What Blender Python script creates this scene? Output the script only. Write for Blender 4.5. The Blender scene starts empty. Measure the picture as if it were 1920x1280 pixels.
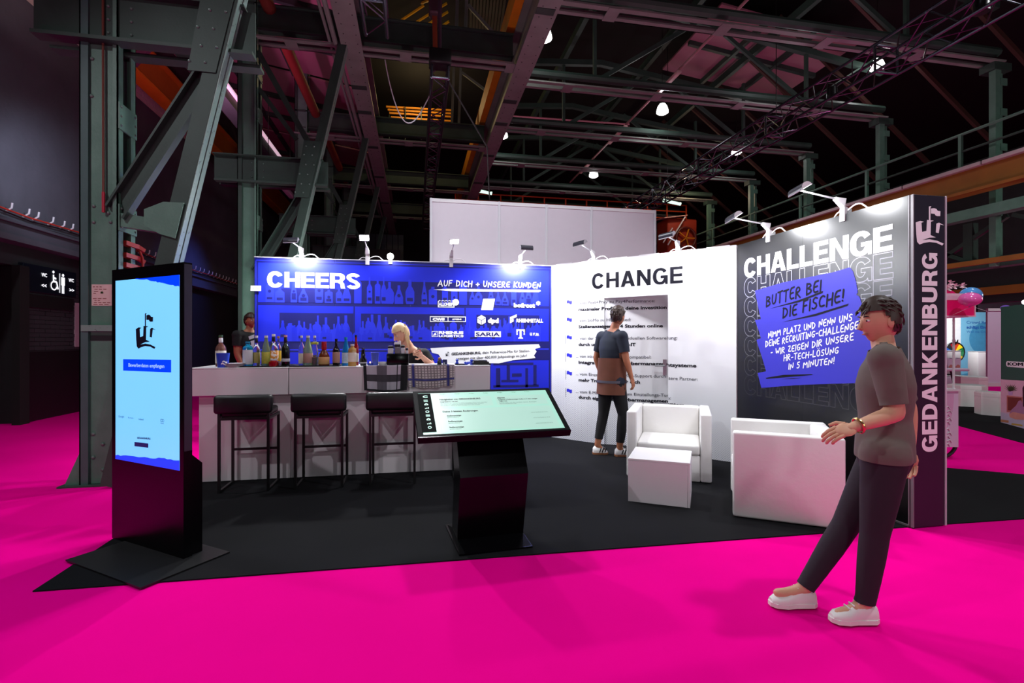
import bpy, bmesh, math, random
from mathutils import Vector, Matrix
from mathutils.geometry import tessellate_polygon
random.seed(7)
SC = bpy.context.scene
COL = SC.collection
V = Vector
# ------------------------------------------------------------------ camera
TH = math.radians(11.0)          # yaw of the hall's axes against the camera
CT, ST = math.cos(TH), math.sin(TH)
FPX, CAMZ = 930.0, 1.40
cam_d = bpy.data.cameras.new('camera')
cam_d.sensor_width = 36.0
cam_d.lens = 36.0 * FPX / 1920.0
cam_d.clip_end = 200
cam = bpy.data.objects.new('camera', cam_d)
cam.location = (0, 0, CAMZ)
cam.rotation_euler = (math.radians(90), 0, -TH)
COL.objects.link(cam)
SC.camera = cam
# ------------------------------------------------------------------ colour management, world
vs = SC.view_settings
vs.view_transform = 'Standard'; vs.look = 'None'; vs.gamma = 1.0; vs.use_curve_mapping = False
vs.exposure = 0.0
W = bpy.data.worlds.new('hall_air'); SC.world = W; W.use_nodes = True
W.node_tree.nodes['Background'].inputs[0].default_value = (0.5, 0.62, 0.6, 1)
W.node_tree.nodes['Background'].inputs[1].default_value = 0.004
SC.cycles.max_bounces = 6
SC.cycles.diffuse_bounces = 3
SC.cycles.glossy_bounces = 3
SC.cycles.transmission_bounces = 5
SC.cycles.transparent_max_bounces = 6
SC.cycles.sample_clamp_indirect = 4.0
SC.cycles.caustics_reflective = False
SC.cycles.caustics_refractive = False
# ------------------------------------------------------------------ lights of the hall (high-bay lamps, mostly above and behind the camera)
def lamp_light(kind, loc, energy, color=(1, 1, 1), aim=None, size=0.3, angle=120, blend=0.6, name='hall_light'):
    d = bpy.data.lights.new(name, kind)
    d.energy = energy; d.color = color
    if kind == 'SPOT':
        d.spot_size = math.radians(angle); d.spot_blend = blend; d.shadow_soft_size = size
    elif kind == 'AREA':
        d.shape = 'DISK'; d.size = size
        d.spread = math.radians(angle)
    else:
        d.shadow_soft_size = size
    o = bpy.data.objects.new(name, d); o.location = loc
    if aim is not None:
        o.rotation_euler = (V(aim) - V(loc)).to_track_quat('-Z', 'Y').to_euler()
    COL.objects.link(o)
    return o
COOL = (0.93, 0.95, 1.0)
HALL = [((4.8, 0.9, 7.0), 640), ((1.0, -3.5, 7.0), 260), ((-5.0, 5.6, 7.0), 380), ((8.5, 4.5, 6.8), 220), ((0.4, 5.9, 6.6), 470), ((9.5, 12.0, 6.5), 60), ((17.0, 9.0, 6.0), 500)]
for p, e in HALL:
    lamp_light('SPOT', p, e, COOL, (p[0], p[1], 0), 0.16, 150, 0.7)
lamp_light('SPOT', (2.0, 6.2, 6.6), 420, COOL, (2.0, 9.6, 3.3), 0.1, 95, 0.8)  # unseen floodlight added to brighten the tall white panels
lamp_light('SPOT', (-4.3, 0.3, 6.3), 430, COOL, (-0.3, 5.0, 0.4), 0.05, 75, 0.6)
# unseen fill points added around the booth to brighten fronts and roof
for p, e in [((-4.6, -2.6, 2.7), 100), ((6.5, -2.6, 2.7), 130), ((1.0, -5.5, 2.7), 160), ((-1.2, 9.0, 2.0), 90), ((6.6, 8.6, 1.8), 60), ((12.6, 4.6, 2.6), 120)]:
    lamp_light('POINT', p, e, (0.9, 1.0, 0.97), size=0.25, name='booth_fill')
lamp_light('SPOT', (-4.7, 8.0, 6.2), 60, (1.0, .8, .8), (-6.4, 9.6, 8.0), .1, 80, .9, 'clerestory_fill')  # no fixture here; added to brighten the pale bricks
lamp_light('POINT', (8.1, 5.2, 6.9), 22, COOL, size=.08, name='truss_fill')  # unseen points added to bring out glints on the slanting truss
lamp_light('POINT', (8.0, 9.5, 6.7), 16, COOL, size=.08, name='truss_fill')
# blue wash on the far left wall; unseen pink spots added to tint roof boards
lamp_light('SPOT', (-3.7, 10.3, 4.95), 260, (1.0, 0.25, 0.6), (-3.9, 12.2, 9.0), 0.1, 100, 0.9, 'pink_roof_fill')
lamp_light('SPOT', (8.2, 8.4, 2.6), 170, (1.0, 0.25, 0.6), (8.6, 10.5, 10.0), 0.2, 90, 0.9, 'pink_roof_fill')
lamp_light('SPOT', (-4.0, 16.0, 4.4), 220, (0.12, 0.2, 1.0), (-6.6, 15.6, 2.2), 0.2, 90, 0.9, 'blue_wash')
lamp_light('SPOT', (-4.3, 8.0, 4.3), 300, (0.75, 0.82, 1.0), (-6.4, 9.9, 4.1), 0.2, 58, 1.0, 'wall_wash')

# ------------------------------------------------------------------ pixel helpers (photo frame 1920 x 1280)
def cw(xc, d, z):                 # camera frame -> world
    return V((xc * CT + d * ST, -xc * ST + d * CT, z))
def pd(px, py, d):                # point on the view ray at depth d
    return cw((px - 960) / FPX * d, d, CAMZ - (py - 640) / FPX * d)
def gp(px, py, z=0.0):            # point on the view ray at height z
    return pd(px, py, (CAMZ - z) * FPX / (py - 640))
def pY(px, py, Y):                # on the plane of constant Y
    k = (px - 960) / FPX
    return pd(px, py, Y / (CT - k * ST))
def pX(px, py, X):
    k = (px - 960) / FPX
    return pd(px, py, X / (k * CT + ST))
def ray(px, py):
    return pd(px, py, 1.0) - V((0, 0, CAMZ))

# ------------------------------------------------------------------ materials
def lin(c):
    out = []
    for v in c[:3]:
        v = v / 255.0
        out.append(v / 12.92 if v <= 0.04045 else ((v + 0.055) / 1.055) ** 2.4)
    return (out[0], out[1], out[2], 1.0)
MATS = {}
def mat(name, rgb, rough=0.5, metal=0.0, var=0.12, scale=9.0, bump=0.0, bscale=60.0, emit=0.0, alpha=1.0, trans=0.0, spec=0.5, coat=0.0, sheen=0.0, rgb2=None, patch=None):
    if name in MATS: return MATS[name]
    m = bpy.data.materials.new(name); m.use_nodes = True
    nt = m.node_tree; b = nt.nodes['Principled BSDF']
    b.inputs['Roughness'].default_value = rough
    b.inputs['Metallic'].default_value = metal
    b.inputs['Specular IOR Level'].default_value = spec
    b.inputs['Coat Weight'].default_value = coat
    b.inputs['Sheen Weight'].default_value = sheen
    b.inputs['Transmission Weight'].default_value = trans
    b.inputs['Alpha'].default_value = alpha
    c = lin(rgb)
    tc = nt.nodes.new('ShaderNodeTexCoord')
    nz = nt.nodes.new('ShaderNodeTexNoise'); nz.inputs['Scale'].default_value = scale; nz.inputs['Detail'].default_value = 4
    nt.links.new(tc.outputs['Object'], nz.inputs['Vector'])
    mx = nt.nodes.new('ShaderNodeMix'); mx.data_type = 'RGBA'
    lo = [max(0, v * (1 - var)) for v in c[:3]] + [1]
    hi = [min(1, v * (1 + var)) for v in c[:3]] + [1]
    if rgb2: hi = lin(rgb2)
    mx.inputs[6].default_value = lo; mx.inputs[7].default_value = hi
    fac = nz.outputs['Fac']
    if patch:
        rp = nt.nodes.new('ShaderNodeValToRGB')
        rp.color_ramp.elements[0].position = patch; rp.color_ramp.elements[1].position = min(1, patch + 0.05)
        nt.links.new(fac, rp.inputs['Fac']); fac = rp.outputs['Color']
    nt.links.new(fac, mx.inputs[0])
    nt.links.new(mx.outputs[2], b.inputs['Base Color'])
    if emit > 0:
        nt.links.new(mx.outputs[2], b.inputs['Emission Color'])
        b.inputs['Emission Strength'].default_value = emit
    if bump > 0:
        n2 = nt.nodes.new('ShaderNodeTexNoise'); n2.inputs['Scale'].default_value = bscale; n2.inputs['Detail'].default_value = 5
        bp = nt.nodes.new('ShaderNodeBump'); bp.inputs['Strength'].default_value = bump; bp.inputs['Distance'].default_value = 0.02
        nt.links.new(tc.outputs['Object'], n2.inputs['Vector'])
        nt.links.new(n2.outputs['Fac'], bp.inputs['Height'])
        nt.links.new(bp.outputs['Normal'], b.inputs['Normal'])
    MATS[name] = m
    return m
PINK = mat('pink_carpet', (240, 0, 140), 0.95, var=0.08, scale=1.2, bump=0.12, bscale=420, spec=0.02)
BLACKC = mat('black_carpet', (16, 16, 19), 0.95, var=0.25, scale=2.2, bump=0.15, bscale=400, spec=0.15)
STEEL = mat('green_painted_steel', (84, 128, 110), 0.45, var=0.3, scale=5, bump=0.08, bscale=40, rgb2=(106, 146, 128))
STEELD = mat('dark_green_steel', (48, 68, 60), 0.55, var=0.3, scale=4, bump=0.06, bscale=40)
STEELP = mat('grey_painted_steel', (122, 128, 122), 0.55, var=0.25, scale=3, bump=0.05, bscale=30)
STEELW = mat('chipped_green_edge', (140, 168, 158), 0.4, var=0.2, scale=30, rgb2=(70, 82, 78), patch=0.63)
RIVET = mat('steel_rivet', (104, 126, 118), 0.4, var=0.2)
ORANGE = mat('orange_crane_paint', (214, 132, 16), 0.6, var=0.25, scale=3)
ORANGED = mat('dull_orange_paint', (150, 92, 26), 0.6, var=0.25, scale=3)
RED = mat('red_paint', (170, 30, 24), 0.5)
BLACKM = mat('black_metal', (14, 14, 16), 0.42, var=0.2)
BLACKT = mat('black_truss_metal', (104, 104, 116), 0.24, metal=0.92, var=0.2)
BLACKG = mat('black_gloss', (6, 6, 8), 0.22, var=0.1, spec=0.22)
BLACKF = mat('black_foam_leather', (17, 17, 19), 0.42, var=0.2, bump=0.04, bscale=200)
WHITE = mat('white_lacquer', (226, 222, 224), 0.35, var=0.03)
WHITEP = mat('white_panel', (216, 214, 218), 0.45, var=0.03)
WHITEL = mat('white_leatherette', (236, 233, 230), 0.42, var=0.04, scale=3, bump=0.12, bscale=14)
WHITEPR = mat('white_print', (245, 245, 248), 0.5, var=0.01)
GREYL = mat('light_grey_plastic', (205, 205, 212), 0.4, var=0.03)
GREYD = mat('dark_grey_plastic', (58, 58, 70), 0.35, var=0.1)
DARKPR = mat('dark_print', (20, 20, 30), 0.6, var=0.04, spec=0.12)
GREYPR = mat('grey_print', (70, 70, 80), 0.5, var=0.04)
BLUEPR = mat('blue_print', (44, 44, 205), 0.5, var=0.04)
BLUE1 = mat('deep_blue_print', (13, 17, 98), 0.4, var=0.04)
BLUE2 = mat('blue_shelf_print', (20, 36, 204), 0.4, var=0.05, scale=1.5)
BLUE3 = mat('pale_blue_print', (32, 46, 212), 0.4, var=0.05)
PLASTER = mat('dark_plaster', (72, 72, 82), 0.85, var=0.3, scale=1.6, bump=0.35, bscale=9)
DARKW = mat('black_wall_paint', (30, 29, 33), 0.8, var=0.25, bump=0.15, bscale=30)
BRICKD = mat('dark_painted_brick', (46, 44, 50), 0.75, var=0.25, scale=7, bump=0.1, bscale=60)
BRICKW = mat('pale_glazed_brick', (196, 176, 172), 0.55, var=0.15, scale=6)
MORTAR = mat('dark_mortar', (60, 50, 52), 0.9)
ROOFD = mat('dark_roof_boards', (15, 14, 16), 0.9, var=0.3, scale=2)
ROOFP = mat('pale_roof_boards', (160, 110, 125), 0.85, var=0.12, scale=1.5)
GLOW = mat('lamp_glow', (255, 252, 248), 0.5, emit=7.0, var=0.0)
GLOWS = mat('spot_lens_glow', (255, 253, 250), 0.5, emit=25.0, var=0.0)
GLOWW = mat('sign_glow', (245, 250, 255), 0.5, emit=1.1, var=0.0)
SCREEN_L = mat('screen_pale_blue', (118, 206, 255), 0.3, emit=0.85, var=0.03, scale=3)
SCREEN_B = mat('screen_blue', (0, 60, 255), 0.3, emit=0.9, var=0.0)
SCREEN_G = mat('screen_pale_green', (172, 226, 205), 0.3, emit=0.40, var=0.03, scale=4)
SCREEN_G2 = mat('screen_card', (180, 220, 204), 0.3, emit=0.38, var=0.02)
SKIN = mat('skin', (214, 158, 128), 0.55, var=0.06, scale=20)
SKIN2 = mat('tanned_skin', (172, 108, 76), 0.55, var=0.06, scale=20)

# ------------------------------------------------------------------ mesh helpers
class MB:
    def __init__(s): s.v = []; s.f = []; s.m = []; s.sm = []
    def add(s, vs_, fs, mi=0, smooth=False):
        o = len(s.v); s.v += [V(p) for p in vs_]
        for f in fs:
            s.f.append([i + o for i in f]); s.m.append(mi); s.sm.append(smooth)
        return s
    def box(s, a, b, mi=0):
        (x0, y0, z0), (x1, y1, z1) = a, b
        return s.add([(x0,y0,z0),(x1,y0,z0),(x1,y1,z0),(x0,y1,z0),(x0,y0,z1),(x1,y0,z1),(x1,y1,z1),(x0,y1,z1)],
                     [(3,2,1,0),(4,5,6,7),(0,1,5,4),(1,2,6,5),(2,3,7,6),(3,0,4,7)], mi)
    def bbox(s, a, b, r=0.01, seg=2, mi=0):      # bevelled box
        bm = bmesh.new(); bmesh.ops.create_cube(bm, size=1)
        a, b = V(a), V(b)
        for v in bm.verts: v.co = V([(a[i] + b[i]) / 2 + v.co[i] * (b[i] - a[i]) for i in range(3)])
        bmesh.ops.bevel(bm, geom=bm.edges[:], offset=r, segments=seg, affect='EDGES', profile=0.5)
        bm.verts.index_update()
        s.add([v.co.copy() for v in bm.verts], [[v.index for v in f.verts] for f in bm.faces], mi, True)
        bm.free(); return s
    def bar(s, p, q, w, h, up=(0, 0, 1), mi=0):   # box along a segment, w across, h along up
        p, q = V(p), V(q); d = (q - p).normalized(); up = V(up)
        x = d.cross(up)
        if x.length < 1e-4: x = d.cross(V((1, 0, 0)))
        x.normalize(); u = x.cross(d).normalized()
        vs_ = []
        for c in (p, q):
            for i, j in ((-1,-1),(1,-1),(1,1),(-1,1)): vs_.append(c + x * (w/2*i) + u * (h/2*j))
        return s.add(vs_, [(0,1,2,3),(7,6,5,4),(0,4,5,1),(1,5,6,2),(2,6,7,3),(3,7,4,0)], mi)
    def tube(s, pts, r, n=8, mi=0, caps=True):
        pts = [V(p) for p in pts]; rs = r if isinstance(r, (list, tuple)) else [r] * len(pts)
        rings = []; prev = None
        for i, p in enumerate(pts):
            t = (pts[min(i+1, len(pts)-1)] - pts[max(i-1, 0)]).normalized()
            if prev is None:
                a = V((0,0,1)) if abs(t.z) < .9 else V((1,0,0))
                x = t.cross(a).normalized()
            else:
                x = (prev - t * prev.dot(t)).normalized()
            prev = x; y = t.cross(x)
            rings.append([p + (x * math.cos(2*math.pi*k/n) + y * math.sin(2*math.pi*k/n)) * rs[i] for k in range(n)])
        vs_ = [c for g in rings for c in g]; fs = []
        for i in range(len(pts)-1):
            for k in range(n):
                fs.append((i*n+k, i*n+(k+1)%n, (i+1)*n+(k+1)%n, (i+1)*n+k))
        s.add(vs_, fs, mi, True)
        if caps:
            s.add(rings[0], [tuple(range(n))[::-1]], mi); s.add(rings[-1], [tuple(range(n))], mi)
        return s
    def lathe(s, prof, c=(0,0,0), n=20, mi=0, sx=1, sy=1):
        c = V(c); vs_ = []; fs = []
        for r, z in prof:
            for k in range(n):
                a = 2*math.pi*k/n; vs_.append(c + V((r*sx*math.cos(a), r*sy*math.sin(a), z)))
        for i in range(len(prof)-1):
            for k in range(n): fs.append((i*n+k, i*n+(k+1)%n, (i+1)*n+(k+1)%n, (i+1)*n+k))
        s.add(vs_, fs, mi, True)
        if prof[0][0] > 1e-5: s.add([vs_[k] for k in range(n)], [tuple(range(n))[::-1]], mi)
        if prof[-1][0] > 1e-5: s.add([vs_[(len(prof)-1)*n+k] for k in range(n)], [tuple(range(n))], mi)
        return s
    def ell(s, c, r, n=16, mi=0, m=None):
        c = V(c); vs_ = []; fs = []; k2 = n // 2
        for i in range(k2+1):
            ph = math.pi * i / k2
            for k in range(n):
                a = 2*math.pi*k/n
                p = V((r[0]*math.sin(ph)*math.cos(a), r[1]*math.sin(ph)*math.sin(a), r[2]*math.cos(ph)))
                vs_.append(c + (m @ p if m else p))
        for i in range(k2):
            for k in range(n): fs.append((i*n+k, (i+1)*n+k, (i+1)*n+(k+1)%n, i*n+(k+1)%n))
        return s.add(vs_, fs, mi, True)
    def prism(s, poly, frame, e0, e1, mi=0):      # extrude a 2D polygon in a frame from depth e0 to e1
        n = len(poly); a = [frame.pt(x, y, e1) for x, y in poly]; b = [frame.pt(x, y, e0) for x, y in poly]
        tri = tessellate_polygon([[V((x, y, 0)) for x, y in poly]])
        s.add(a, [t for t in tri], mi); s.add(b, [t[::-1] for t in tri], mi)
        return s.add(a + b, [(i, (i+1) % n, n + (i+1) % n, n + i) for i in range(n)], mi)
    def flat(s, polys, frame, e=0.002, mi=0):     # flat printed shape; polys = [outer, hole, ...]
        pts = [p for pl in polys for p in pl]
        tri = tessellate_polygon([[V((x, y, 0)) for x, y in pl] for pl in polys])
        return s.add([frame.pt(x, y, e) for x, y in pts], [t for t in tri], mi)
    def mesh(s, name, mats, off=None):
        me = bpy.data.meshes.new(name)
        vs_ = [p - off for p in s.v] if off is not None else s.v
        me.from_pydata([tuple(p) for p in vs_], [], s.f)
        for mm in (mats if isinstance(mats, (list, tuple)) else [mats]): me.materials.append(mm)
        me.polygons.foreach_set('material_index', s.m); me.polygons.foreach_set('use_smooth', s.sm)
        if any(s.sm):
            try: me.set_sharp_from_angle(angle=math.radians(42))
            except Exception: pass
        me.update(); return me
class Frame:                                       # a plane: origin, right, up; normal towards the viewer
    def __init__(s, o, r, u=(0,0,1)):
        s.o, s.r, s.u = V(o), V(r).normalized(), V(u).normalized(); s.n = s.r.cross(s.u).normalized()
    def pt(s, a, b, e=0.0): return s.o + s.r*a + s.u*b + s.n*e
    def uv(s, px, py):
        d = ray(px, py); c = V((0,0,CAMZ)); t = (s.o - c).dot(s.n) / d.dot(s.n)
        q = c + d*t - s.o; return (q.dot(s.r), q.dot(s.u))
    def shift(s, e): f = Frame(s.o + s.n*e, s.r, s.u); return f

def thing(name, label, cat, loc=(0,0,0), rot=0.0, group=None, kind=None):
    o = bpy.data.objects.new(name, None); o.empty_display_size = 0.1
    o.location = loc; o.rotation_euler = (0,0,rot); COL.objects.link(o)
    o['label'] = label; o['category'] = cat
    if group: o['group'] = group
    if kind: o['kind'] = kind
    return o
def part(name, mb, m, parent=None, world=True, label=None, kind=None):
    off = V(parent.location) if (parent is not None and world) else None
    if parent is not None and parent.parent is not None and world: off = V(parent.parent.location) + V(parent.location)
    me = mb.mesh(name, m, off) if isinstance(mb, MB) else mb
    o = bpy.data.objects.new(name, me); COL.objects.link(o)
    if parent is not None: o.parent = parent
    if label: o['label'] = label
    if kind: o['kind'] = kind
    return o
def single(name, mb, m, label, cat, loc=(0,0,0), group=None, kind=None, world=True):
    loc = V(loc); o = bpy.data.objects.new(name, mb.mesh(name, m, loc if world else None)); o.location = loc; COL.objects.link(o)
    o['label'] = label; o['category'] = cat
    if group: o['group'] = group
    if kind: o['kind'] = kind
    return o
def struct(name, mb, m, parent=None, loc=(0,0,0)):
    loc = V(loc)
    o = bpy.data.objects.new(name, mb.mesh(name, m, loc)); o.location = loc; COL.objects.link(o)
    if parent is not None: o.parent = parent
    o['kind'] = 'structure'
    return o
def dup(root, loc, rot, label=None, group=None):
    r = root.copy(); COL.objects.link(r); r.location = loc; r.rotation_euler = (0,0,rot)
    if label: r['label'] = label
    if group: r['group'] = group
    for ch in list(root.children):
        c = ch.copy(); COL.objects.link(c); c.parent = r
        for g in list(ch.children):
            d = g.copy(); COL.objects.link(d); d.parent = c
    return r
_rods = {}
def rod(name, p, q, r, m, parent=None, n=8):       # straight rod sharing one unit mesh per material
    key = (m.name, n)
    if key not in _rods:
        _rods[key] = MB().tube([(0,0,0),(0,0,1)], 1.0, n).mesh('rod', m)
    p, q = V(p), V(q)
    if parent is not None: p = p - V(parent.location); q = q - V(parent.location)
    o = bpy.data.objects.new(name, _rods[key]); COL.objects.link(o)
    d = q - p
    o.location = p; o.rotation_mode = 'QUATERNION'; o.rotation_quaternion = d.to_track_quat('Z', 'Y'); o.scale = (r, r, d.length)
    if parent is not None: o.parent = parent
    return o
_cubes = {}
def block(name, m, parent, mtx):                   # unit cube sharing one mesh per material, placed by a matrix in the parent's frame
    if m.name not in _cubes: _cubes[m.name] = MB().bbox((-.5,-.5,-.5),(.5,.5,.5), .035, 1).mesh(name, m)
    o = bpy.data.objects.new(name, _cubes[m.name]); COL.objects.link(o); o.parent = parent
    o.matrix_local = mtx
    return o

# ------------------------------------------------------------------ lettering
_txt = {}
def glyphs(body, bold=0.0):
    key = (body, bold)
    if key in _txt: return _txt[key]
    c = bpy.data.curves.new('t', 'FONT'); c.body = body; c.resolution_u = 3
    if bold: c.bevel_depth = bold; c.bevel_resolution = 0
    o = bpy.data.objects.new('t', c); COL.objects.link(o)
    bpy.context.view_layer.update()
    me = o.to_mesh()
    vs_ = [v.co.copy() for v in me.vertices]; fs = [list(p.vertices) for p in me.polygons]
    o.to_mesh_clear(); bpy.data.objects.remove(o); bpy.data.curves.remove(c)
    _txt[key] = (vs_, fs)
    return _txt[key]
def _cap():
    vs_, _ = glyphs('H'); return max(v.y for v in vs_)
CAP = _cap()
def put_text(mb, fr, body, a0, b0, a1, b1, cap, bold=0.0, e=0.002, mi=0, warp=None):
    vs_, fs = glyphs(body, bold)
    if not vs_: return
    x0 = min(v.x for v in vs_); x1 = max(v.x for v in vs_)
    sx = (a1 - a0) / (x1 - x0); sy = cap / (CAP + bold)
    out = []
    for v in vs_:
        t = (v.x - x0) * sx
        a, b, ee = a0 + t, b0 + (b1 - b0) * t / (a1 - a0) + v.y * sy, e + (v.z + bold) * 0.01
        out.append(warp(a, b, ee) if warp else fr.pt(a, b, ee))
    mb.add(out, fs, mi)
def text_px(mb, fr, body, p0, p1, cappx, bold=0.0, e=0.002, mi=0, warp=None):
    a0, b0 = fr.uv(*p0); a1, b1 = fr.uv(*p1); _, bt = fr.uv(p0[0], p0[1] - cappx)
    put_text(mb, fr, body, a0, b0, a1, b1, bt - b0, bold, e, mi, warp)

# heavy grotesque capitals drawn as outlines (cap height 1); each glyph = (advance, [outer, hole, ...])
def _stroke(cl, t):
    n = len(cl); L = []; R = []
    for i in range(n):
        p, q = V(cl[max(i-1,0)]), V(cl[min(i+1,n-1)])
        d = (q - p).normalized(); nn = V((-d.y, d.x)); c = V(cl[i])
        L.append(tuple(c + nn*t/2)); R.append(tuple(c - nn*t/2))
    return L + R[::-1]
def _arc(cx, cy, rx, ry, a0, a1, n=18, p=2.25):
    o = []
    for i in range(n+1):
        a = math.radians(a0 + (a1-a0)*i/n); ca, sa = math.cos(a), math.sin(a)
        o.append((cx + rx*math.copysign(abs(ca)**(2/p), ca), cy + ry*math.copysign(abs(sa)**(2/p), sa)))
    return o
def heavy(ch, t=0.21):
    h = 1.0; q = t*0.84
    if ch == 'H': w=.76; m=.5; return w, [[(0,0),(t,0),(t,m-q/2),(w-t,m-q/2),(w-t,0),(w,0),(w,1),(w-t,1),(w-t,m+q/2),(t,m+q/2),(t,1),(0,1)]]
    if ch == 'E': w=.66; return w, [[(0,0),(w,0),(w,q),(t,q),(t,.5-q/2),(w*.94,.5-q/2),(w*.94,.5+q/2),(t,.5+q/2),(t,1-q),(w*.98,1-q),(w*.98,1),(0,1)]]
    if ch == 'L': w=.6; return w, [[(0,0),(w,0),(w,q),(t,q),(t,1),(0,1)]]
    if ch == 'N': w=.76; return w, [[(0,0),(t*.95,0),(t*.95,.64),(w-t,0),(w,0),(w,1),(w-t*.95,1),(w-t*.95,.37),(t,1),(0,1)]]
    if ch == 'A': w=.82; return w, [[(0,0),(t*1.05,0),(.28,.2),(w-.28,.2),(w-t*1.05,0),(w,0),(w/2+t*.6,1),(w/2-t*.6,1)], [(w/2-.09,.36),(w/2,.72),(w/2+.09,.36)]]
    if ch == 'K': w=.8; return w, [[(0,0),(t,0),(t,.3),(.3,.42),(w-t*1.25,0),(w,0),(.44,.58),(w*.97,1),(w*.97-t*1.25,1),(t,.56),(t,1),(0,1)]]
    if ch == 'U':
        w=.74; cl=[(t/2,1)] + _arc(w/2,.36,w/2-t/2,.36-t/2,180,360,16) + [(w-t/2,1)]
        return w, [_stroke(cl, t)]
    if ch == 'C': w=.78; return w, [_stroke(_arc(w/2,.5,w/2-t/2,.5-q/2+.01,32,328,30), t)]
    if ch == 'G':
        w=.8; cx, ry = w/2, .5
        out = _arc(cx,.5,w/2,.51,32,300,26) + [(w-.15,.12),(w-.13,0),(w,0),(w,.54),(w*.52,.54),(w*.52,.37),(w-t*.98,.37)]
        inn = _arc(cx,.5,w/2-t,.51-q,-38,-328,26)
        return w, [out + inn]
    if ch == 'D':
        w=.77
        return w, [[(0,0)] + [(x,y) for x,y in _arc(w-.42,.5,.42,.5,-90,90,18)] + [(0,1)], [(t,q)] + _arc(w-.42,.5,.42-t,.5-q,-90,90,14) + [(t,1-q)]]
    if ch == 'S':
        w=.72; r=.25-q/4+.02
        up=_arc(w/2,.715,w/2-t/2,.285-q/2+.008,20,180,14)
        mid=[(w*.2,.60),(w*.36,.545),(w*.64,.455),(w*.8,.40)]
        dn=_arc(w/2,.285,w/2-t/2,.285-q/2+.008,0,-160,14)
        return w, [_stroke(up + mid[1:3] + dn, t*.96)]
    if ch == 'B':
        w=.74; return w, [[(0,0),(t,0),(t,1),(0,1)], ('+', _stroke([(t*.5,q/2),(w-.34,q/2)] + _arc(w-.30,.28,.30-t/2,.28-q/2,-90,90,12) + [(t*.5,.56-q/2)], q)), ('+', _stroke([(t*.5,.54+q/2-.08),(w-.36,.54+q/2-.08)] + _arc(w-.33,.73,.28-t/2,.27-q/2,-90,90,12) + [(t*.5,1-q/2)], q))]
    if ch == 'R':
        w=.76; return w, [[(0,0),(t,0),(t,.38),(w-.38,.38),(w-.26,.3),(w-.22,0),(w+.01,0)] + [(w-.02,.06),(w-.05,.32),(w-.14,.44)] + _arc(w-.31,.72,.30,.28,-55,90,14) + [(0,1)], [(t,.55)] + _arc(w-.33,.69,.30-t,.13,-90,90,8) + [(t,.83)]]
    return .3, []
def heavy_polys(word, t=0.21, gap=0.075):
    x = 0; out = []
    for ch in word:
        w, pl = heavy(ch, t)
        groups = []; cur = []
        for p in pl:
            if isinstance(p, tuple) and p[0] == '+': groups.append([[(a+x, b) for a, b in p[1]]])
            else: cur.append([(a+x, b) for a, b in p])
        if cur: groups.insert(0, cur)
        out += groups; x += w + gap
    return x - gap, out
def put_heavy(mb, fr, word, a0, b0, a1, b1, cap, e=0.002, t=0.21, outline=None, gap=0.075, mi=0):
    w, gs = heavy_polys(word, t, gap)
    def mp(p, ee): 
        x = p[0]/w; return fr.pt(a0 + (a1-a0)*x, b0 + (b1-b0)*x + p[1]*cap, ee)
    for gi, g in enumerate(gs):
        ee = e + (gi % 3) * 0.00025
        if outline:
            sxx = (a1-a0)/w
            for pl in g:
                n = len(pl)
                for i in range(n):
                    p, q = V(pl[i]), V(pl[(i+1) % n])
                    P, Q = V((p.x*sxx, p.y*cap)), V((q.x*sxx, q.y*cap))
                    d = Q - P
                    if d.length < 1e-5: continue
                    d.normalize(); nn = V((-d.y/sxx, d.x/cap)) * outline/2; dd = V((d.x/sxx, d.y/cap)) * outline/2
                    mb.add([mp(p-dd+nn, ee), mp(p-dd-nn, ee), mp(q+dd-nn, ee), mp(q+dd+nn, ee)], [(0,1,2,3)], mi)
        else:
            pts = [p for pl in g for p in pl]
            tri = tessellate_polygon([[V((x,y,0)) for x,y in pl] for pl in g])
            mb.add([mp(p, ee) for p in pts], [tt for tt in tri], mi)

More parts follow.
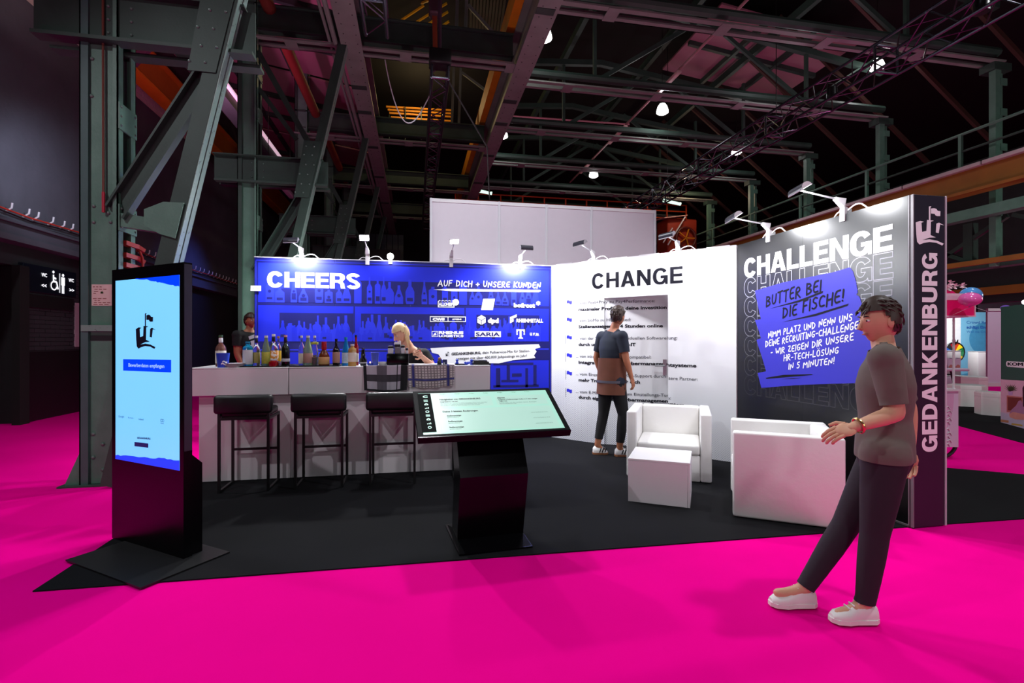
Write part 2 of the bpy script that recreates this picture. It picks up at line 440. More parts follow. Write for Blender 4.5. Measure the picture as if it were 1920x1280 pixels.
# marker-pen capitals: strokes with round ends, cap height 1
PEN = {
'A':(.75,[[(0,0),(.36,1),(.72,0)],[(.14,.34),(.6,.36)]]), 'B':(.62,[[(.05,0),(.03,1)],[(.03,.98),(.45,.9),(.5,.68),(.1,.52),(.55,.42),(.56,.12),(.05,.02)]]),
'C':(.6,[[(.58,.86),(.35,1),(.1,.8),(.03,.4),(.2,.06),(.58,.12)]]), 'D':(.66,[[(.06,0),(.04,1)],[(.0,.98),(.42,.88),(.62,.5),(.42,.12),(.04,.02)]]),
'E':(.55,[[(.52,1),(.06,.96),(.04,.02),(.54,.06)],[(.06,.5),(.44,.54)]]), 'F':(.52,[[(.52,1),(.06,.96),(.04,0)],[(.06,.5),(.42,.54)]]),
'G':(.64,[[(.58,.9),(.34,1),(.08,.76),(.04,.34),(.26,.02),(.56,.14),(.58,.46),(.34,.44)]]), 'H':(.62,[[(.04,0),(.06,1)],[(.58,0),(.6,1)],[(.06,.5),(.58,.54)]]),
'I':(.14,[[(.07,0),(.08,1)]]), 'K':(.6,[[(.05,0),(.05,1)],[(.56,1),(.08,.46),(.58,.0)]]), 'L':(.5,[[(.06,1),(.04,.03),(.5,.06)]]),
'M':(.82,[[(.03,0),(.1,1),(.42,.34),(.72,1),(.8,0)]]), 'N':(.64,[[(.04,0),(.06,1),(.56,.04),(.6,1)]]), 'O':(.66,[[(.34,1),(.08,.76),(.06,.26),(.34,0),(.6,.26),(.6,.76),(.34,1)]]),
'P':(.56,[[(.05,0),(.04,1),(.46,.92),(.5,.6),(.08,.46)]]), 'R':(.62,[[(.05,0),(.04,1),(.48,.92),(.5,.6),(.08,.5),(.58,0)]]),
'S':(.55,[[(.52,.88),(.3,1),(.07,.8),(.16,.56),(.46,.44),(.5,.16),(.26,0),(.03,.12)]]), 'T':(.62,[[(.0,.96),(.62,1)],[(.3,.98),(.3,0)]]),
'U':(.62,[[(.06,1),(.04,.3),(.26,.0),(.54,.22),(.58,1)]]), 'W':(.85,[[(.03,1),(.2,.02),(.42,.7),(.62,.02),(.84,1)]]), 'Z':(.58,[[(.06,.96),(.54,.98),(.04,.04),(.58,.06)]]),
'5':(.52,[[(.5,1),(.1,.96),(.08,.58),(.4,.6),(.5,.3),(.3,.02),(.03,.08)]]), '!':(.16,[[(.1,1),(.07,.34)],[(.06,.05),(.065,.06)]]),
'+':(.5,[[(.25,.78),(.25,.24)],[(.0,.5),(.5,.52)]]), '-':(.36,[[(.02,.46),(.34,.5)]]), ' ':(.32,[]), '.':(.14,[[(.07,.04),(.075,.045)]]),
'u':(.44,[[(.04,.56),(.06,.1),(.24,.02),(.4,.2)],[(.4,.56),(.42,.02)]]), 'v':(.42,[[(.02,.56),(.2,.02),(.4,.58)]]), 'm':(.66,[[(.04,0),(.05,.56)],[(.05,.4),(.22,.56),(.32,.4),(.33,0)],[(.33,.4),(.5,.56),(.6,.4),(.61,0)]]),
}
PEN['Ö'] = (.66, PEN['O'][1] + [[(.18,1.22),(.19,1.23)],[(.48,1.22),(.49,1.23)]])
def put_pen(mb, fr, text, a0, b0, a1, b1, cap, th=0.16, e=0.002, mi=0, gap=0.2, slant=0.08):
    w = sum(PEN[c][0] + gap for c in text) - gap
    sx = (a1-a0)/w; x = 0; k = 0; dirv = V((a1-a0, b1-b0)).normalized()
    for c in text:
        adv, sts = PEN[c]; jy = random.uniform(-.05, .05); js = random.uniform(.93, 1.06)
        for st in sts:
            pts = []
            # chaikin smoothing for soft corners
            s2 = st
            if len(st) > 3:
                s2 = [st[0]]
                for i in range(len(st)-1):
                    p, q = st[i], st[i+1]
                    s2 += [(p[0]*.75+q[0]*.25, p[1]*.75+q[1]*.25), (p[0]*.25+q[0]*.75, p[1]*.25+q[1]*.75)]
                s2.append(st[-1])
            for (px_, py_) in s2:
                la = (x + px_ + slant*py_)*sx; lb = (py_*js + jy)*cap
                pts.append(V((a0 + la*dirv.x, b0 + la*dirv.y + lb)))
            r = th*cap/2; k += 1; ee = e + (k % 7)*0.0001
            for i in range(len(pts)-1):
                d = pts[i+1]-pts[i]
                if d.length < 1e-6: d = V((1e-6, 0))
                d.normalize(); nn = V((-d.y, d.x))*r
                mb.add([fr.pt(*(pts[i]+nn), ee), fr.pt(*(pts[i]-nn), ee), fr.pt(*(pts[i+1]-nn), ee), fr.pt(*(pts[i+1]+nn), ee)], [(0,1,2,3)], mi)
            for i, p in enumerate(pts):
                if i not in (0, len(pts)-1) and len(pts) > 4 and i % 2: continue
                mb.add([fr.pt(p.x + r*math.cos(2*math.pi*j/10), p.y + r*math.sin(2*math.pi*j/10), ee+0.00004) for j in range(10)], [tuple(range(10))], mi)
        x += adv + gap
def pen_px(mb, fr, text, p0, p1, cappx, th=0.16, e=0.002, mi=0, gap=0.2, slant=0.08):
    a0, b0 = fr.uv(*p0); a1, b1 = fr.uv(*p1); _, bt = fr.uv(p0[0], p0[1]-cappx)
    put_pen(mb, fr, text, a0, b0, a1, b1, bt-b0, th, e, mi, gap, slant)
def quad_px(mb, fr, pts, e=0.002, mi=0):
    mb.flat([[fr.uv(*p) for p in pts]], fr, e, mi)
CASTLE = [
 [(692,340),(714,334),(726,342),(712,350),(712,508),(692,508)],
 [(720,364),(758,356),(790,364),(806,386),(842,390),(840,450),(800,452),(776,444),(768,426),(720,424)],
 [(522,545),(580,522),(628,530),(596,546),(604,656),(660,640),(668,506),(756,511),(718,526),(714,690),(784,716),(700,722),(608,756),(700,742),(800,756),(886,788),(866,812),(790,782),(700,775),(620,792),(572,812),(540,780),(530,690)],
 [(790,545),(824,531),(892,562),(838,552),(820,662),(782,654)],
]
def put_castle(mb, fr, a0, b0, a1, b1, e=0.002, mi=0):     # box lower-left (a0,b0) to upper-right (a1,b1)
    for pl in CASTLE:
        mb.flat([[(a0 + (x-522)/370*(a1-a0), b0 + (812-y)/478*(b1-b0)) for x, y in pl]], fr, e, mi)
# ================================================================== THE HALL
struct('floor', MB().box((-9, -10, -0.3), (34, 40, 0.0)), PINK)
# black carpet of the booth, laid on the pink one
fr0 = Frame((0,0,0), (1,0,0), (0,1,0))
def slab(poly, z0, z1):
    return MB().prism(poly, fr0, z0, z1)
single('booth_carpet', slab([(-2.10,3.23),(3.95,3.09),(6.6,3.0),(6.9,3.62),(4.6,5.3),(4.6,7.4),(-2.10,7.4)], 0.0, 0.008), BLACKC,
       'black carpet of the exhibition booth, with a sharp front edge against the pink floor', 'carpet', kind='thing')
q = [gp(1795,763), gp(1875,742), gp(1990,812), gp(1990,850), gp(1796,798)]
single('neighbour_carpet', slab([(p.x, p.y) for p in q], 0.0, 0.006), BLACKC,
       'black carpet of the neighbouring booth, under the white hexagonal stools', 'carpet', kind='thing')
q = [gp(1785,722), gp(1800,705), gp(1880,716), gp(1880,721)]
single('far_booth_carpet', slab([(p.x, p.y) for p in q], 0.0, 0.006), BLACKC,
       'black carpet strip in front of the pale blue booth wall', 'carpet', kind='thing')
struct('ceiling', MB().box((-9, -10, 10.6), (34, 40, 10.8)), ROOFD)
struct('wall_back', MB().box((-9, 33, 0), (34, 33.3, 10.6)), DARKW)
struct('wall_right', MB().box((33, -10, 0), (33.3, 33, 10.6)), DARKW)
struct('wall_front', MB().box((-9, -10.3, 0), (34, -10, 10.6)), DARKW)
# left hall wall: dark brick below, black lintel, grey plaster above, pale brick clerestory on top
WX = -6.6
wl = thing('wall_left', 'dark left wall of the hall with brick base and grey plaster above', 'wall', (WX, 11, 0), kind='structure')
mb = MB()
mb.box((WX-.4, -10, 0), (WX-.02, 8.55, 2.68)); mb.box((WX-.4, 9.93, 0), (WX-.02, 33, 2.68)); mb.box((WX-.4, -10, 2.68), (WX-.02, 33, 3.02))
part('lower_wall', mb, DARKW, wl)
mb = MB().box((WX-.02, 9.93, 0), (WX+.005, 14.2, 1.22))
part('tile_dado', mb, mat('black_dado_tile', (22, 20, 23), 0.4, bump=0.0), wl)
part('dado_trim', MB().box((WX-.02, 9.93, 1.22), (WX+.012, 14.2, 1.235)), DARKW, wl)
part('pilaster', MB().box((WX-.02, 9.72, 0), (WX+.10, 9.93, 2.68)), mat('black_pilaster', (12,12,13), .7), wl)
mb = MB().box((WX-.1, -10, 3.02), (WX+.22, 33, 7.1))
part('plaster_band', mb, PLASTER, wl)
mb = MB().box((WX+.22, -10, 3.30), (WX+.30, 33, 3.34)).box((WX+.22, -10, 3.02), (WX+.26, 33, 3.12))
part('ledge', mb, PLASTER, wl)
part('clerestory', MB().box((WX-.6, -10, 7.1), (WX+.17, 33, 10.6)), MORTAR, wl)
# single bricks: pale clerestory courses and the dark lower courses
for r in range(9):
    for c in range(31):
        y = 8.2 + c*0.27 + (0.135 if r % 2 else 0)
        block('brick', BRICKW, wl, Matrix.LocRotScale(V((.165+random.uniform(-.004,.004), y-11, 7.17+r*.145)), None, V((.06, .258, .132))))
for r in range(18):
    for c in range(9):
        y = 10.05 + c*0.26 + (0.13 if r % 2 else 0)
        block('brick', BRICKD, wl, Matrix.LocRotScale(V((-.012+random.uniform(-.004,.004), y-11, 1.28+r*.078)), None, V((.05, .252, .072))))
# doorway at the far left; its green light is put into the door's colour
d1 = thing('door_1', 'green-lit door inside the doorway at the left edge', 'door', (WX-.9, 9.2, 0), kind='structure')
part('leaf', MB().bbox((WX-.85, 8.6, 0), (WX-.80, 9.86, 2.05), .01, 1), mat('green_lit_door', (52, 112, 64), .5), d1)
part('passage', MB().box((WX-1.0, 8.4, 2.3), (WX-.4, 9.93, 2.36)).box((WX-1.1, 8.4, 0), (WX-1.0, 9.93, 2.36)), mat('pink_lintel', (150,110,125), .7), d1)
part('transom', MB().box((WX-.84, 8.5, 2.05), (WX-.78, 9.9, 2.3)), BLACKM, d1)
# cable with hooks along the ledge
ck = thing('festoon_cable', 'red cable with pale clips running along the dark plaster wall', 'cable', (WX+.3, 10, 3.4))
pts = [(WX+.33, 4 + i*.7, 3.46 + .015*math.sin(i*2.1)) for i in range(26)]
part('cable', MB().tube(pts, .014, 6), mat('red_cable', (176, 52, 40), .5), ck)
part('cable', MB().tube([(p[0]+.01, p[1], p[2]-.05+.012*math.sin(p[1]*5)) for p in pts], .012, 6), BLACKM, ck)
for i in range(44):
    y = 8.6 + i*.29 + random.uniform(-.05,.05)
    mb = MB().tube([(WX+.28, y, 3.44), (WX+.36, y, 3.50), (WX+.37, y, 3.58)], .014, 6)
    part('clip', mb, GREYL, ck)
# illuminated WC sign
p0, p1 = pX(70, 497, WX+.06), pX(143, 508, WX+.06)
wc = thing('toilet_sign', 'black illuminated WC sign with white wheelchair and person symbols on the dark left wall', 'sign', (WX, p0.y, p0.z))
y0, y1 = p0.y, pX(143, 508, WX+.06).y
zt, zb = p0.z, pX(70, 548, WX+.06).z
part('housing', MB().bbox((WX-.02, y0-.32, zb), (WX+.06, y1, zt), .008, 1), mat('sign_housing', (14, 20, 34), .35), wc)
fw = Frame((WX+.064, y0, zb), (0,1,0)); Wd, Hg = y1-y0, zt-zb
mb = MB()
put_text(mb, fw, 'WC', Wd*.09, Hg*.62, Wd*.22, Hg*.62, Hg*.13, .03)
put_text(mb, fw, 'WC', Wd*.78, Hg*.60, Wd*.92, Hg*.60, Hg*.13, .03)
put_text(mb, fw, '<<', Wd*.09, Hg*.22, Wd*.21, Hg*.22, Hg*.14, .03)
put_text(mb, fw, '>>', Wd*.80, Hg*.20, Wd*.93, Hg*.20, Hg*.14, .03)
def disc(cx, cy, r, n=14): return [(cx+r*math.cos(2*math.pi*i/n), cy+r*math.sin(2*math.pi*i/n)) for i in range(n)]
S = Hg
ox = Wd*.30
# wheelchair user
mb.flat([disc(ox+.17*S, .86*S, .055*S)], fw); 
for a, b in (((.17,.76),(.18,.50)), ((.18,.50),(.34,.50)), ((.34,.50),(.42,.22)), ((.18,.64),(.32,.62))):
    v0, v1 = V((ox+a[0]*S, a[1]*S)), V((ox+b[0]*S, b[1]*S)); n_ = (v1-v0).normalized(); n_ = V((-n_.y, n_.x))*.035*S
    mb.flat([[tuple(v0+n_), tuple(v0-n_), tuple(v1-n_), tuple(v1+n_)]], fw)
o_, i_ = [], []
for i in range(19):
    a = math.radians(100 + 250*i/18); o_.append((ox+.2*S+.18*S*math.cos(a), .34*S+.18*S*math.sin(a))); i_.append((ox+.2*S+.13*S*math.cos(a), .34*S+.13*S*math.sin(a)))
mb.flat([o_ + i_[::-1]], fw)
mb.flat([[(ox+.5*S,.1*S),(ox+.53*S,.1*S),(ox+.53*S,.85*S),(ox+.5*S,.85*S)]], fw)
# standing person
px_ = ox+.70*S
mb.flat([disc(px_, .80*S, .06*S)], fw)
mb.flat([[(px_-.1*S,.40*S),(px_-.1*S,.72*S),(px_+.1*S,.72*S),(px_+.1*S,.40*S),(px_+.065*S,.40*S),(px_+.065*S,.08*S),(px_+.01*S,.08*S),(px_+.01*S,.38*S),(px_-.01*S,.38*S),(px_-.01*S,.08*S),(px_-.065*S,.08*S),(px_-.065*S,.40*S)]], fw)
part('pictograms', mb, GLOWW, wc)
single('sign_box', MB().bbox((WX-.02, y0-.25, zb-.28), (WX+.05, y1-.05, zb-.04), .01, 1), mat('dark_box', (20,17,20), .5), 'empty black box mounted under the WC sign', 'box', (WX, y0, zb-.28))
pz = pX(147, 568, WX+.03)
pb = thing('wall_poster', 'narrow pale poster on the dark wall just left of the riveted column', 'poster', (WX, pz.y, pz.z))
part('sheet', MB().box((WX-.02, pz.y-.09, pX(146,650,WX).z), (WX+.03, pz.y+.4, pz.z)), mat('poster_paper', (180,150,165), .7), pb)

# ------------------------------------------------------------------ riveted column frames with leaning legs (left aisle)
FR = [5.62, 9.95, 14.3, 18.65, 23.0]
def rivets(mb, pts, n, r=.014):
    for p in pts:
        p = V(p); m_ = V(n).normalized().to_track_quat('Z','Y').to_matrix()
        prof = [(r,0),(r*.9,r*.45),(r*.5,r*.8),(0.0001,r*.9)]
        vs_=[]; fs=[]
        for rr, z in prof:
            for k in range(6): a=math.pi*k/3; vs_.append(p + m_ @ V((rr*math.cos(a), rr*math.sin(a), z)))
        for i in range(3):
            for k in range(6): fs.append((i*6+k, i*6+(k+1)%6, (i+1)*6+(k+1)%6, (i+1)*6+k))
        mb.add(vs_, fs, 0, True)
def frame_at(Y, first):
    t = thing('steel_column', 'green riveted lattice column with a leaning leg, ' + ['nearest to the camera', 'second of the row', 'third of the row', 'fourth of the row', 'last of the row'][FR.index(Y)], 'column', (-3.02, Y, 0), kind='structure', group='riveted columns of the left aisle')
    f = Y - .12; b = Y + .20
    X0, X1 = -3.19, -2.86
    part('web', MB().box((X0+.075, f+.035, 0), (X1-.045, f+.05, 10.2)), STEEL, t)
    part('flange', MB().box((X0, f, 0), (X0+.06, f+.012, 10.2)).box((X0, f, 0), (X0+.012, f+.09, 10.2)).box((X0+.06, f+.0, 0), (X0+.075, f+.05, 10.2)), STEELD if not first else mat('teal_flange', (70, 98, 96), .45, var=.3, scale=4), t)
    part('flange', MB().box((X1-.045, f, 0), (X1, f+.012, 10.2)).box((X1-.012, f, 0), (X1, f+.09, 10.2)), STEEL, t)
    part('rear_channel', MB().box((X0, b-.012, 0), (X1, b, 10.2)).box((X1-.012, b-.09, 0), (X1, b, 10.2)).box((X0, b-.09, 0), (X0+.012, b, 10.2)), STEEL, t)
    zs = [.55, 1.75, 2.62, 3.62, 5.4, 6.4] if first else [3.6, 5.6, 6.4]
    for z in zs:
        part('batten', MB().box((X1-.002, f+.005, z-.13), (X1+.012, b-.005, z+.13)), STEEL, t)
    rv = MB()
    for z in zs:
        for dz in (-.09, 0, .09):
            rivets(rv, [(X1+.012, f+.035, z+dz), (X1+.012, b-.035, z+dz)], (1,0,0))
    if first:
        rivets(rv, [pY(px, py, f+.034) for px, py in ((176,386),(176,416),(208,416),(203,399),(175,813),(175,857),(193,832),(193,880),(156,352),(156,222),(172,180),(173,110))], (0,-1,0), .02)
    part('rivets', rv, RIVET, t, kind='stuff')
    if first:
        g = MB()
        for s, fx in ((X0, X0-.14),):
            g.add([(s, f+.02, .34),(s, f+.02, 0),(fx, f+.02, 0),(s, f+.04, .34),(s, f+.04, 0),(fx, f+.04, 0)], [(0,2,1),(3,4,5),(0,1,4,3),(1,2,5,4),(2,0,3,5)])
        part('gusset', g, STEEL, t)
        part('base_plate', MB().box((X0-.16, f-.05, 0), (X1+.2, b+.1, .015)), STEELD, t)
        part('strap', MB().box((X0+.02, f-.012, 1.50), (X1+.01, f+.0, 1.56)), STEELW, t)
        part('patch', MB().box((X0+.08, f+.028, 1.41), (X1-.05, f+.036, 1.46)), DARKW, t)
        part('conduit', MB().tube([pY(194, 398, f+.0), pY(193.5, 200, f+.0), pY(193, -40, f+.0)], .011, 8), mat('rusty_conduit', (112, 60, 48), .5), t)
        part('conduit_tip', MB().tube([pY(194, 398, f-.004), pY(194, 360, f-.004)], .014, 8), mat('pink_red_tip', (176, 36, 60), .5), t)
    # leaning leg
    A, B = V((-2.80, Y-.17, 0.0)), V((-1.17, Y-.17, 7.4))
    dr = (B-A).normalized(); nx = V((dr.z, 0, -dr.x))
    part('leg_web', MB().bar(A - nx*.075 + V((0,-.07,0)), B - nx*.075 + V((0,-.07,0)), .15, .014, (0,1,0)), STEELD, t)
    part('leg_flange', MB().bar(A + V((0,-.03,0)), B + V((0,-.03,0)), .016, .085, (0,1,0)), STEELW, t)
    part('leg_flange', MB().bar(A + V((0,.08,0)), B + V((0,.08,0)), .016, .085, (0,1,0)), STEELW, t)
    def legx(z): return A.x + (B.x-A.x)*z/7.4
    # braces
    part('brace', MB().bar((X1, Y-.05, 2.60), (legx(2.6)-.05, Y-.05, 2.52), .10, .13), STEEL, t)
    g = MB().prism([(legx(2.4)-.02,2.40),(legx(2.75)-.02,2.75),(legx(2.75)-.20,2.75),(X1+.30,2.67),(X1+.30,2.52),(legx(2.4)-.16,2.44)], Frame((0,Y-.26,0),(1,0,0)), 0, .012)
    part('gusset', g, STEEL, t)
    part('brace', MB().bar((X1-.02, Y-.06, 2.66), (legx(4.25)-.1, Y-.06, 4.3), .17, .02, (0,1,0)).bar((X1-.09, Y-.1, 2.72), (legx(4.25)-.17, Y-.1, 4.36), .02, .10, (0,1,0)).bar((X1+.05, Y-.1, 2.60), (legx(4.25)-.03, Y-.1, 4.24), .02, .10, (0,1,0)), STEELD, t)
    # bracket beam
    part('bracket_beam', MB().box((-3.58, Y-.10, 4.34), (-1.62, Y-.08, 4.78)).box((-3.55, Y-.2, 4.30), (-1.62, Y-.06, 4.335)).box((-3.55, Y+.06, 4.30), (-1.62, Y+.2, 4.335)).box((-3.58, Y-.19, 4.78), (-1.7, Y+.19, 4.80)), STEELD, t)
    g = MB().prism([(legx(4.05)-.28,4.05),(legx(4.05)-.03,4.05),(legx(5.1)-.03,5.1),(legx(5.1)-.34,5.1)], Frame((0,Y-.25,0),(1,0,0)), 0, .012)
    part('gusset', g, STEELD, t)
    rv = MB(); rivets(rv, [(legx(z)-.07-.07*i, Y-.262, z) for i in range(0,4) for z in (4.14, 4.3, 4.48, 4.66, 4.84, 5.0) if (i+int(z*50)) % 2] + [(-2.95+.2*i, Y-.102, z) for i in range(2) for z in (4.42,4.55,4.68)], (0,-1,0), .016)
    part('rivets', rv, RIVET, t, kind='stuff')
    # upper cross bracing
    part('upper_brace', MB().bar((X1, Y-.08, 6.75), (-1.86, Y-.08, 4.92), .10, .03, (0,1,0)), STEELD, t)
    part('upper_brace', MB().bar((X1, Y, 6.1), (-2.2, Y, 5.2), .08, .03, (0,1,0)), STEELD, t)
    return t
for Y in FR: frame_at(Y, Y == FR[0])
# red straps, loose cable and notice on the nearest column
for i, py in enumerate((459, 481, 499)):
    c = pX(247, py, -2.85)
    mb = MB().box((-2.90, 5.60, c.z-.022), (-2.835, 5.84, c.z+.022)).bar((-2.85, 5.84, c.z), (-2.82, 5.90, c.z-.03), .03, .04)
    single('red_strap', mb, RED, 'red strap wound round the rear of the green column, ' + ['topmost of three', 'middle of three', 'lowest of three'][i], 'strap', (-2.86, 5.72, c.z), group='red straps on the column')
single('red_lead', MB().tube([pY(255,465,5.86), pY(262,472,5.86), pY(267,483,5.86), pY(268,497,5.86), pY(266,512,5.86)], .012, 8), RED, 'loop of red lead hanging beside the strapped column', 'cable', (-2.6, 5.86, 2.2))
fc = Frame((-3.02, 5.533, 0), (1,0,0))
nt_ = thing('notice', 'pale notice sheet with a green leaf emblem pasted on the riveted column', 'notice', (-3.02, 5.53, 1.8))
mb = MB(); quad_px(mb, fc, [(172,533),(210,533),(210,573),(172,573)], .002); part('sheet', mb, mat('notice_paper', (226,196,190), .7), nt_)
mb = MB()
for i, (y, n_) in enumerate(((537,3),(541.5,4),(545.5,2),(549,2),(559,4),(562.5,2),(566.5,4),(570,3))):
    x = 174.5 + (i*3) % 4
    for k in range(n_):
        w_ = 4 + (i*7+k*5) % 5
        if x + w_ > 208 or (543 < y < 552 and 182 < x + w_/2 < 200): x += w_+2; continue
        quad_px(mb, fc, [(x,y),(x+w_,y),(x+w_,y+1.3),(x,y+1.3)], .0035); x += w_+2.2
part('text_lines', mb, mat('notice_ink', (140,70,66), .7), nt_)
mb = MB()
for a in range(-75, 76, 25):
    c_, s_ = math.sin(math.radians(a)), math.cos(math.radians(a)); L_ = 5.2 - abs(a)/40
    quad_px(mb, fc, [(191.5,550),(191.5+c_*L_*.5-s_*.8, 550-s_*L_*.5-c_*.8),(191.5+c_*L_,550-s_*L_),(191.5+c_*L_*.5+s_*.8,550-s_*L_*.5+c_*.8)], .0036)
part('leaf_emblem', mb, mat('leaf_green', (66,84,46), .7), nt_)

# ------------------------------------------------------------------ longitudinal girders
def girder(X, name, lab, z0=6.95, w=.38, h=.75, Y0=3.0, Y1=27.0):
    t = thing(name, lab, 'girder', (X, 15, z0), kind='structure')
    part('bottom_flange', MB().box((X-w/2, Y0, z0), (X+w/2, Y1, z0+.02)), STEELP, t)
    part('web', MB().box((X-.05, Y0, z0+.02), (X+.05, Y1, z0+h)).box((X-w/2+.02, Y0, z0+.02), (X-w/2+.04, Y1, z0+.16)).box((X+w/2-.04, Y0, z0+.02), (X+w/2-.02, Y1, z0+.16)), STEELP, t)
    part('top_flange', MB().box((X-w/2, Y0, z0+h), (X+w/2, Y1, z0+h+.03)), STEELP, t)
    rv = MB()
    y = 6.0
    while y < 20:
        rivets(rv, [(X-.1, y, z0), (X+.12, y, z0)], (0,0,-1), .011); y += .28
    part('rivets', rv, BLACKM, t, kind='stuff')
    for y in (7.4, 8.0, 11.2, 12.4, 14.6, 17.2, 20.4):
        part('splice_plate', MB().box((X-w/2, y, z0-.012), (X+w/2-.06, y+.16, z0)), STEELD, t)
    return t
girder(-1.18, 'roof_girder', 'pale riveted roof girder running to the back above the counter')
girder(2.17, 'roof_girder', 'pale riveted roof girder beside the orange crane beam')
single('crane_beam', MB().box((1.82, 4, 7.75), (2.08, 27, 8.2)), ORANGE, 'orange crane beam running along the upper left side of the pale roof girder', 'beam', (1.95, 15, 7.75), kind='structure')
single('pipe_rail', MB().tube([(-1.47, 4, 6.98), (-1.47, 26, 6.98)], .045, 8).tube([(-1.58, 4, 7.03), (-1.58, 26, 7.03)], .03, 8), STEELP, 'pair of pipes along the left side of the pale roof girder', 'pipe', (-1.47, 15, 6.98), kind='structure')
# ------------------------------------------------------------------ cross beams
def cross_beam(Y, Xa, Xb, z0, lab, truss=False, web=.42, node0=3.9, mt=None):
    mt = mt or STEELD
    t = thing('roof_truss' if truss else 'cross_beam', lab, 'roof beam', ((Xa+Xb)/2, Y, z0), kind='structure')
    if truss:
        part('chord', MB().tube([(Xa, Y-.02, z0+.26), (Xb, Y-.02, z0+.26)], .085, 8), mt, t)
    else:
        part('web', MB().box((Xa, Y-.02, z0+.20), (Xb, Y+.02, z0+.20+web)).box((Xa, Y-.12, z0+.20+web), (Xb, Y+.12, z0+.23+web)).box((Xa, Y-.10, z0+.19), (Xb, Y+.10, z0+.21)), mt, t)
    part('lower_flange', MB().box((Xa, Y-.17, z0), (Xb, Y-.07, z0+.03)), STEELP, t)
    part('lower_flange', MB().box((Xa, Y+.07, z0), (Xb, Y+.17, z0+.03)).box((Xa, Y+.15, z0), (Xb, Y+.17, z0+.12)), STEELP, t)
    x = Xa + .8
    while x < Xb:
        part('tie_plate', MB().box((x, Y-.17, z0-.01), (x+.22, Y+.17, z0)), STEELP, t); x += 2.1
    if truss:
        zt = z0 + 1.9; n = node0; k = 0
        tops = []
        while n < Xb + 2.9:
            for dx in (-2.6, 2.6):
                if Xa < n + dx < Xb + 3: part('diagonal', MB().bar((n + (.15 if dx > 0 else -.15), Y, z0+.3), (n+dx, Y, zt), .09, .06, (0,1,0)), mt, t)
            if n < Xb: part('post', MB().bar((n, Y, z0+.3), (n, Y, zt), .07, .07, (0,1,0)), mt, t)
            n += 5.4
        part('top_chord', MB().bar((Xa, Y, zt-.1), (Xa+2.6, Y, zt+.12), .12, .14).bar((Xa+2.6, Y, zt+.12), (Xb, Y, zt-.7), .12, .14), mt, t)
    return t
ordn = ['nearest', 'second', 'third', 'fourth', 'fifth', 'sixth']
for i, Y in enumerate(FR[1:]):
    cross_beam(Y, -3.2, 1.95, 6.98, 'dark green cross beam between the two pale girders, %s of them' % ordn[i])
RB = [7.95, 10.45, 12.8, 15.3, 17.8, 20.3]
for i, Y in enumerate(RB):
    cross_beam(Y, 2.36, 11.5, 6.95, 'dark truss spanning the right half of the roof, %s from the camera' % ordn[i], True)
# high dark roof framing over the right bay
for i, x in enumerate((4.0, 6.4, 9.0)):
    single('roof_purlin', MB().box((x, 5, 9.2), (x+.12, 24, 9.4)), STEELD, 'dark purlin under the black roof, %s from the pale girder' % ordn[i], 'purlin', (x, 14, 9.2), kind='structure', group='purlins over the right bay')
for i in range(9):
    y = 8.0 + i*1.5
    single('rafter', MB().bar((9.0, y, 9.6), (13.6, y, 6.2), .07, .10), mat('brown_rafter', (66, 36, 30), .7), 'brown sloping rafter over the right gallery, %s of nine counted from the camera' % (ordn + ['seventh','eighth','ninth'])[i], 'rafter', (11, y, 8), kind='structure', group='rafters over the gallery')
# pink lit roof panels
def roof_panel(x0, x1, y0, y1, z0, z1, lab):
    t = thing('roof_panel', lab, 'roof panel', ((x0+x1)/2, (y0+y1)/2, min(z0, z1)), kind='structure')
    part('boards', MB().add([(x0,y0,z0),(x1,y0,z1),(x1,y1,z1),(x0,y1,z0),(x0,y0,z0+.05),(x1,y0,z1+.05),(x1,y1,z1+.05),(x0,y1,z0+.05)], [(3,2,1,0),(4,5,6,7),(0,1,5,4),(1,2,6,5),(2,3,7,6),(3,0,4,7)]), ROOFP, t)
    n = max(2, int((y1-y0)/1.5))
    for i in range(1, n):
        y = y0 + (y1-y0)*i/n
        part('purlin', MB().bar((x0, y, z0-.07), (x1, y, z1-.07), .1, .12), STEELD, t)
    for k in (.33, .66):
        x = x0 + (x1-x0)*k; z = z0 + (z1-z0)*k
        part('rafter', MB().bar((x, y0, z-.08), (x, y1, z-.08), .1, .14), STEELD, t)
    return t
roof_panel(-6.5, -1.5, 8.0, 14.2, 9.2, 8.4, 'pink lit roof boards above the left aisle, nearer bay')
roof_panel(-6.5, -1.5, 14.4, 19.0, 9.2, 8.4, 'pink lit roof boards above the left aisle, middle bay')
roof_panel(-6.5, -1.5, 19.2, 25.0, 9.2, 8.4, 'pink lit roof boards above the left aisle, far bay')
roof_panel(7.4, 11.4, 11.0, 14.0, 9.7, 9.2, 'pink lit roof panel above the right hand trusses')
# left crane rail, light trunking, red pipe
t = thing('crane_rail', 'orange crane rail beam running along the pale brick clerestory', 'beam', (-6.0, 14, 7.2), kind='structure')
part('web', MB().box((-6.08, 6, 7.30), (-6.02, 27, 8.0)), mat('yellow_crane_paint', (170,104,20), .6), t)
part('lower_flange', MB().box((-6.22, 6, 7.24), (-5.9, 27, 7.30)), ORANGE, t)
part('upper_flange', MB().box((-6.18, 6, 8.0), (-5.9, 27, 8.05)), mat('yellow_crane_paint', (170,104,20), .6), t)
for i, y in enumerate((9.0, 12.0, 15.0, 18.0)):
    part('stay', MB().bar((-6.0, y, 7.3), (-5.2, y+.2, 8.6), .14, .14), mat('purple_stay', (92,58,78), .6), t)
def alongY(px, py, z, Ya, Yb, r, m, name, lab, cat):
    p = pd(px, py, (z-CAMZ)*FPX/(640-py)); 
    return single(name, MB().tube([(p.x, Ya, z), (p.x, Yb, z)], r, 10), m, lab, cat, (p.x, (Ya+Yb)/2, z), kind='structure')
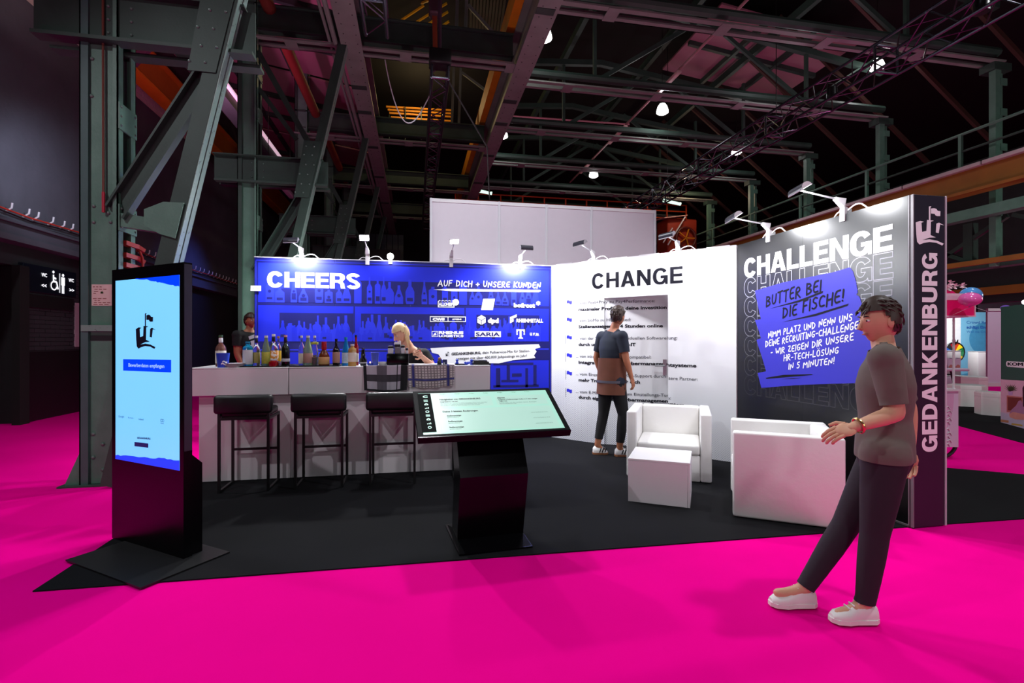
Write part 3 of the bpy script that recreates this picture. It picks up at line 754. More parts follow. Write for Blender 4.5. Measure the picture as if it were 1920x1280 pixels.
t = thing('light_trunking', 'dark trunking with a weakly glowing pale tube along its top edge crossing behind the green columns', 'trunking', (-3.75, 12, 6.3), kind='structure')
part('duct', MB().box((-3.95, 7.6, 6.2), (-3.66, 18.5, 6.42)), STEELD, t)
part('edge_tube', MB().tube([(-3.64, 7.4, 6.44), (-3.64, 18.6, 6.44)], .045, 10), mat('pink_tube', (255, 214, 232), .3, emit=.55), t)  # brightness of the top edge is put in as a weak glow
t = thing('tube_fixture', 'short hanging tube light fixture between the second and third columns', 'lamp', (-3.35, 13, 5.3))
part('housing', MB().bbox((-3.35, 12.0, 5.25), (-3.21, 14.3, 5.37), .03, 2), mat('lilac_tube', (176,140,168), .5), t)
for y in (12.1, 14.1): part('hanger', MB().tube([(-3.28, y, 5.37), (-3.28, y, 6.98)], .008, 6), BLACKM, t)
alongY(560, 140, 7.6, 8, 20, .12, mat('red_brown_pipe', (112, 40, 30), .6), 'red_pipe', 'red brown pipe running back behind the second column', 'pipe')
# far left gallery
t = thing('gallery', 'dark gallery front with pale boarded wall far back on the left', 'gallery', (-4, 24, 4), kind='structure')
part('front', MB().box((-6.6, 20.0, 3.9), (-0.6, 20.2, 5.0)), DARKW, t)
part('deck', MB().box((-6.6, 20.0, 3.7), (-0.6, 25, 3.9)), BLACKM, t)
for i in range(22):
    part('board', MB().bbox((-6.5+i*.27, 24.8, 3.9), (-6.5+i*.27+.255, 24.86, 6.6), .01, 1), GREYD, t)
lamp_light('SPOT', (-4.3, 23.6, 5.0), 40, (1,.97,.9), (-4.3, 24.9, 4.9), .05, 70, 1.0, 'gallery_lamp')
# ------------------------------------------------------------------ right gallery with posts, orange beam and railing
for i, Y in enumerate(RB[:5]):
    t = thing('gallery_post', 'green riveted post standing on the right gallery, %s from the camera' % ordn[i], 'post', (11.4, Y, 4.4), kind='structure', group='posts on the right gallery')
    part('channel', MB().box((11.3, Y-.12, 2.9), (11.44, Y+.0, 6.95)), STEEL, t)
    part('channel', MB().box((11.55, Y-.02, 2.9), (11.62, Y+.12, 6.95)), STEEL, t)
    part('head', MB().box((11.25, Y-.14, 6.8), (11.68, Y+.14, 6.95)), STEELD, t)
    for z in (5.2, 5.9, 6.5): part('batten', MB().box((11.42, Y-.13, z), (11.58, Y-.11, z+.14)), STEEL, t)
t = thing('gallery_beam', 'orange gallery beam with a pale top rail behind the black CHALLENGE wall', 'beam', (11.0, 10, 4.5), kind='structure')
part('web', MB().box((10.96, 3, 4.42), (11.06, 26, 4.86)), ORANGED, t)
part('flange', MB().box((10.8, 3, 4.36), (11.1, 26, 4.42)), ORANGED, t)
for i in range(14): part('top_plate', MB().bbox((10.86, 3+i*1.6, 4.86), (11.12, 3+i*1.6+1.57, 4.94), .01, 1), mat('pale_rail', (196,176,180), .5), t)
t = thing('gallery_railing', 'green tubular railing above the orange gallery beam', 'railing', (11.3, 10, 4.9), kind='structure')
part('handrail', MB().tube([(11.2, 3, 5.72), (11.2, 26, 5.72)], .03, 8), STEEL, t)
part('midrail', MB().tube([(11.2, 3, 5.36), (11.2, 26, 5.36)], .025, 8), STEELD, t)
for i in range(10): part('baluster', MB().bar((11.2, 4+i*2.2, 4.9), (11.2, 4+i*2.2, 5.72), .06, .06), STEEL, t)
t = thing('gallery_truss', 'dark green lattice under the right gallery, seen past the pillar', 'truss', (12, 8, 3), kind='structure')
part('chord', MB().box((10.9, 3, 3.86), (11.15, 24, 4.06)), STEEL, t)
part('chord', MB().box((11.4, 3, 2.9), (11.7, 24, 3.1)), STEELD, t)
for i in range(6):
    y = 6 + i*2.4
    part('post', MB().box((11.5, y, 3.1), (11.66, y+.18, 3.9)), STEELD, t)
    part('diagonal', MB().bar((11.55, y+.1, 3.1), (11.55, y+1.7, 3.9), .08, .08), STEELD, t)
    part('diagonal', MB().bar((11.55, y+3.3, 3.1), (11.55, y+1.8, 3.9), .08, .08), STEELD, t)
part('rail', MB().box((11.2, 3, 2.96), (11.3, 24, 3.06)), ORANGED, t)
struct('wall_gallery', MB().box((14.0, 3, 2.36), (14.3, 33, 6.0)), DARKW)
struct('trim_1', MB().box((13.9, 3, 2.55), (14.0, 33, 2.75)), ORANGED)
# ------------------------------------------------------------------ crane bridge with trolley, far back
t = thing('crane_bridge', 'orange crane bridge with railing spanning the hall far behind the white panels', 'crane', (6, 19.3, 5.5), kind='structure')
part('girder', MB().box((1.5, 19.2, 5.5), (11.3, 19.6, 6.1)), mat('crane_green', (44,56,44), .6), t)
for z in (6.55, 6.85, 7.12): part('rail', MB().tube([(1.5, 19.1, z), (11.2, 19.1, z)], .028, 8), mat('crane_red', (190, 64, 22), .5), t)
for i in range(12): part('stanchion', MB().bar((1.5+i*.88, 19.1, 6.1), (1.5+i*.88, 19.1, 7.12), .05, .05), mat('crane_red', (190, 64, 22), .5), t)
t = thing('crane_trolley', 'red crane machine with a spoked wheel beyond the right end of the white panels', 'crane', (10.4, 18.4, 5.0), kind='thing')
part('body', MB().bbox((9.9, 18.3, 5.0), (11.2, 19.2, 6.35), .04, 1), mat('crane_body_red', (150, 44, 20), .55), t)
ring = [(10.65+.42*math.cos(a*math.pi/10), 18.2, 5.55+.42*math.sin(a*math.pi/10)) for a in range(21)]
part('wheel_rim', MB().tube(ring, .05, 8), mat('dark_red', (90,26,18), .5), t)
for a in range(5): part('spoke', MB().bar((10.65, 18.2, 5.55), (10.65+.4*math.cos(a*1.257), 18.2, 5.55+.4*math.sin(a*1.257)), .05, .04), ORANGE, t)
part('canopy', MB().add([(9.6,18.0,6.25),(10.6,18.0,6.4),(10.6,18.9,6.5),(9.6,18.9,6.35),(9.6,18.0,6.28),(10.6,18.0,6.43),(10.6,18.9,6.53),(9.6,18.9,6.38)], [(3,2,1,0),(4,5,6,7),(0,1,5,4),(1,2,6,5),(2,3,7,6),(3,0,4,7)]), mat('pale_sheet', (190,150,140), .5), t)
part('strut', MB().bar((9.75, 18.0, 5.2), (10.5, 18.0, 6.35), .04, .04), GREYL, t)
part('strut', MB().bar((9.6, 18.1, 5.3), (10.0, 18.1, 5.9), .04, .04), GREYL, t)
lamp_light('POINT', (10.2, 17.0, 6.9), 45, (1, .72, .5), size=.1, name='crane_lamp')
for (y, z, l) in ((20.6, 7.45, 'left'), ):
    pass
# ------------------------------------------------------------------ high-bay lamps
LAMPS = [(1020,63,9.6,'at the upper edge of the pale girder'), (942,250,14.4,'behind the lower part of the pale girder'), (1242,204,13.2,'hanging alone in the middle of the dark roof'),
         (1113,325,17.0,'lowest over the white panels'), (1645,121,12.0,'behind the upper part of the black truss'), (1381,281,16.0,'behind the lower part of the black truss')]
bell = None
for px, py, d, where in LAMPS:
    c = pd(px, py, d)
    lamp_light('POINT', c-V((0,0,.25)), 16, (.96,.98,1), size=.1, name='high_bay_light')
    if bell is None:
        bell = thing('high_bay_lamp', 'glowing bell shaped high-bay lamp ' + where, 'lamp', c, group='high-bay lamps under the roof')
        part('shade', MB().lathe([(.03,.14),(.075,.125),(.12,.06),(.15,-.04),(.155,-.10),(.148,-.10),(.11,-.13),(.0001,-.14)], c, 20), GLOW, bell)
        part('socket', MB().lathe([(.035,.14),(.035,.24),(.0001,.25)], c, 12), BLACKM, bell)
        part('cord', MB().tube([c+V((0,0,.24)), c+V((0,0,1.6))], .006, 6), BLACKM, bell)
    else:
        bl = dup(bell, c, 0, 'glowing bell shaped high-bay lamp ' + where)
        for ch in bl.children:
            if ch.name.startswith('cord'): f_ = (10.6-c.z)/1.6; ch.scale.z = f_; ch.location.z = .24*(1-f_)
for px, py, d, lab in ((905,359,18.5,'short lit tube lamp just right of the orange beam, over the white panels'), (1260,379,18.5,'lit tube lamp over the crane machine')):
    c = pd(px, py, d)
    t = thing('tube_lamp', lab, 'lamp', c)
    part('tube', MB().tube([c-V((.35,0,-.05)), c+V((.35,0,-.05))], .06, 10), mat('green_white_glow', (215,255,230), .4, emit=1.2), t)
    part('bracket', MB().bar(c-V((.3,0,-.12)), c+V((.3,0,-.0)), .1, .03), STEELD, t)
# ------------------------------------------------------------------ black lighting trusses
def box_truss(name, lab, p, q, w, n, end=True):
    p, q = V(p), V(q); t = thing(name, lab, 'truss', (p+q)/2)
    d = (q-p).normalized(); x = d.cross(V((0,0,1))).normalized(); u = x.cross(d).normalized()
    cs = [x*(w/2*i) + u*(w/2*j) for i, j in ((-1,-1),(1,-1),(1,1),(-1,1))]
    for c in cs: rod('chord', p+c, q+c, .025, BLACKT, t)
    for i in range(n):
        a, b = p + (q-p)*(i/n), p + (q-p)*((i+1)/n)
        for k in range(4):
            c0, c1 = cs[k], cs[(k+1) % 4]
            if i % 2: c0, c1 = c1, c0
            rod('brace', a+c0, b+c1, .011, BLACKT, t, 6)
        if i % 6 == 0:
            for k in range(4): rod('frame_tube', a+cs[k], a+cs[(k+1)%4], .02, BLACKT, t, 6)
    return t
bt = box_truss('lighting_truss', 'black box truss slanting across the upper right of the hall', (7.3, 1.6, 5.85), (7.3, 16.5, 5.85), .42, 36)
for y in (1.8, 5.2, 9.0, 13.5): rod('steel_rope', (7.3, y, 6.06), (7.3, y, 10.6), .008, BLACKM, bt, 6)
bt = box_truss('lighting_truss', 'black truss hanging end-on above the left edge of the white panels', (.40, 8.3, 5.9), (.40, 21.0, 5.9), .27, 34)
rod('hoist_rope', (.4, 8.4, 6.03), (.4, 8.4, 7.6), .03, mat('strap_purple', (70,56,70), .7), bt, 8)
part('end_block', MB().bbox((.22, 8.2, 5.98), (.58, 8.5, 6.22), .02, 1), BLACKM, bt)
bt = box_truss('lighting_truss', 'short black truss ending beside the left pale girder', (-.55, 2.0, 5.95), (-.55, 7.4, 5.95), .3, 14)
for y in (2.4, 7.0): rod('steel_rope', (-.55, y, 6.1), (-.55, y, 10.6), .008, BLACKM, bt, 6)
t = thing('chain_hoist', 'chain hoist with an orange strap hung from the nearest left cross beam', 'hoist', (.40, 9.95, 7.0))
part('strap', MB().bar((.36, 9.72, 7.75), (.38, 9.72, 6.85), .09, .03, (0,1,0)), mat('rust_strap', (140,66,36), .6), t)
part('chain', MB().tube([(.4, 9.7, 6.9), (.4, 9.0, 6.5), (.4, 8.5, 6.3)], .025, 6), BLACKM, t)
part('motor', MB().bbox((.25, 9.6, 7.7), (.5, 9.85, 8.3), .03, 1), mat('motor_plum', (70,50,58), .6), t)
# truss lamps: par cans on the slanting truss
for i, (px, py, lab, gl) in enumerate(((1362,302,'lilac faced spotlight hanging under the lower end of the slanting truss', True), (1560,178,'dark spotlight clamped to the middle of the slanting truss', False), (1840,15,'dark spotlight clamped near the upper end of the slanting truss', False))):
    c = pX(px, py, 7.25)
    t = thing('par_light', lab, 'spotlight', c)
    part('can', MB().lathe([(.05,.14),(.08,.12),(.09,-.06),(.085,-.06)], c, 14), BLACKM, t)
    part('lens', MB().lathe([(.085,-.055),(.0001,-.05)], c, 14), mat('lilac_lens', (214,150,230), .3, emit=.9) if gl else BLACKG, t)
    part('yoke', MB().tube([c+V((-.1,0,0)), c+V((-.1,0,.2)), c+V((.1,0,.2)), c+V((.1,0,0))], .01, 6), BLACKM, t)
# tie rods with lamp bars under the trusses, hanging cables
t = thing('tie_rod', 'pinkish tie rod with tube lamps slanting through the right hand roof trusses', 'rod', pX(1300,190,7.9), kind='structure')
pa, pb_ = (6.05, 7.0, 7.75), (6.05, 19.0, 7.75)
part('rod', MB().tube([pa, pb_], .03, 8), mat('mauve_paint', (150, 104, 112), .5), t)
for y in (10.6, 13.6, 16.4): part('lamp_bar', MB().bbox((5.98, y, 7.66), (6.1, y+1.3, 7.74), .02, 1), mat('mauve_lamp', (206,160,164), .4), t)
single('hanging_cable', MB().tube([pd(722+83*f**1.15, 112+68*f+82*math.sin(math.pi*f)**1.0, 8.4+.5*f) for f in [i/16 for i in range(17)]], .010, 6), GREYL, 'pale cable drooping between the short truss and the hanging truss end', 'cable', pd(760,200,8.7))
single('guy_cable', MB().tube([(.5, 8.4, 5.85), (1.3, 9.1, 5.0), pd(918,374,9.75)], .014, 6), BLACKM, 'black cable slanting down from the hanging truss end to the white panels', 'cable', (.5, 8.4, 5.8))
t = thing('pipe_run', 'pair of pink lit pipes hung under the third right truss', 'pipe', (3.6, 13.2, 7.2), kind='structure')
for dz in (0, .12): part('pipe', MB().tube([pd(952,217+dz*50,15.0), pd(1180,233+dz*50,15.6)], .028, 8), mat('pink_pipe', (190,110,130), .5), t)

# yellow lit gantry bars above the nearest cross beams, hangers and a corrugated sheet
t = thing('yellow_gantry', 'yellow lit gantry with parallel bars above the nearest left cross beam', 'gantry', pd(770,40,13), kind='structure')
YEL = mat('gantry_yellow', (196,150,30), .5)
for x0,y0,x1,y1 in ((716,62,795,10),(745,64,838,6),(770,66,840,22),(800,68,842,40),(790,6,806,0),(690,78,722,56)):
    part('bar', MB().bar(pd(x0,y0,13.5), pd(x1,y1,13.0), .035, .05), YEL, t)
t = thing('orange_catwalk', 'orange lit catwalk with rails behind the hanging truss end', 'gantry', pd(790,215,18), kind='structure')
for i, y in enumerate((200,206,212,220,227)):
    part('rail', MB().bar(pd(724+3*i,y,17.5), pd(846,y+7,18.2), .05, .06), ORANGE, t)
for x in (730,760,790): part('stay', MB().bar(pd(x,200,17.6), pd(x,262,17.6), .03, .03), STEELD, t)
lamp_light('POINT', pd(790,190,16.8), 60, (1,.75,.35), size=.1, name='catwalk_lamp')
lamp_light('POINT', pd(770,90,12.6), 14, (1,.8,.35), size=.1, name='gantry_lamp')
for i, (x0,y0,y1,d_) in enumerate(((859,-30,74,11.6),(876,-30,80,11.8),(851,126,240,15.6),(864,128,242,15.8))):
    single('hanger_post', MB().bar(pd(x0,y0,d_), pd(x0-4,y1,d_), .09, .07), STEELP, 'pale hanger post above a left cross beam beside the orange crane beam, ' + ['nearer pair, left','nearer pair, right','farther pair, left','farther pair, right'][i], 'post', pd(x0,y1,d_), kind='structure')
    if i % 2: single('hanger_brace', MB().bar(pd(x0+2,y0+40 if i==1 else y0+8,d_), pd(x0+58,y1-8 if i==1 else y0+50,d_), .07, .07), STEELP, 'slanting brace beside the pale hanger posts, ' + ('nearer' if i == 1 else 'farther'), 'brace', pd(x0,y1,d_), kind='structure')
t = thing('corrugated_sheet', 'olive corrugated sheet behind the nearer hanger posts', 'sheet', pd(915,40,13), kind='structure')
for i in range(11): part('rib', MB().bar(pd(884+6.5*i,-20,13.2), pd(882+5.5*i,68,13.6), .06, .03), mat('olive_sheet', (92,92,60), .5), t)
# ================================================================== THE BOOTH WALLS
HW = 2.5
YB = 6.97
# ---------------- tall white panels of the storage block behind
t = thing('white_panel_wall', 'tall white panel wall rising behind the blue printed wall', 'partition', (2.0, 9.6, 0), kind='thing')
YP = 9.6
pw = [pY(px, 400, YP).x for px in (808, 936, 1024.5, 1109, 1228)]
zt = pY(808, 371, YP).z
for i in range(4):
    part('panel', MB().bbox((pw[i]+.02, YP, 0), (pw[i+1]-.02, YP+.05, zt-.06), .006, 1), mat('lilac_white_panel', (205,198,208), .5, var=.03), t)
for i in range(5):
    part('upright', MB().bbox((pw[i]-.022, YP-.02, 0), (pw[i]+.022, YP+.06, zt), .006, 1), GREYL, t)
part('top_rail', MB().box((pw[0], YP-.012, zt-.07), (pw[4], YP+.055, zt-.005)), WHITEP, t)

# ---------------- blue wall
XL, XR = -2.06, 1.94
wb = thing('display_wall', 'blue printed booth wall with CHEERS lettering and bar shelf picture', 'booth wall', (0, YB, 0), kind='thing')
fb = Frame((0, YB, 0), (1,0,0))
seams = [XL, fb.uv(628,600)[0], fb.uv(770,600)[0], XR]
for i in range(len(seams)-1):
    part('panel', MB().bbox((seams[i]+.0008, YB, 0.012), (seams[i+1]-.0008, YB+.05, HW), .002, 1), BLUE1, wb)
part('top_profile', MB().box((XL, YB-.002, HW-.004), (XR, YB+.052, HW+.006)), GREYL, wb)
# picture of a bar shelf: lighter fields and bottle silhouettes
m1, m2, m3 = MB(), MB(), MB()
def fq(mb, pts, e): mb.flat([[fb.uv(*p) for p in pts]], fb, e)
def frect(mb, a0, b0, a1, b1, e): mb.flat([[(a0,b0),(a1,b0),(a1,b1),(a0,b1)]], fb, e)
al, ar = fb.uv(484,500)[0], fb.uv(1029,500)[0]
zt1 = fb.uv(484,492)[1]; zs1 = fb.uv(484,566)[1]; zs2 = fb.uv(484,572)[1]; zl = fb.uv(484,640)[1]
frect(m1, al, zs1, ar, zt1, .0012)                    # upper field
frect(m1, al, zl, ar, zs2, .0012)                     # lower field
fh = zt1 - zs1
zd = zs2 - (zs2 - zl)*.20
c1, c2 = fb.uv(664,600)[0], fb.uv(872,600)[0]
# dark recesses
m0 = MB()
sA, sB = fb.uv(524,560)[0], fb.uv(1000,560)[0]
frect(m0, sA, zs1+.0, fb.uv(664,550)[0], zs1+fh*.36, .0020)
frect(m0, fb.uv(674,550)[0], zs1, sB, zs1+fh*.60, .0020)
frect(m0, fb.uv(524,600)[0], zl, c1-.01, zd, .0020)
frect(m0, c1+.09, zl, c2-.02, zd, .0020)
frect(m0, c2+.16, zl, ar-.14, zd, .0020)
frect(m0, c1-.008, zl, c1+.008, zs2, .0026); frect(m0, c2-.01, zl, c2+.01, zs2, .0026)
# outline of the cabinet
for (a0, b0, a1, b1) in ((al-.03, zt1+.025, ar+.03, zt1+.035), (al-.03, .3, al-.022, zt1+.03), (ar+.022, .3, ar+.03, zt1+.03), (al, zl-.12, ar, zl-.1)):
    frect(m3, a0, b0, a1, b1, .0016)
rb = random.Random(5)
def bottle_poly(a, b, w, h, kind):
    n = w*rb.uniform(.26,.36)
    sh = h*rb.uniform(.52,.68)
    if kind == 0: pl = [(-w/2,0),(w/2,0),(w/2,sh),(n/2,sh+h*.14),(n/2,h),(-n/2,h),(-n/2,sh+h*.14),(-w/2,sh)]
    elif kind == 1: pl = [(-w/2,0),(w/2,0),(w/2,h*.35),(n/2,h*.8),(n/2,h),(-n/2,h),(-n/2,h*.8),(-w/2,h*.35)]
    elif kind == 2: pl = [(-w/2,0),(w/2,0),(w/2,h*.8),(w*.34,h*.86),(n*.6,h*.88),(n*.6,h),(-n*.6,h),(-n*.6,h*.88),(-w*.34,h*.86),(-w/2,h*.8)]
    else: pl = [(-w*.4,0),(w*.4,0),(w/2,h*.12),(w/2,h*.5),(w*.3,h*.66),(n/2,h*.72),(n/2,h),(-n/2,h),(-n/2,h*.72),(-w*.3,h*.66),(-w/2,h*.5),(-w/2,h*.12)]
    return [(a+x, b+y) for x, y in pl]
a = al + .14; k = 0
while a < ar - .12:
    w = rb.uniform(.07,.12); h = fh*rb.uniform(.34,.72)
    kind = rb.randrange(4); e = .0030 + (k % 5)*.0003
    m2.flat([bottle_poly(a, zs1, w, h, kind)], fb, e)
    if rb.random() < .55: frect(m0, a-w*.33, zs1+h*.12, a+w*.33, zs1+h*rb.uniform(.2,.38), e+.0016)
    if rb.random() < .4: m0.flat([disc(a, zs1+h*.45, w*.2, 10)], fb, e+.0016)
    a += w*rb.uniform(.95,1.7); k += 1
for row in range(3):
    a = al + .3
    while a < ar - .16:
        w = rb.uniform(.06,.12); h = (zd-zl)*rb.uniform(.5,.98)*(1-.17*row); e = .0030 + .0004*row + (k % 4)*.00008
        if abs(a-c1) > .03: (m2 if row < 2 else m1).flat([bottle_poly(a, zl, w, h, rb.randrange(4))], fb, e)
        if rb.random() < .16: frect(m0, a-w*.3, zl+h*.2, a+w*.3, zl+h*.34, e+.0018)
        a += w*rb.uniform(.8,1.25); k += 1
# equipment sketched in the lower right of the picture
for (x0,y0,x1,y1) in ((925,680,1000,684),(930,690,938,725),(950,684,956,712),(960,700,978,706),(985,690,990,726),(940,712,972,716),(1000,684,1006,722),(925,722,1010,725)):
    a0,b1 = fb.uv(x0,y0); a1,b0 = fb.uv(x1,y1); frect(m0, a0,b0,a1,b1,.0022)
frect(m1, fb.uv(920,690)[0], .35, ar, fb.uv(920,676)[1], .0012); frect(m1, al, .3, fb.uv(905,690)[0], fb.uv(600,660)[1], .0011)
part('shelf_picture', m1, BLUE2, wb); part('bottle_picture', m2, BLUE3, wb); part('recess_picture', m0, BLUE1, wb); part('frame_picture', m3, BLUE3, wb)
# lettering
mb = MB()
a0,b0 = fb.uv(501,538); a1,b1 = fb.uv(676,541.5); bt_ = fb.uv(501,509)[1]
put_heavy(mb, fb, 'CHEERS', a0, b0, a1, b1, bt_-b0, .006, .235, gap=.05)
part('lettering', mb, WHITEPR, wb, label='heavy white CHEERS lettering')
mb = MB(); pen_px(mb, fb, 'AUF DICH + UNSERE KUNDEN', (821,536), (1013,540), 10.5, .17, .006, gap=.2)
mb.flat([[fb.uv(*p) for p in ((812,543),(840,541.2),(1012,543.5),(1014,545.5),(1010,547.5),(850,546))]], fb, .006)
part('handwriting', mb, WHITEPR, wb, label='white handwritten heading with underline')
mb, md = MB(), MB()
def LG():
    global mb
    part('customer_logo', mb, WHITEPR, wb); mb = MB()
# customer logos, row one
a0,b0 = fb.uv(821,576); a1,b1 = fb.uv(852,561.5); w_, h_ = a1-a0, b1-b0
ob, ot = b0, b0+h_*.95
frame_ = [(a0,b0),(a1,b0),(a1,b0+h_*.75)] + [(a0+w_*(1-i/10), b0+h_*(.8+.12*(i%2))) for i in range(1,10)] + [(a0,b0+h_*.75)]
inner_ = [(x*1.0+(a0+w_/2-x)*.09, y+(b0+h_*.45-y)*.16) for x,y in frame_]
mb.flat([frame_, inner_[::-1]], fb, .006)
text_px(mb, fb, 'ALLOHEIM', (822.5,573), (850.5,573), 6, .05, .0065)
text_px(mb, fb, 'SENIOREN-RESIDENZEN', (822.5,575.6), (850.5,575.6), 1.2, .03, .0065)
mb.flat([disc(*fb.uv(854.5,566.5), w_*.2, 18)], fb, .0058)
LG(); quad_px(mb, fb, [(902,581),(924,581),(928,560),(906,560)], .006); text_px(md, fb, 'BECHTLE', (905,578), (923,578), 2.6, .0, .0068); part('logo_detail', md, GREYPR, wb); md = MB()
LG(); text_px(mb, fb, 'bofrost', (963,575.5), (1003,576), 7.5, .06, .006); text_px(mb, fb, '*', (1005,576), (1013,576), 11, .05, .006)
LG()
a0,b0 = fb.uv(806,603); a1,b1 = fb.uv(873.5,593.5); tt = .010
mb.flat([[(a0,b0),(a1,b0),(a1,b1),(a0,b1)], [(a0+tt,b0+tt),(a0+tt,b1-tt),(a1-tt,b1-tt),(a1-tt,b0+tt)]], fb, .006)
am = fb.uv(840,600)[0]; mb.flat([[(am-tt/2,b0),(am+tt/2,b0),(am+tt/2,b1),(am-tt/2,b1)]], fb, .0062)
text_px(mb, fb, 'CWS', (811,600.5), (834,600.5), 4.6, .09, .006); text_px(mb, fb, 'HYGIENE', (848,599.8), (865,599.8), 2.6, .06, .006)
LG(); hx = [fb.uv(*p) for p in ((902.5,590.5),(910.5,595),(910.5,604.5),(902.5,609),(895,604.5),(895,595))]
mb.flat([hx], fb, .006)
for l in (((902.5,600.5),(910.2,596)), ((902.5,600.5),(895,596)), ((902.5,600.5),(902.5,608.8))):
    v0, v1 = V(fb.uv(*l[0])), V(fb.uv(*l[1])); n_ = (v1-v0).normalized(); n_ = V((-n_.y,n_.x))*.004
    md.flat([[tuple(v0+n_),tuple(v0-n_),tuple(v1-n_),tuple(v1+n_)]], fb, .0068)
text_px(mb, fb, 'dpd', (914.5,604.5), (935,604.8), 8.5, .07, .006)
LG(); quad_px(mb, fb, [(956,594.5),(968.8,589),(968.8,594),(962,597),(956,599)], .006); quad_px(mb, fb, [(956,600),(963,597.5),(963,602.5),(956,605.8)], .006)
text_px(mb, fb, 'RHEINMETALL', (968,603.8), (1018,604.2), 6.6, .05, .006)
LG()
a0,b0 = fb.uv(809.5,631.5); a1,b1 = fb.uv(821,620.5); tt=.008
mb.flat([[(a0,b0),(a1,b0),(a1,b1),(a0,b1)], [(a0+tt,b0+tt),(a0+tt,b1-tt),(a1-tt,b1-tt),(a1-tt,b0+tt)]], fb, .006)
quad_px(mb, fb, [(811,629.5),(815,624),(819,622.5),(817,625.5),(819,628),(815,629)], .006)
text_px(mb, fb, 'RHENUS', (822.5,625.6), (869,626), 5.2, .07, .006); text_px(mb, fb, 'LOGISTICS', (822.5,631.6), (869,632), 4.6, .06, .006)
LG(); quad_px(mb, fb, [(890,631.5),(939,632),(939,621),(890,620.5)], .006); part('logo_detail', md, BLUE1, wb); md = MB(); text_px(md, fb, 'SARIA', (892,629.8), (937,630), 7.0, .03, .0068)
LG(); quad_px(mb, fb, [(968,617),(984,617.3),(984,623.5),(982,623.5),(980.5,619.5),(978,619.5),(978,632),(980.5,633),(980.5,635),(971.5,634.8),(971.5,633),(974,632),(974,619.5),(971.5,619.5),(970,623.5),(968,623.5)], .006)
quad_px(mb, fb, [(968,624.5),(970.5,624.5),(970.5,627.5),(968,627.5)], .006); quad_px(mb, fb, [(981.5,624.5),(984,624.5),(984,627.5),(981.5,627.5)], .006)
LG(); pen_px(mb, fb, 'u.v.m.', (993.5,628.5), (1011,629), 7.5, .2, .006, gap=.12)
LG(); part('logo_detail', md, BLUE1, wb)
# torn white strip with the claim
mb = MB(); quad_px(mb, fb, [(807,652.5),(840,650.5),(1010,645),(1013,651),(1003,654),(1006,659),(1001,666),(1004,671),(962,675),(935,681),(880,680),(836,684),(830,676),(822,664),(810,661)], .005)
part('torn_strip', mb, WHITEPR, wb, label='torn white strip with the claim')
md = MB()
put_castle(md, fb, *fb.uv(835.5,667.5), *fb.uv(843,659), .0065)
text_px(md, fb, 'GEDANKENBURG,', (846.5,665.5), (902,663.2), 4.6, .035, .0065); text_px(md, fb, 'dein Fullservice-Mix f\u00fcr Stellen-', (904.5,663.1), (994,659.6), 4.6, .012, .0065)
text_px(md, fb, 'anzeigen mit \u00fcber 400.000 Jobpostings im Jahr!', (855,674.5), (988,668.6), 4.6, .012, .0065)
part('claim_lettering', md, DARKPR, wb)
single('booth_number', MB().bbox((fb.uv(471,540)[0], YB-.03, fb.uv(472,545.5)[1]), (fb.uv(490.5,540)[0], YB-.022, fb.uv(472,535.5)[1]), .002, 1), WHITEPR, 'small white booth number tag at the left edge of the blue wall', 'sign', (fb.uv(471,540)[0], YB-.03, 2.0))
tag = bpy.data.objects['booth_number']
mb = MB(); text_px(mb, Frame((0,YB-.031,0),(1,0,0)), 'C.03', (475,542), (484,542.2), 3.4, .02, .001); part('lettering', mb, GREYPR, tag)

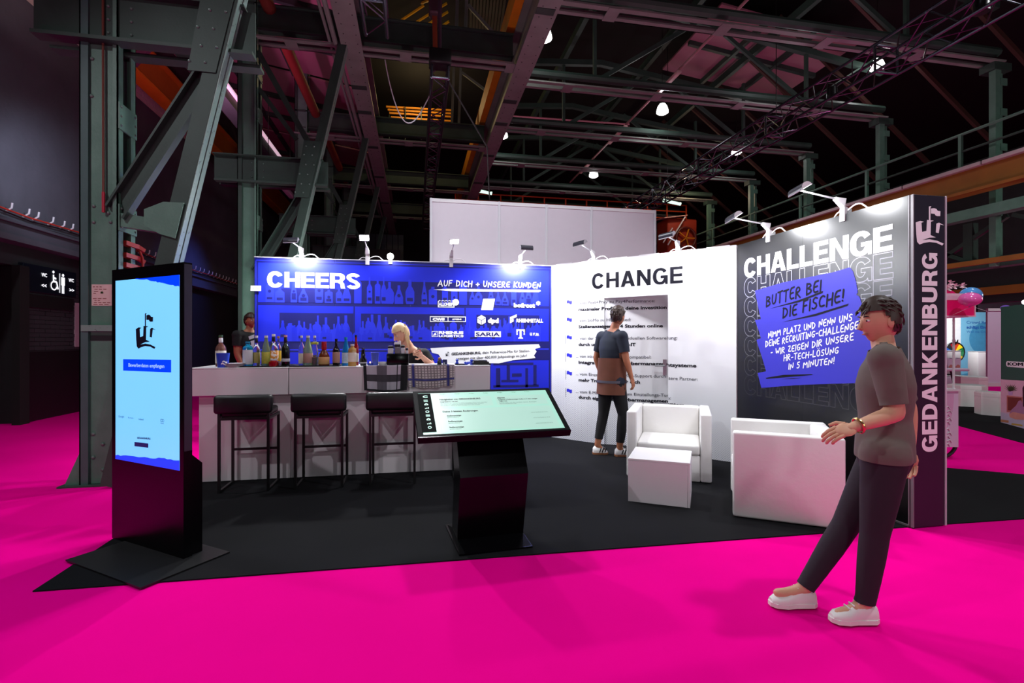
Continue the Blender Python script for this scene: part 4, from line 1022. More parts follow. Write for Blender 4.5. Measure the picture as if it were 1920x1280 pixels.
# ---------------- white CHANGE wall with its open door
A = V((1.94, 6.97, 0)); B = V((3.605, 5.085, 0))
dC = (B-A); LC = dC.length; dC.normalize()
fC = Frame(A, dC)
wc2 = thing('display_wall', 'white printed booth wall with CHANGE lettering and an open door', 'booth wall', A, kind='thing')
sd0, sd1 = fC.uv(1133,640)[0], fC.uv(1252.5,640)[0]
zd1 = fC.uv(1133,559)[1]
def cpanel(a0, b0, a1, b1, nm='panel', m=None, e0=-.05, e1=0.0):
    return part(nm, MB().prism([(a0,b0),(a1,b0),(a1,b1),(a0,b1)], fC, e0, e1), m, wc2)
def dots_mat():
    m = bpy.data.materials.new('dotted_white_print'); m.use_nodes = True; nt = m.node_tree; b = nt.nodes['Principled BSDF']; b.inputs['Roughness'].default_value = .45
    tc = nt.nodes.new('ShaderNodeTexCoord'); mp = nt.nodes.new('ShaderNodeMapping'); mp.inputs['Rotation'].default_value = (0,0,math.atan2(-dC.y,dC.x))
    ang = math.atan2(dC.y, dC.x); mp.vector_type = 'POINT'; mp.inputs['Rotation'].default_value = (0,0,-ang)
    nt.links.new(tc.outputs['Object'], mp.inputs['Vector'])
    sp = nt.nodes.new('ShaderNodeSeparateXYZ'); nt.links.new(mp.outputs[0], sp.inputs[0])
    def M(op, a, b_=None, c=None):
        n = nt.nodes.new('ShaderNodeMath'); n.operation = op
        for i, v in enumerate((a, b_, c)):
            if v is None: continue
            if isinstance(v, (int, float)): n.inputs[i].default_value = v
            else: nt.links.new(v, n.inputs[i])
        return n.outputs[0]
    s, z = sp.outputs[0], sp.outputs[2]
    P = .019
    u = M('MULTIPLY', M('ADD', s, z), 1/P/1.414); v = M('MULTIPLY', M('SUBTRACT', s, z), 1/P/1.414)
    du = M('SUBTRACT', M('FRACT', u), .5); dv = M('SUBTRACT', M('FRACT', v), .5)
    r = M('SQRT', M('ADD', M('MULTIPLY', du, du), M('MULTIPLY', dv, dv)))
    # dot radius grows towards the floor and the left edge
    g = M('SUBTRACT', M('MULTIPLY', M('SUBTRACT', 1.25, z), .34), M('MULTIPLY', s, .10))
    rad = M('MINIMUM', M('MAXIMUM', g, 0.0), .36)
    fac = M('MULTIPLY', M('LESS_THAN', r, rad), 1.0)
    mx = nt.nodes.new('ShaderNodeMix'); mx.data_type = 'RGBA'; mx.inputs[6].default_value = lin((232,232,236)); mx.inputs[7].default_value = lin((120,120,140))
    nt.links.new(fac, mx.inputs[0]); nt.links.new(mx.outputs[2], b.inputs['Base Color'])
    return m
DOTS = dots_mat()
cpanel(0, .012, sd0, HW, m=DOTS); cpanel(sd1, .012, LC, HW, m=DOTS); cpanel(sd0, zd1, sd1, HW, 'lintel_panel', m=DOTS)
cpanel(0, HW, LC, HW+.006, 'top_profile', WHITEP, -.052, .002)
for k in range(6): cpanel(.08+k*.42, HW, .08+k*.42+.26, HW+.014, 'clip_strip', WHITEP, -.05, .0)
# door leaf turned inwards
ang = math.radians(20)
dl = V((dC.x*math.cos(ang)-dC.y*math.sin(ang), dC.x*math.sin(ang)+dC.y*math.cos(ang), 0))
fL = Frame(fC.pt(sd0, 0, -.012), dl)
dw = sd1 - sd0
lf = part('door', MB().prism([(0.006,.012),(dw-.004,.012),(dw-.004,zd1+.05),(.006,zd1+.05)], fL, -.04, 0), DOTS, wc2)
hd = MB(); ah, bh = fL.uv(1246,688)
hd.prism([(ah-.02,bh-.10),(ah+.025,bh-.10),(ah+.025,bh+.10),(ah-.02,bh+.10)], fL, 0, .01)
hd.tube([fL.pt(ah,bh+.02,.0), fL.pt(ah,bh+.02,.05), fL.pt(ah-.12,bh+.02,.05)], .011, 8)
part('door_handle', hd, mat('brushed_steel', (190,190,195), .3, metal=.9), lf, label='brushed steel lever handle')
# storage cabin behind the door
struct('wall_cabin', MB().prism([(0,.0095),(LC,.0095),(LC,HW),(0,HW)], fC.shift(-1.25), -.04, 0), WHITEP)
def warp(a, b, e):
    if a < sd0 or a > sd1: return fC.pt(a, b, e)
    return fL.pt(a-sd0, b, e)
mb = MB()
a0,b0 = fC.uv(1110,541.5); a1,b1 = fC.uv(1280.5,531); bt_ = fC.uv(1110,513.5)[1]
put_heavy(mb, fC, 'CHANGE', a0, b0, a1, b0+(b1-b0)*.55, (bt_-b0)*1.0, .002, .2, gap=.115)
part('lettering', mb, DARKPR, wc2, label='heavy dark CHANGE lettering')
LINES = [('... von Post+Pray zu Pay4Performance:', 'maximaler Profit f\u00fcr deine Investition', 571, 583, 1228, 1250),
         ('... von SloMo zu High Speed:', 'Stellenanzeigen in 4 Stunden online', 603.5, 615, 1183, 1243),
         ('... von der Stange zur individuellen Softwarel\u00f6sung:', 'durch unsere In-House-IT', 636.5, 648, 1270, 1192),
         ('... von inkompatibel zu vollkompatibel:', 'Integration in Bewerbermanagementsysteme', 670, 681.5, 1221, 1306),
         ('... vom Einzelsupport zum Co-Support durch unsere Partner:', 'mehr Transparenz f\u00fcr dich', 703, 714.5, 1308, 1200),
         ('... vom E-Mail-Ping-Pong zum Einstellungs-Turbo:', 'durch eigenes Bewerbermanagementsystem', 736, 746.5, 1258, 1283)]
ml, mh, mf = MB(), MB(), MB()
for l1, l2, y1, y2, x1, x2 in LINES:
    s0, z0 = fC.uv(1080, y1); s1 = (fL.uv(x1, y1)[0]+sd0) if x1 < 1252 else fC.uv(x1, y1)[0]; zc = fC.uv(1080, y1-5.2)[1]
    ml = MB(); put_text(ml, fC, l1, s0, z0, s1, z0, zc-z0, 0.004, .0022, warp=warp); part('list_line', ml, GREYPR, wc2)
    s0, z0 = fC.uv(1085, y2); s1 = (fL.uv(x2, y2)[0]+sd0) if x2 < 1252 else fC.uv(x2, y2)[0]; zc = fC.uv(1085, y2-5.6)[1]
    mh = MB(); put_text(mh, fC, l2, s0, z0, s1, z0, zc-z0, 0.035, .0022, warp=warp); part('list_heading', mh, DARKPR, wc2)
    # flag bullet
    ax, bz = fC.uv(1060.5, y1+8); _, bt = fC.uv(1060.5, y1-9)
    mh = MB(); mh.flat([[(ax,bz),(ax+.006,bz),(ax+.006,bt),(ax,bt)]], fC, .002); part('flag_pole', mh, GREYPR, wc2)
    w_ = .085; h_ = (bt-bz)*.40; fx, fy = ax+.02, bt-h_-.01
    mf = MB(); mf.flat([[(fx,fy+h_*.2),(fx,fy+h_),(fx+w_*.3,fy+h_*1.06),(fx+w_*.52,fy+h_*.95),(fx+w_*.55,fy+h_*.8),(fx+w_,fy+h_*.82),(fx+w_,fy),(fx+w_*.7,fy-.006),(fx+w_*.5,fy+.004),(fx+w_*.46,fy+h_*.18)]], fC, .0022); part('flag_bullet', mf, BLUEPR, wc2)
s0, z0 = fC.uv(1156, 809); s1, _ = fC.uv(1262, 815); zc = fC.uv(1156, 803)[1]
mh = MB(); put_text(mh, fC, 'GEDANKENBURG', s0, z0, s1, z0, zc-z0, .035, .0022, warp=warp)
part('footer_lettering', mh, DARKPR, wc2)

# ---------------- black CHALLENGE wall with its end pillar
C1, D1 = V((3.615, 5.08, 0)), V((3.645, 3.09, 0))
dK = (D1-C1); LK = dK.length; dK.normalize()
fK = Frame(C1, dK)
wk = thing('display_wall', 'black printed booth wall with CHALLENGE lettering and a blue brush patch', 'booth wall', C1, kind='thing')
BLKP = mat('black_satin_print', (9,9,12), .30, var=.1, scale=3, spec=.5)
ss = fK.uv(1505,600)[0]
part('panel', MB().prism([(0,.012),(ss-.001,.012),(ss-.001,HW),(0,HW)], fK, -.05, 0), BLKP, wk)
part('panel', MB().prism([(ss+.001,.012),(LK,.012),(LK,HW),(ss+.001,HW)], fK, -.05, 0), BLKP, wk)
part('edge_profile', MB().prism([(LK-.008,.0095),(LK+.002,.0095),(LK+.002,HW),(LK-.008,HW)], fK, 0, .004), mat('grey_edge', (120,114,120), .5), wk)
part('floor_profile', MB().prism([(.0,.0095),(LK,.0095),(LK,.022),(.0,.022)], fK, 0, .012), mat('grey_profile', (96,96,98), .4), wk)
a0, b0 = fK.uv(1395.5,521); a1, b1 = fK.uv(1675,471.5); bt_ = fK.uv(1395.5,487)[1]; cap = bt_-b0
b1 = b0
mb = MB(); put_heavy(mb, fK, 'CHALLENGE', a0, b0, a1, b0, cap, .002, .235, gap=.05); part('lettering', mb, WHITEPR, wk, label='heavy white CHALLENGE lettering')
for i in range(6):
    g = [188, 160, 132, 100, 74, 54][i]
    mb = MB(); put_heavy(mb, fK, 'CHALLENGE', a0, b0-cap*1.06*(i+1), a1, b0-cap*1.06*(i+1), cap, .0012, .235, outline=.006, gap=.05)
    part('outline_lettering', mb, mat('outline_print_%d' % i, (g,g,int(g*1.06)), .5), wk)
mb = MB()
patch_px = [(1416,545),(1470,529),(1560,511),(1594,501),(1600,509),(1606,530),(1609,548),(1606,552),(1612,556),(1620,580),(1625,598),(1624,610),(1632,628),(1636,645),(1640,645),(1646,650),(1652,668),(1659,689),(1653,692),(1656,712),(1652,717),(1560,719),(1490,722),(1428,727),(1421,699),(1437,696),(1430,672),(1422,648),(1419,637),(1427,634),(1424,622),(1416,600),(1427,598),(1419,560)]
quad_px(mb, fK, patch_px, .003); part('brush_patch', mb, mat('violet_blue_print', (40,36,178), .5, var=.05, scale=2), wk, label='violet blue brushed patch')
def penK(mb, s, p0, p1, cap, th=.17): pen_px(mb, fK, s, p0, p1, cap, th, .0045)
md, mb = MB(), MB()
penK(md, 'BUTTER BEI', (1437,575), (1541,545), 19, .17); penK(md, 'DIE FISCHE!', (1468,597), (1584,564), 19, .17)
part('dark_handwriting', md, DARKPR, wk)
for q in (((1442,579),(1500,562),(1544,545),(1543,549),(1500,566)), ((1466,604),(1530,588),(1592,569),(1590,573),(1530,592))): md = MB(); quad_px(md, fK, q, .0046); part('brush_underline', md, DARKPR, wk)
md = MB(); quad_px(md, fK, [(1436,708),(1470,702.5),(1522,701),(1526,702.5),(1480,706.5),(1438,710)], .0046); quad_px(md, fK, [(1464,710.5),(1490,708.5),(1505,708),(1488,710)], .0046)
part('brush_gap', md, DARKPR, wk)
for s, p0, p1, c in (('NIMM PLATZ UND NENN UNS', (1441,633), (1600,600), 11.5), ('DEINE RECRUITING-CHALLENGE', (1436,650), (1612,616), 11.5), ('- WIR ZEIGEN DIR UNSERE', (1446,666), (1603,637), 11.5), ('HR-TECH-L\u00d6SUNG', (1470,677), (1574,662), 11.5), ('IN 5 MINUTEN!', (1479,692.5), (1566,682), 11.5)):
    penK(mb, s, p0, p1, c*.93, .17)
part('white_handwriting', mb, WHITEPR, wk)
# end pillar
XP0, XP1 = D1.x+.004, 3.945
YPl = 3.085
pl = thing('sign_pillar', 'narrow dark pillar with a tall vertical name and a castle emblem at its top', 'pillar sign', (XP0, YPl, 0), kind='thing')
part('body', MB().bbox((XP0, YPl-.02, 0.009), (XP1, YPl, HW), .002, 1).bbox((XP0+.05, YPl+.002, 0.009), (XP1, YPl+1.95, HW), .003, 1), mat('navy_black_print', (36,34,48), .35, var=.08, spec=.5), pl)
part('edge_profile', MB().box((XP1-.008, YPl-.026, 0.009), (XP1+.004, YPl+.02, HW)), GREYL, pl)
part('edge_profile', MB().box((XP0-.004, YPl-.024, 0.009), (XP0+.004, YPl-.002, HW)), mat('grey_edge', (120,114,120), .5), pl)
fP = Frame((XP0, YPl-.02, 0), (1,0,0))
mb = MB()
xl_, zl_ = fP.uv(1757,846); _, zt_ = fP.uv(1757,474.5); xt_ = fP.uv(1728.5,700)[0]
fV = Frame((XP0+xl_, YPl-.02, 0), (0,0,1), (-1,0,0))
put_heavy(mb, fV, 'GEDANKENBURG', zl_, 0, zt_, 0, xl_-xt_, .0015, .235, gap=.07)
p0, p1 = fP.uv(1716.5,458), fP.uv(1770,388)
put_castle(mb, fP, *p0, *p1, .0015)
part('lettering', mb, mat('pale_pink_print', (246,243,248), .5, var=.01), pl, label='pale vertical name and castle emblem')

# ---------------- arm spotlights clamped to the wall tops
def arm_lamp(base, head, aim, lab, power, lit, n=V((0,-1,0)), glow=True, hs=1.0):
    base, head, aim = V(base), V(head), V(aim)
    t = thing('arm_spotlight', lab, 'spotlight', base, group='arm spotlights on the booth walls')
    d = V((n.x, n.y, 0)).normalized(); s = V((-d.y, d.x, 0))
    u = (head-base).normalized()
    part('clamp', MB().bar(base-V((0,0,.07)), base+V((0,0,.035)), .05, .075, d), WHITEP, t)
    b0 = base + V((0,0,.03)); b1 = b0 + V((0,0,.05)) + u*.09; b2 = b1 + u*.03
    mb = MB(); 
    up = u.cross(s).normalized()
    def ringr(c, w, h): return [c - s*w/2 - up*h/2, c + s*w/2 - up*h/2, c + s*w/2 + up*h/2, c - s*w/2 + up*h/2]
    rg = [[b0 - s*.025 - d*.035, b0 + s*.025 - d*.035, b0 + s*.025 + d*.035, b0 - s*.025 + d*.035], ringr(b0 + V((0,0,.05)) + u*.03, .05, .07), ringr(b1, .036, .036), ringr(b2, .026, .026)]
    vs_ = [p for r in rg for p in r]; fs = [(3,2,1,0), (12,13,14,15)]
    for i in range(3):
        for k in range(4): fs.append((i*4+k, i*4+(k+1)%4, (i+1)*4+(k+1)%4, (i+1)*4+k))
    mb.add(vs_, fs); part('driver_body', mb, WHITEP, t)
    part('arm', MB().tube([b2, head], .008, 8), GREYL, t)
    # head: half round shell, flat glass towards the aim
    a = (aim-head).normalized(); w = s if abs(a.dot(s)) < .9 else d
    w = (w - a*a.dot(w)).normalized(); h = a.cross(w).normalized()
    mb = MB(); L2, R = .085*hs, .052*hs; prof = []
    for i in range(9):
        an = math.pi*i/8; prof.append((math.cos(an)*R, -math.sin(an)*R*.85))
    vs_ = [head + w*sgn*L2 + h*x + a*y for sgn in (-1,1) for x, y in prof]
    fs = [(i, i+1, 9+i+1, 9+i) for i in range(8)]
    mb.add(vs_, fs, 0, True); part('head_shell', mb, GREYD, t)
    mb = MB(); mb.add([v + w*sg for v, sg in [(p, .0) for p in vs_]], [tuple(range(9)), tuple(range(17,8,-1))]); part('end_cap', mb, WHITEP, t)
    for sgn in (-1, 1): mb = MB().tube([head+h*R*sgn-w*L2, head+h*R*sgn+w*L2], .005, 6); part('rim', mb, WHITEP, t)
    mb = MB(); c = head + a*.001
    mb.add([c - w*L2*.94 - h*R*.9, c + w*L2*.94 - h*R*.9, c + w*L2*.94 + h*R*.9, c - w*L2*.94 + h*R*.9], [(0,1,2,3)])
    part('lens', mb, GLOWS if glow else GREYL, t)
    # power lead drooping along the wall top
    l0 = base + V((0,0,.02))
    part('lead', MB().tube([l0 + s*(.02+.24*i/9) + V((0,0,.032*math.sin(math.pi*min(1,i/7)) - .045*max(0,(i-5)/4))) for i in range(10)], .006, 6), WHITEP, t)
    part('lead', MB().tube([l0 - s*(.02+.11*i/6) + V((0,0,.018*math.sin(math.pi*i/6) - .045*(i/6)**2)) for i in range(7)], .006, 6), WHITEP, t)
    if lit:
        o = lamp_light('SPOT', head + a*.03, power, (0.95, 0.96, 1.0), aim, .05, 150, .6, 'spotlight_beam')
    return t
def wall_base(fr, px, top=HW+.01): 
    a, b = fr.uv(px, 560); return fr.pt(a, top, -.025)
nB, nC, nK = fb.n, fC.n, fK.n
SPOTS = [ # frame, base px, head px, head distance out of wall, aim offset (along, z, out), label, power, lit
 (fb, 566, (546,452), .38, (.05, 2.0, 0.0), 'arm spotlight over the CHEERS lettering, leftmost on the blue wall', 160),
 (fb, 975, (987,466), .42, (-.02, 2.0, 0.0), 'arm spotlight over the right end of the blue wall', 170),
 (fC, 1113, (1088,458), .42, (.1, 1.9, 0.0), 'arm spotlight on the white wall, left above the CHANGE lettering', 43),
 (fC, 1271, (1251,443), .42, (.1, 1.9, 0.0), 'arm spotlight on the white wall, right above the CHANGE lettering', 43),
 (fK, 1441, (1376,409), .45, (.10, 1.95, 0.0), 'arm spotlight on the black wall, left above the CHALLENGE lettering', 72),
 (fK, 1581, (1500,357), .42, (.10, 1.95, 0.0), 'arm spotlight on the black wall, right above the CHALLENGE lettering', 72),
]
def plane_off(fr, px, py, e):
    f2 = fr.shift(e); a, b = f2.uv(px, py); return a, b, f2.pt(a, b)
for fr, bpx, hpx, out, (da, za, ea), lab, pw_ in SPOTS:
    a, b, h = plane_off(fr, hpx[0], hpx[1], out)
    arm_lamp(wall_base(fr, bpx), h, fr.pt(a+da, za, ea), lab, pw_, True, fr.n)
# two lamps turned outwards over the counter, one small clip lamp
a, b, h = plane_off(fb, 683, 446, .25); arm_lamp(wall_base(fb, 689), h, h + V((.35,-2.2,-1.0)), 'arm spotlight glaring at the viewer, middle of the blue wall', 210, True, fb.n, hs=.72)
a, b, h = plane_off(fb, 852, 453, .22); arm_lamp(wall_base(fb, 846), h, h + V((.3,-1.5,-1.5)), 'arm spotlight tilted down, in front of the first white panel', 130, True, fb.n, hs=.72)
bp = wall_base(fb, 732)
t = thing('clip_lamp', 'small bright clip lamp on the top edge of the blue wall', 'lamp', bp)
part('clip', MB().bar(bp-V((0,0,.05)), bp+V((0,0,.04)), .05, .07, (0,-1,0)), WHITEP, t)
part('bulb', MB().ell(bp+V((0,-.04,.05)), (.045,.045,.045), 14), GLOWS, t)
lamp_light('POINT', bp+V((0,-.12,.06)), 10, (.95,.96,1), size=.04, name='clip_lamp_light')

# ================================================================== BAR COUNTER
CX0, CX1, CY, CZ = -2.15, .79, 5.307, 1.143
ct = thing('bar_counter', 'long white bar counter with a projecting top box in front of the blue wall', 'counter', (-.68, 5.6, 0))
cs_ = pY(541, 700, CY).x
COUNT = mat('counter_white', (222,212,216), .38, var=.03)
part('top_box', MB().bbox((CX0, CY, .868), (cs_-.003, CY+.60, CZ-.012), .004, 1), COUNT, ct)
part('top_box', MB().bbox((cs_+.003, CY, .868), (CX1, CY+.60, CZ-.012), .004, 1), COUNT, ct)
part('worktop', MB().bbox((CX0-.004, CY-.004, CZ-.012), (cs_-.001, CY+.604, CZ), .003, 1), WHITE, ct)
part('worktop', MB().bbox((cs_+.001, CY-.004, CZ-.012), (CX1+.004, CY+.604, CZ), .003, 1), WHITE, ct)
part('base', MB().bbox((CX0+.05, CY+.09, .010), (cs_-.0005, CY+.52, .868), .003, 1), COUNT, ct)
part('base', MB().bbox((cs_+.0005, CY+.09, .010), (CX1-.05, CY+.52, .868), .003, 1), COUNT, ct)
# ---------------- stools
def make_stool(x, y, rot, lab):
    t = thing('bar_stool', lab, 'bar stool', (x, y, 0), rot, 'black bar stools at the counter')
    def P_(nm, mb, m, par=t): return part(nm, mb, m, par, world=False)
    w, dp = .42, .35; r = .011
    mb = MB().bbox((-.25,-.045,.735), (.25,.035,.908), .03, 3); P_('backrest', mb, BLACKF)
    mb = MB().bbox((-.205,.0,.695), (.205,dp+.03,.765), .025, 3); P_('seat', mb, BLACKF)
    for sx in (-1, 1):
        x_ = sx*w/2
        P_('leg', MB().box((x_-r,-r,.01), (x_+r,r,.76)), BLACKM)
        P_('leg', MB().box((x_-r,dp-r,.01), (x_+r,dp+r,.70)), BLACKM)
        P_('runner', MB().box((x_-r,-r,.0085), (x_+r,dp+r,.030)), BLACKM)
        P_('side_rail', MB().box((x_-r,-r,.675), (x_+r,dp+r,.697)), BLACKM)
    P_('cross_rail', MB().box((-w/2,-r,.675), (w/2,r,.697)), BLACKM)
    P_('footrest', MB().box((-w/2,dp-r,.325), (w/2,dp+r,.347)), BLACKM)
    return t
st = make_stool(-1.56, 4.98, 0, 'black padded bar stool at the left end of the counter')
for x, y, r_, lab in ((-.90, 4.97, .0, 'black padded bar stool under the counter seam, second from the left end'), (-.22, 4.96, .0, 'black padded bar stool below the dark checked towel'), (.60, 4.93, 0, 'black padded bar stool mostly hidden behind the touchscreen kiosk')):
    dup(st, (x, y, 0), r_, lab)

# ================================================================== KIOSKS
# ---------------- tilted touchscreen kiosk
yaw = math.radians(4.5)
ky = thing('touchscreen_kiosk', 'black standing kiosk with a tilted pale green touchscreen in front of the bar', 'kiosk', (.51, 3.45, 0), yaw)
def K_(nm, mb, m, par=ky, **k): return part(nm, mb, m, par, world=False, **k)
w2 = .235
prof = [(.01,.78),(-.16,.50),(-.03,.02),(.20,.02),(.10,.50),(.24,.80)]
fside = Frame((0,0,0),(0,1,0))
mb = MB(); fS = Frame((-w2,0,0), (0,1,0)); mb.prism(prof, fS, -0.0, 2*w2); K_('pedestal', mb, BLACKG)
mb = MB().prism([(-.25,-.21),(.25,-.21),(.265,.34),(-.265,.34)], Frame((0,0,0),(1,0,0),(0,1,0)), .0085, .02); K_('base_plate', mb, BLACKG)
mb = MB(); mb.add([(-.245,-.20,.02),(.245,-.20,.02),(w2,-.03,.05),(-w2,-.03,.05),(-w2,.2,.05),(w2,.2,.05),(.25,.33,.02),(-.25,.33,.02)], [(0,1,2,3),(4,5,6,7),(1,6,5,2),(0,3,4,7)]); K_('base_skirt', mb, BLACKG)
# screen slab frame
c_bot = V((0, -.245, .793)); c_top = V((0, .215, 1.042)); up_ = (c_top-c_bot); hS = up_.length; up_.normalize()
fT = Frame(c_bot, (1,0,0), up_)
wS = 1.03
mb = MB().prism([(-wS/2,0),(wS/2,0),(wS/2,hS),(-wS/2,hS)], fT, -.045, 0); K_('screen_housing', mb, mat('matt_black_housing', (10,10,12), .5, spec=.12))
mb = MB().prism([(-wS/2+.0,.0),(wS/2,.0),(wS/2,.008),(-wS/2,.008)], fT, 0, .003); K_('bezel', mb, BLACKG)
sc = K_('screen', MB().flat([[(-wS/2+.035,.03),(wS/2-.035,.03),(wS/2-.035,hS-.03),(-wS/2+.035,hS-.03)]], fT, .0012), SCREEN_G)
bx, by, Wc, Hc = -wS/2+.035, .03, wS-.07, hS-.06
def sr(mb, x0,y0,x1,y1,e): mb.flat([[(bx+Wc*x0,by+Hc*y0),(bx+Wc*x1,by+Hc*y0),(bx+Wc*x1,by+Hc*y1),(bx+Wc*x0,by+Hc*y1)]], fT, e)
def stx(mb, s, x0, y0, x1, capf, bold=0, e=.0026): put_text(mb, fT, s, bx+Wc*x0, by+Hc*y0, bx+Wc*x1, by+Hc*y0, Hc*capf, bold, e)
mb = MB(); sr(mb,.13,.62,.54,.88,.0018); sr(mb,.57,.62,.97,.88,.0018); sr(mb,.13,.04,.97,.57,.0018); K_('cards', mb, SCREEN_G2, sc)
mb = MB(); mb.prism([(bx-.005+Wc*x, by+Hc*y) for x, y in ((0,.05),(.095,.05),(.095,.985),(0,.985))], fT, .001, .004); K_('sidebar', mb, mat('black_sidebar', (4,8,8), .6, spec=.08), sc)
ICON = mat('screen_icons', (190,235,220), .4, emit=.8)
mb = MB(); stx(mb,'C',.03,.87,.066,.055,.05,.0052)
for i in range(8):
    yy = .79-.092*i; cx_, cy_ = bx+Wc*.048, by+Hc*yy; rr = .011
    if i % 4 == 0:
        for d_ in (-.009,0,.009): mb.flat([[(cx_-.014,cy_+d_-.002),(cx_+.014,cy_+d_-.002),(cx_+.014,cy_+d_+.002),(cx_-.014,cy_+d_+.002)]], fT, .0052)
    elif i % 4 == 1: mb.flat([[(cx_-.013,cy_-.010),(cx_+.013,cy_-.010),(cx_+.013,cy_+.004),(cx_,cy_+.014),(cx_-.013,cy_+.004)], disc(cx_,cy_-.001,.005,8)[::-1]], fT, .0052)
    elif i % 4 == 2:
        for k in range(3): mb.flat([[(cx_-.013+k*.010,cy_-.01),(cx_-.007+k*.010,cy_-.01),(cx_-.007+k*.010,cy_+.004*k),(cx_-.013+k*.010,cy_+.004*k)]], fT, .0052)
    else: mb.flat([disc(cx_,cy_,.013,14), disc(cx_,cy_,.008,10)[::-1]], fT, .0052)
K_('icons', mb, ICON, sc)
mb = MB()
stx(mb,'Neuigkeiten von GEDANKENBURG',.15,.80,.455,.035,.03); stx(mb,'Alarme',.585,.80,.645,.032,.03)
stx(mb,'Integration 5.1 ist live!',.15,.745,.28,.026,.02); stx(mb,'Folgende 3 Stellenanzeigen laufen in 5 oder weniger',.59,.755,.90,.026,.02); stx(mb,'Tagen aus:',.59,.715,.655,.026,.02)
stx(mb,'Deine 3 letzten \u00c4nderungen',.155,.49,.41,.035,.03)
for i in range(3): stx(mb,'Stellenanzeige',.18,.39-.135*i,.28,.03,.025)
K_('dashboard_lettering', mb, mat('screen_ink', (20,44,38), .5), sc)
mb = MB()
for i in range(3): stx(mb,'Mit Version 5.1 kannst du deine Anzeigen jetzt noch schneller',.15,.705-.028*i,.50-.03*i,.018)
for i in range(2): stx(mb,'Klicke hier, um die Laufzeit deiner Anzeigen',.59,.675-.028*i,.88-.16*i,.018)
for i in range(3): stx(mb,'ge\u00e4ndert',.18,.355-.135*i,.26,.02); stx(mb,'zuletzt bearbeitet am 10.10.',.80,.40-.135*i,.93,.018)
for i in range(7): stx(mb,'Anzeigen',.16+.11*i,.955,.20+.11*i,.022)
K_('small_lettering', mb, mat('screen_grey_ink', (112,150,138), .5), sc)

# ---------------- tall digital totem on the left
tA, tB = gp(210,1011), gp(344,1053)
tdir = (tB-tA); tW = tdir.length; tdir.normalize(); tn = V((tdir.y, -tdir.x, 0))
tt_ = thing('digital_totem', 'tall black digital totem with a pale blue screen at the left corner of the carpet', 'digital sign', tA)
fD = Frame(tA, tdir)
TH_ = 1.905
part('body', MB().prism([(0,.012),(tW,.012),(tW,TH_),(0,TH_)], fD, -.055, 0), BLACKG, tt_)
part('side_trim', MB().prism([(tW-.001,.7),(tW+.003,.7),(tW+.003,TH_-.01),(tW-.001,TH_-.01)], fD, -.052, -.004), mat('dark_aluminium', (70,72,84), .35, metal=.6), tt_)
fs_ = Frame(fD.pt(tW-.01,0,0), -fD.n)        # side view profile of the rear foot housing
part('rear_housing', MB().prism([(.05,.012),(.13,.012),(.13,.60),(.05,.68)], fs_, -.005, -(tW-.03)+0), BLACKG, tt_)
part('base_plate', MB().prism([(.16,-.33),(tW+.16,-.33),(tW+.16,.20),(.16,.20)], Frame(tA, tdir, -fD.n), .0085, .018), BLACKF, tt_)
sx0, sy0 = fD.uv(217,862); sx1, sy1 = fD.uv(337,514)
sy0 = fD.uv(337,882)[1]; sx0 = fD.uv(217,700)[0]; sx1 = fD.uv(337,700)[0]
sy1 = fD.uv(337,515)[1]
scD = part('screen', MB().flat([[(sx0,sy0),(sx1,sy0),(sx1,sy1),(sx0,sy1)]], fD, .0012), SCREEN_L, tt_)
mb = MB()
edge = [(256,522),(275,524.5),(290,527.5),(305,531),(322,534),(337,537)]
up = [fD.uv(*p) for p in edge]
top_x = fD.uv(254,700)[0]
poly = [(top_x, sy1)]
for i in range(len(up)-1):
    for k in range(5):
        f = k/5; poly.append((up[i][0]+(up[i+1][0]-up[i][0])*f, up[i][1]+(up[i+1][1]-up[i][1])*f + random.uniform(-.004,.004)))
poly += [(sx1, up[-1][1]), (sx1, sy1)]
mb.flat([poly], fD, .002)
part('blue_field', mb, SCREEN_B, scD); mb = MB()
lo = [fD.uv(217,852.5), fD.uv(337,862)]
poly = [(sx0,sy0),(sx1,sy0)]
for k in range(24):
    f = 1-k/23; poly.append((lo[0][0]+(lo[1][0]-lo[0][0])*f, lo[0][1]+(lo[1][1]-lo[0][1])*f + random.uniform(-.005,.005)))
mb.flat([poly], fD, .002)
part('blue_field', mb, SCREEN_B, scD); mb = MB()
quad_px(mb, fD, [(231.5,694.5),(321.5,698),(321.5,674.5),(231.5,673)], .002)
part('button', mb, SCREEN_B, scD)
mb = MB(); put_castle(mb, fD, *fD.uv(255.5,653.5), *fD.uv(293,586), .003); part('castle_emblem', mb, mat('screen_dark_ink', (10,18,40), .5), scD)
mb = MB(); text_px(mb, fD, 'Bewerberdaten empfangen', (242,687), (309,689.5), 6.5, .01, .0035); part('button_lettering', mb, mat('button_ink', (170,215,255), .4, emit=.8), scD)
mb = MB(); text_px(mb, fD, 'Google', (223,782), (233.5,782.6), 4, 0, .003); text_px(mb, fD, 'Kununu', (241,784), (251,784.6), 3, 0, .003); text_px(mb, fD, 'Indeed', (261,787), (270,787.5), 3.5, .01, .003)
a_, b_ = fD.uv(305,788)
for s_ in (-1, 1):
    mb.flat([disc(a_+s_*.009, b_, .011, 14), disc(a_+s_*.009, b_, .008, 12)[::-1]], fD, .003)
text_px(mb, fD, 'Meta', (302,794.5), (308,794.8), 2.6, 0, .003)
part('partner_lettering', mb, mat('screen_blue_ink', (50,110,170), .5), scD)
mb = MB(); text_px(mb, fD, 'GEDANKENBURG', (258,822), (283,823.5), 3.2, .05, .003); quad_px(mb, fD, [(253,828),(279,831),(279,839),(253,836)], .003); part('lower_buttons', mb, mat('screen_navy', (30,44,120), .5, emit=.2), scD)

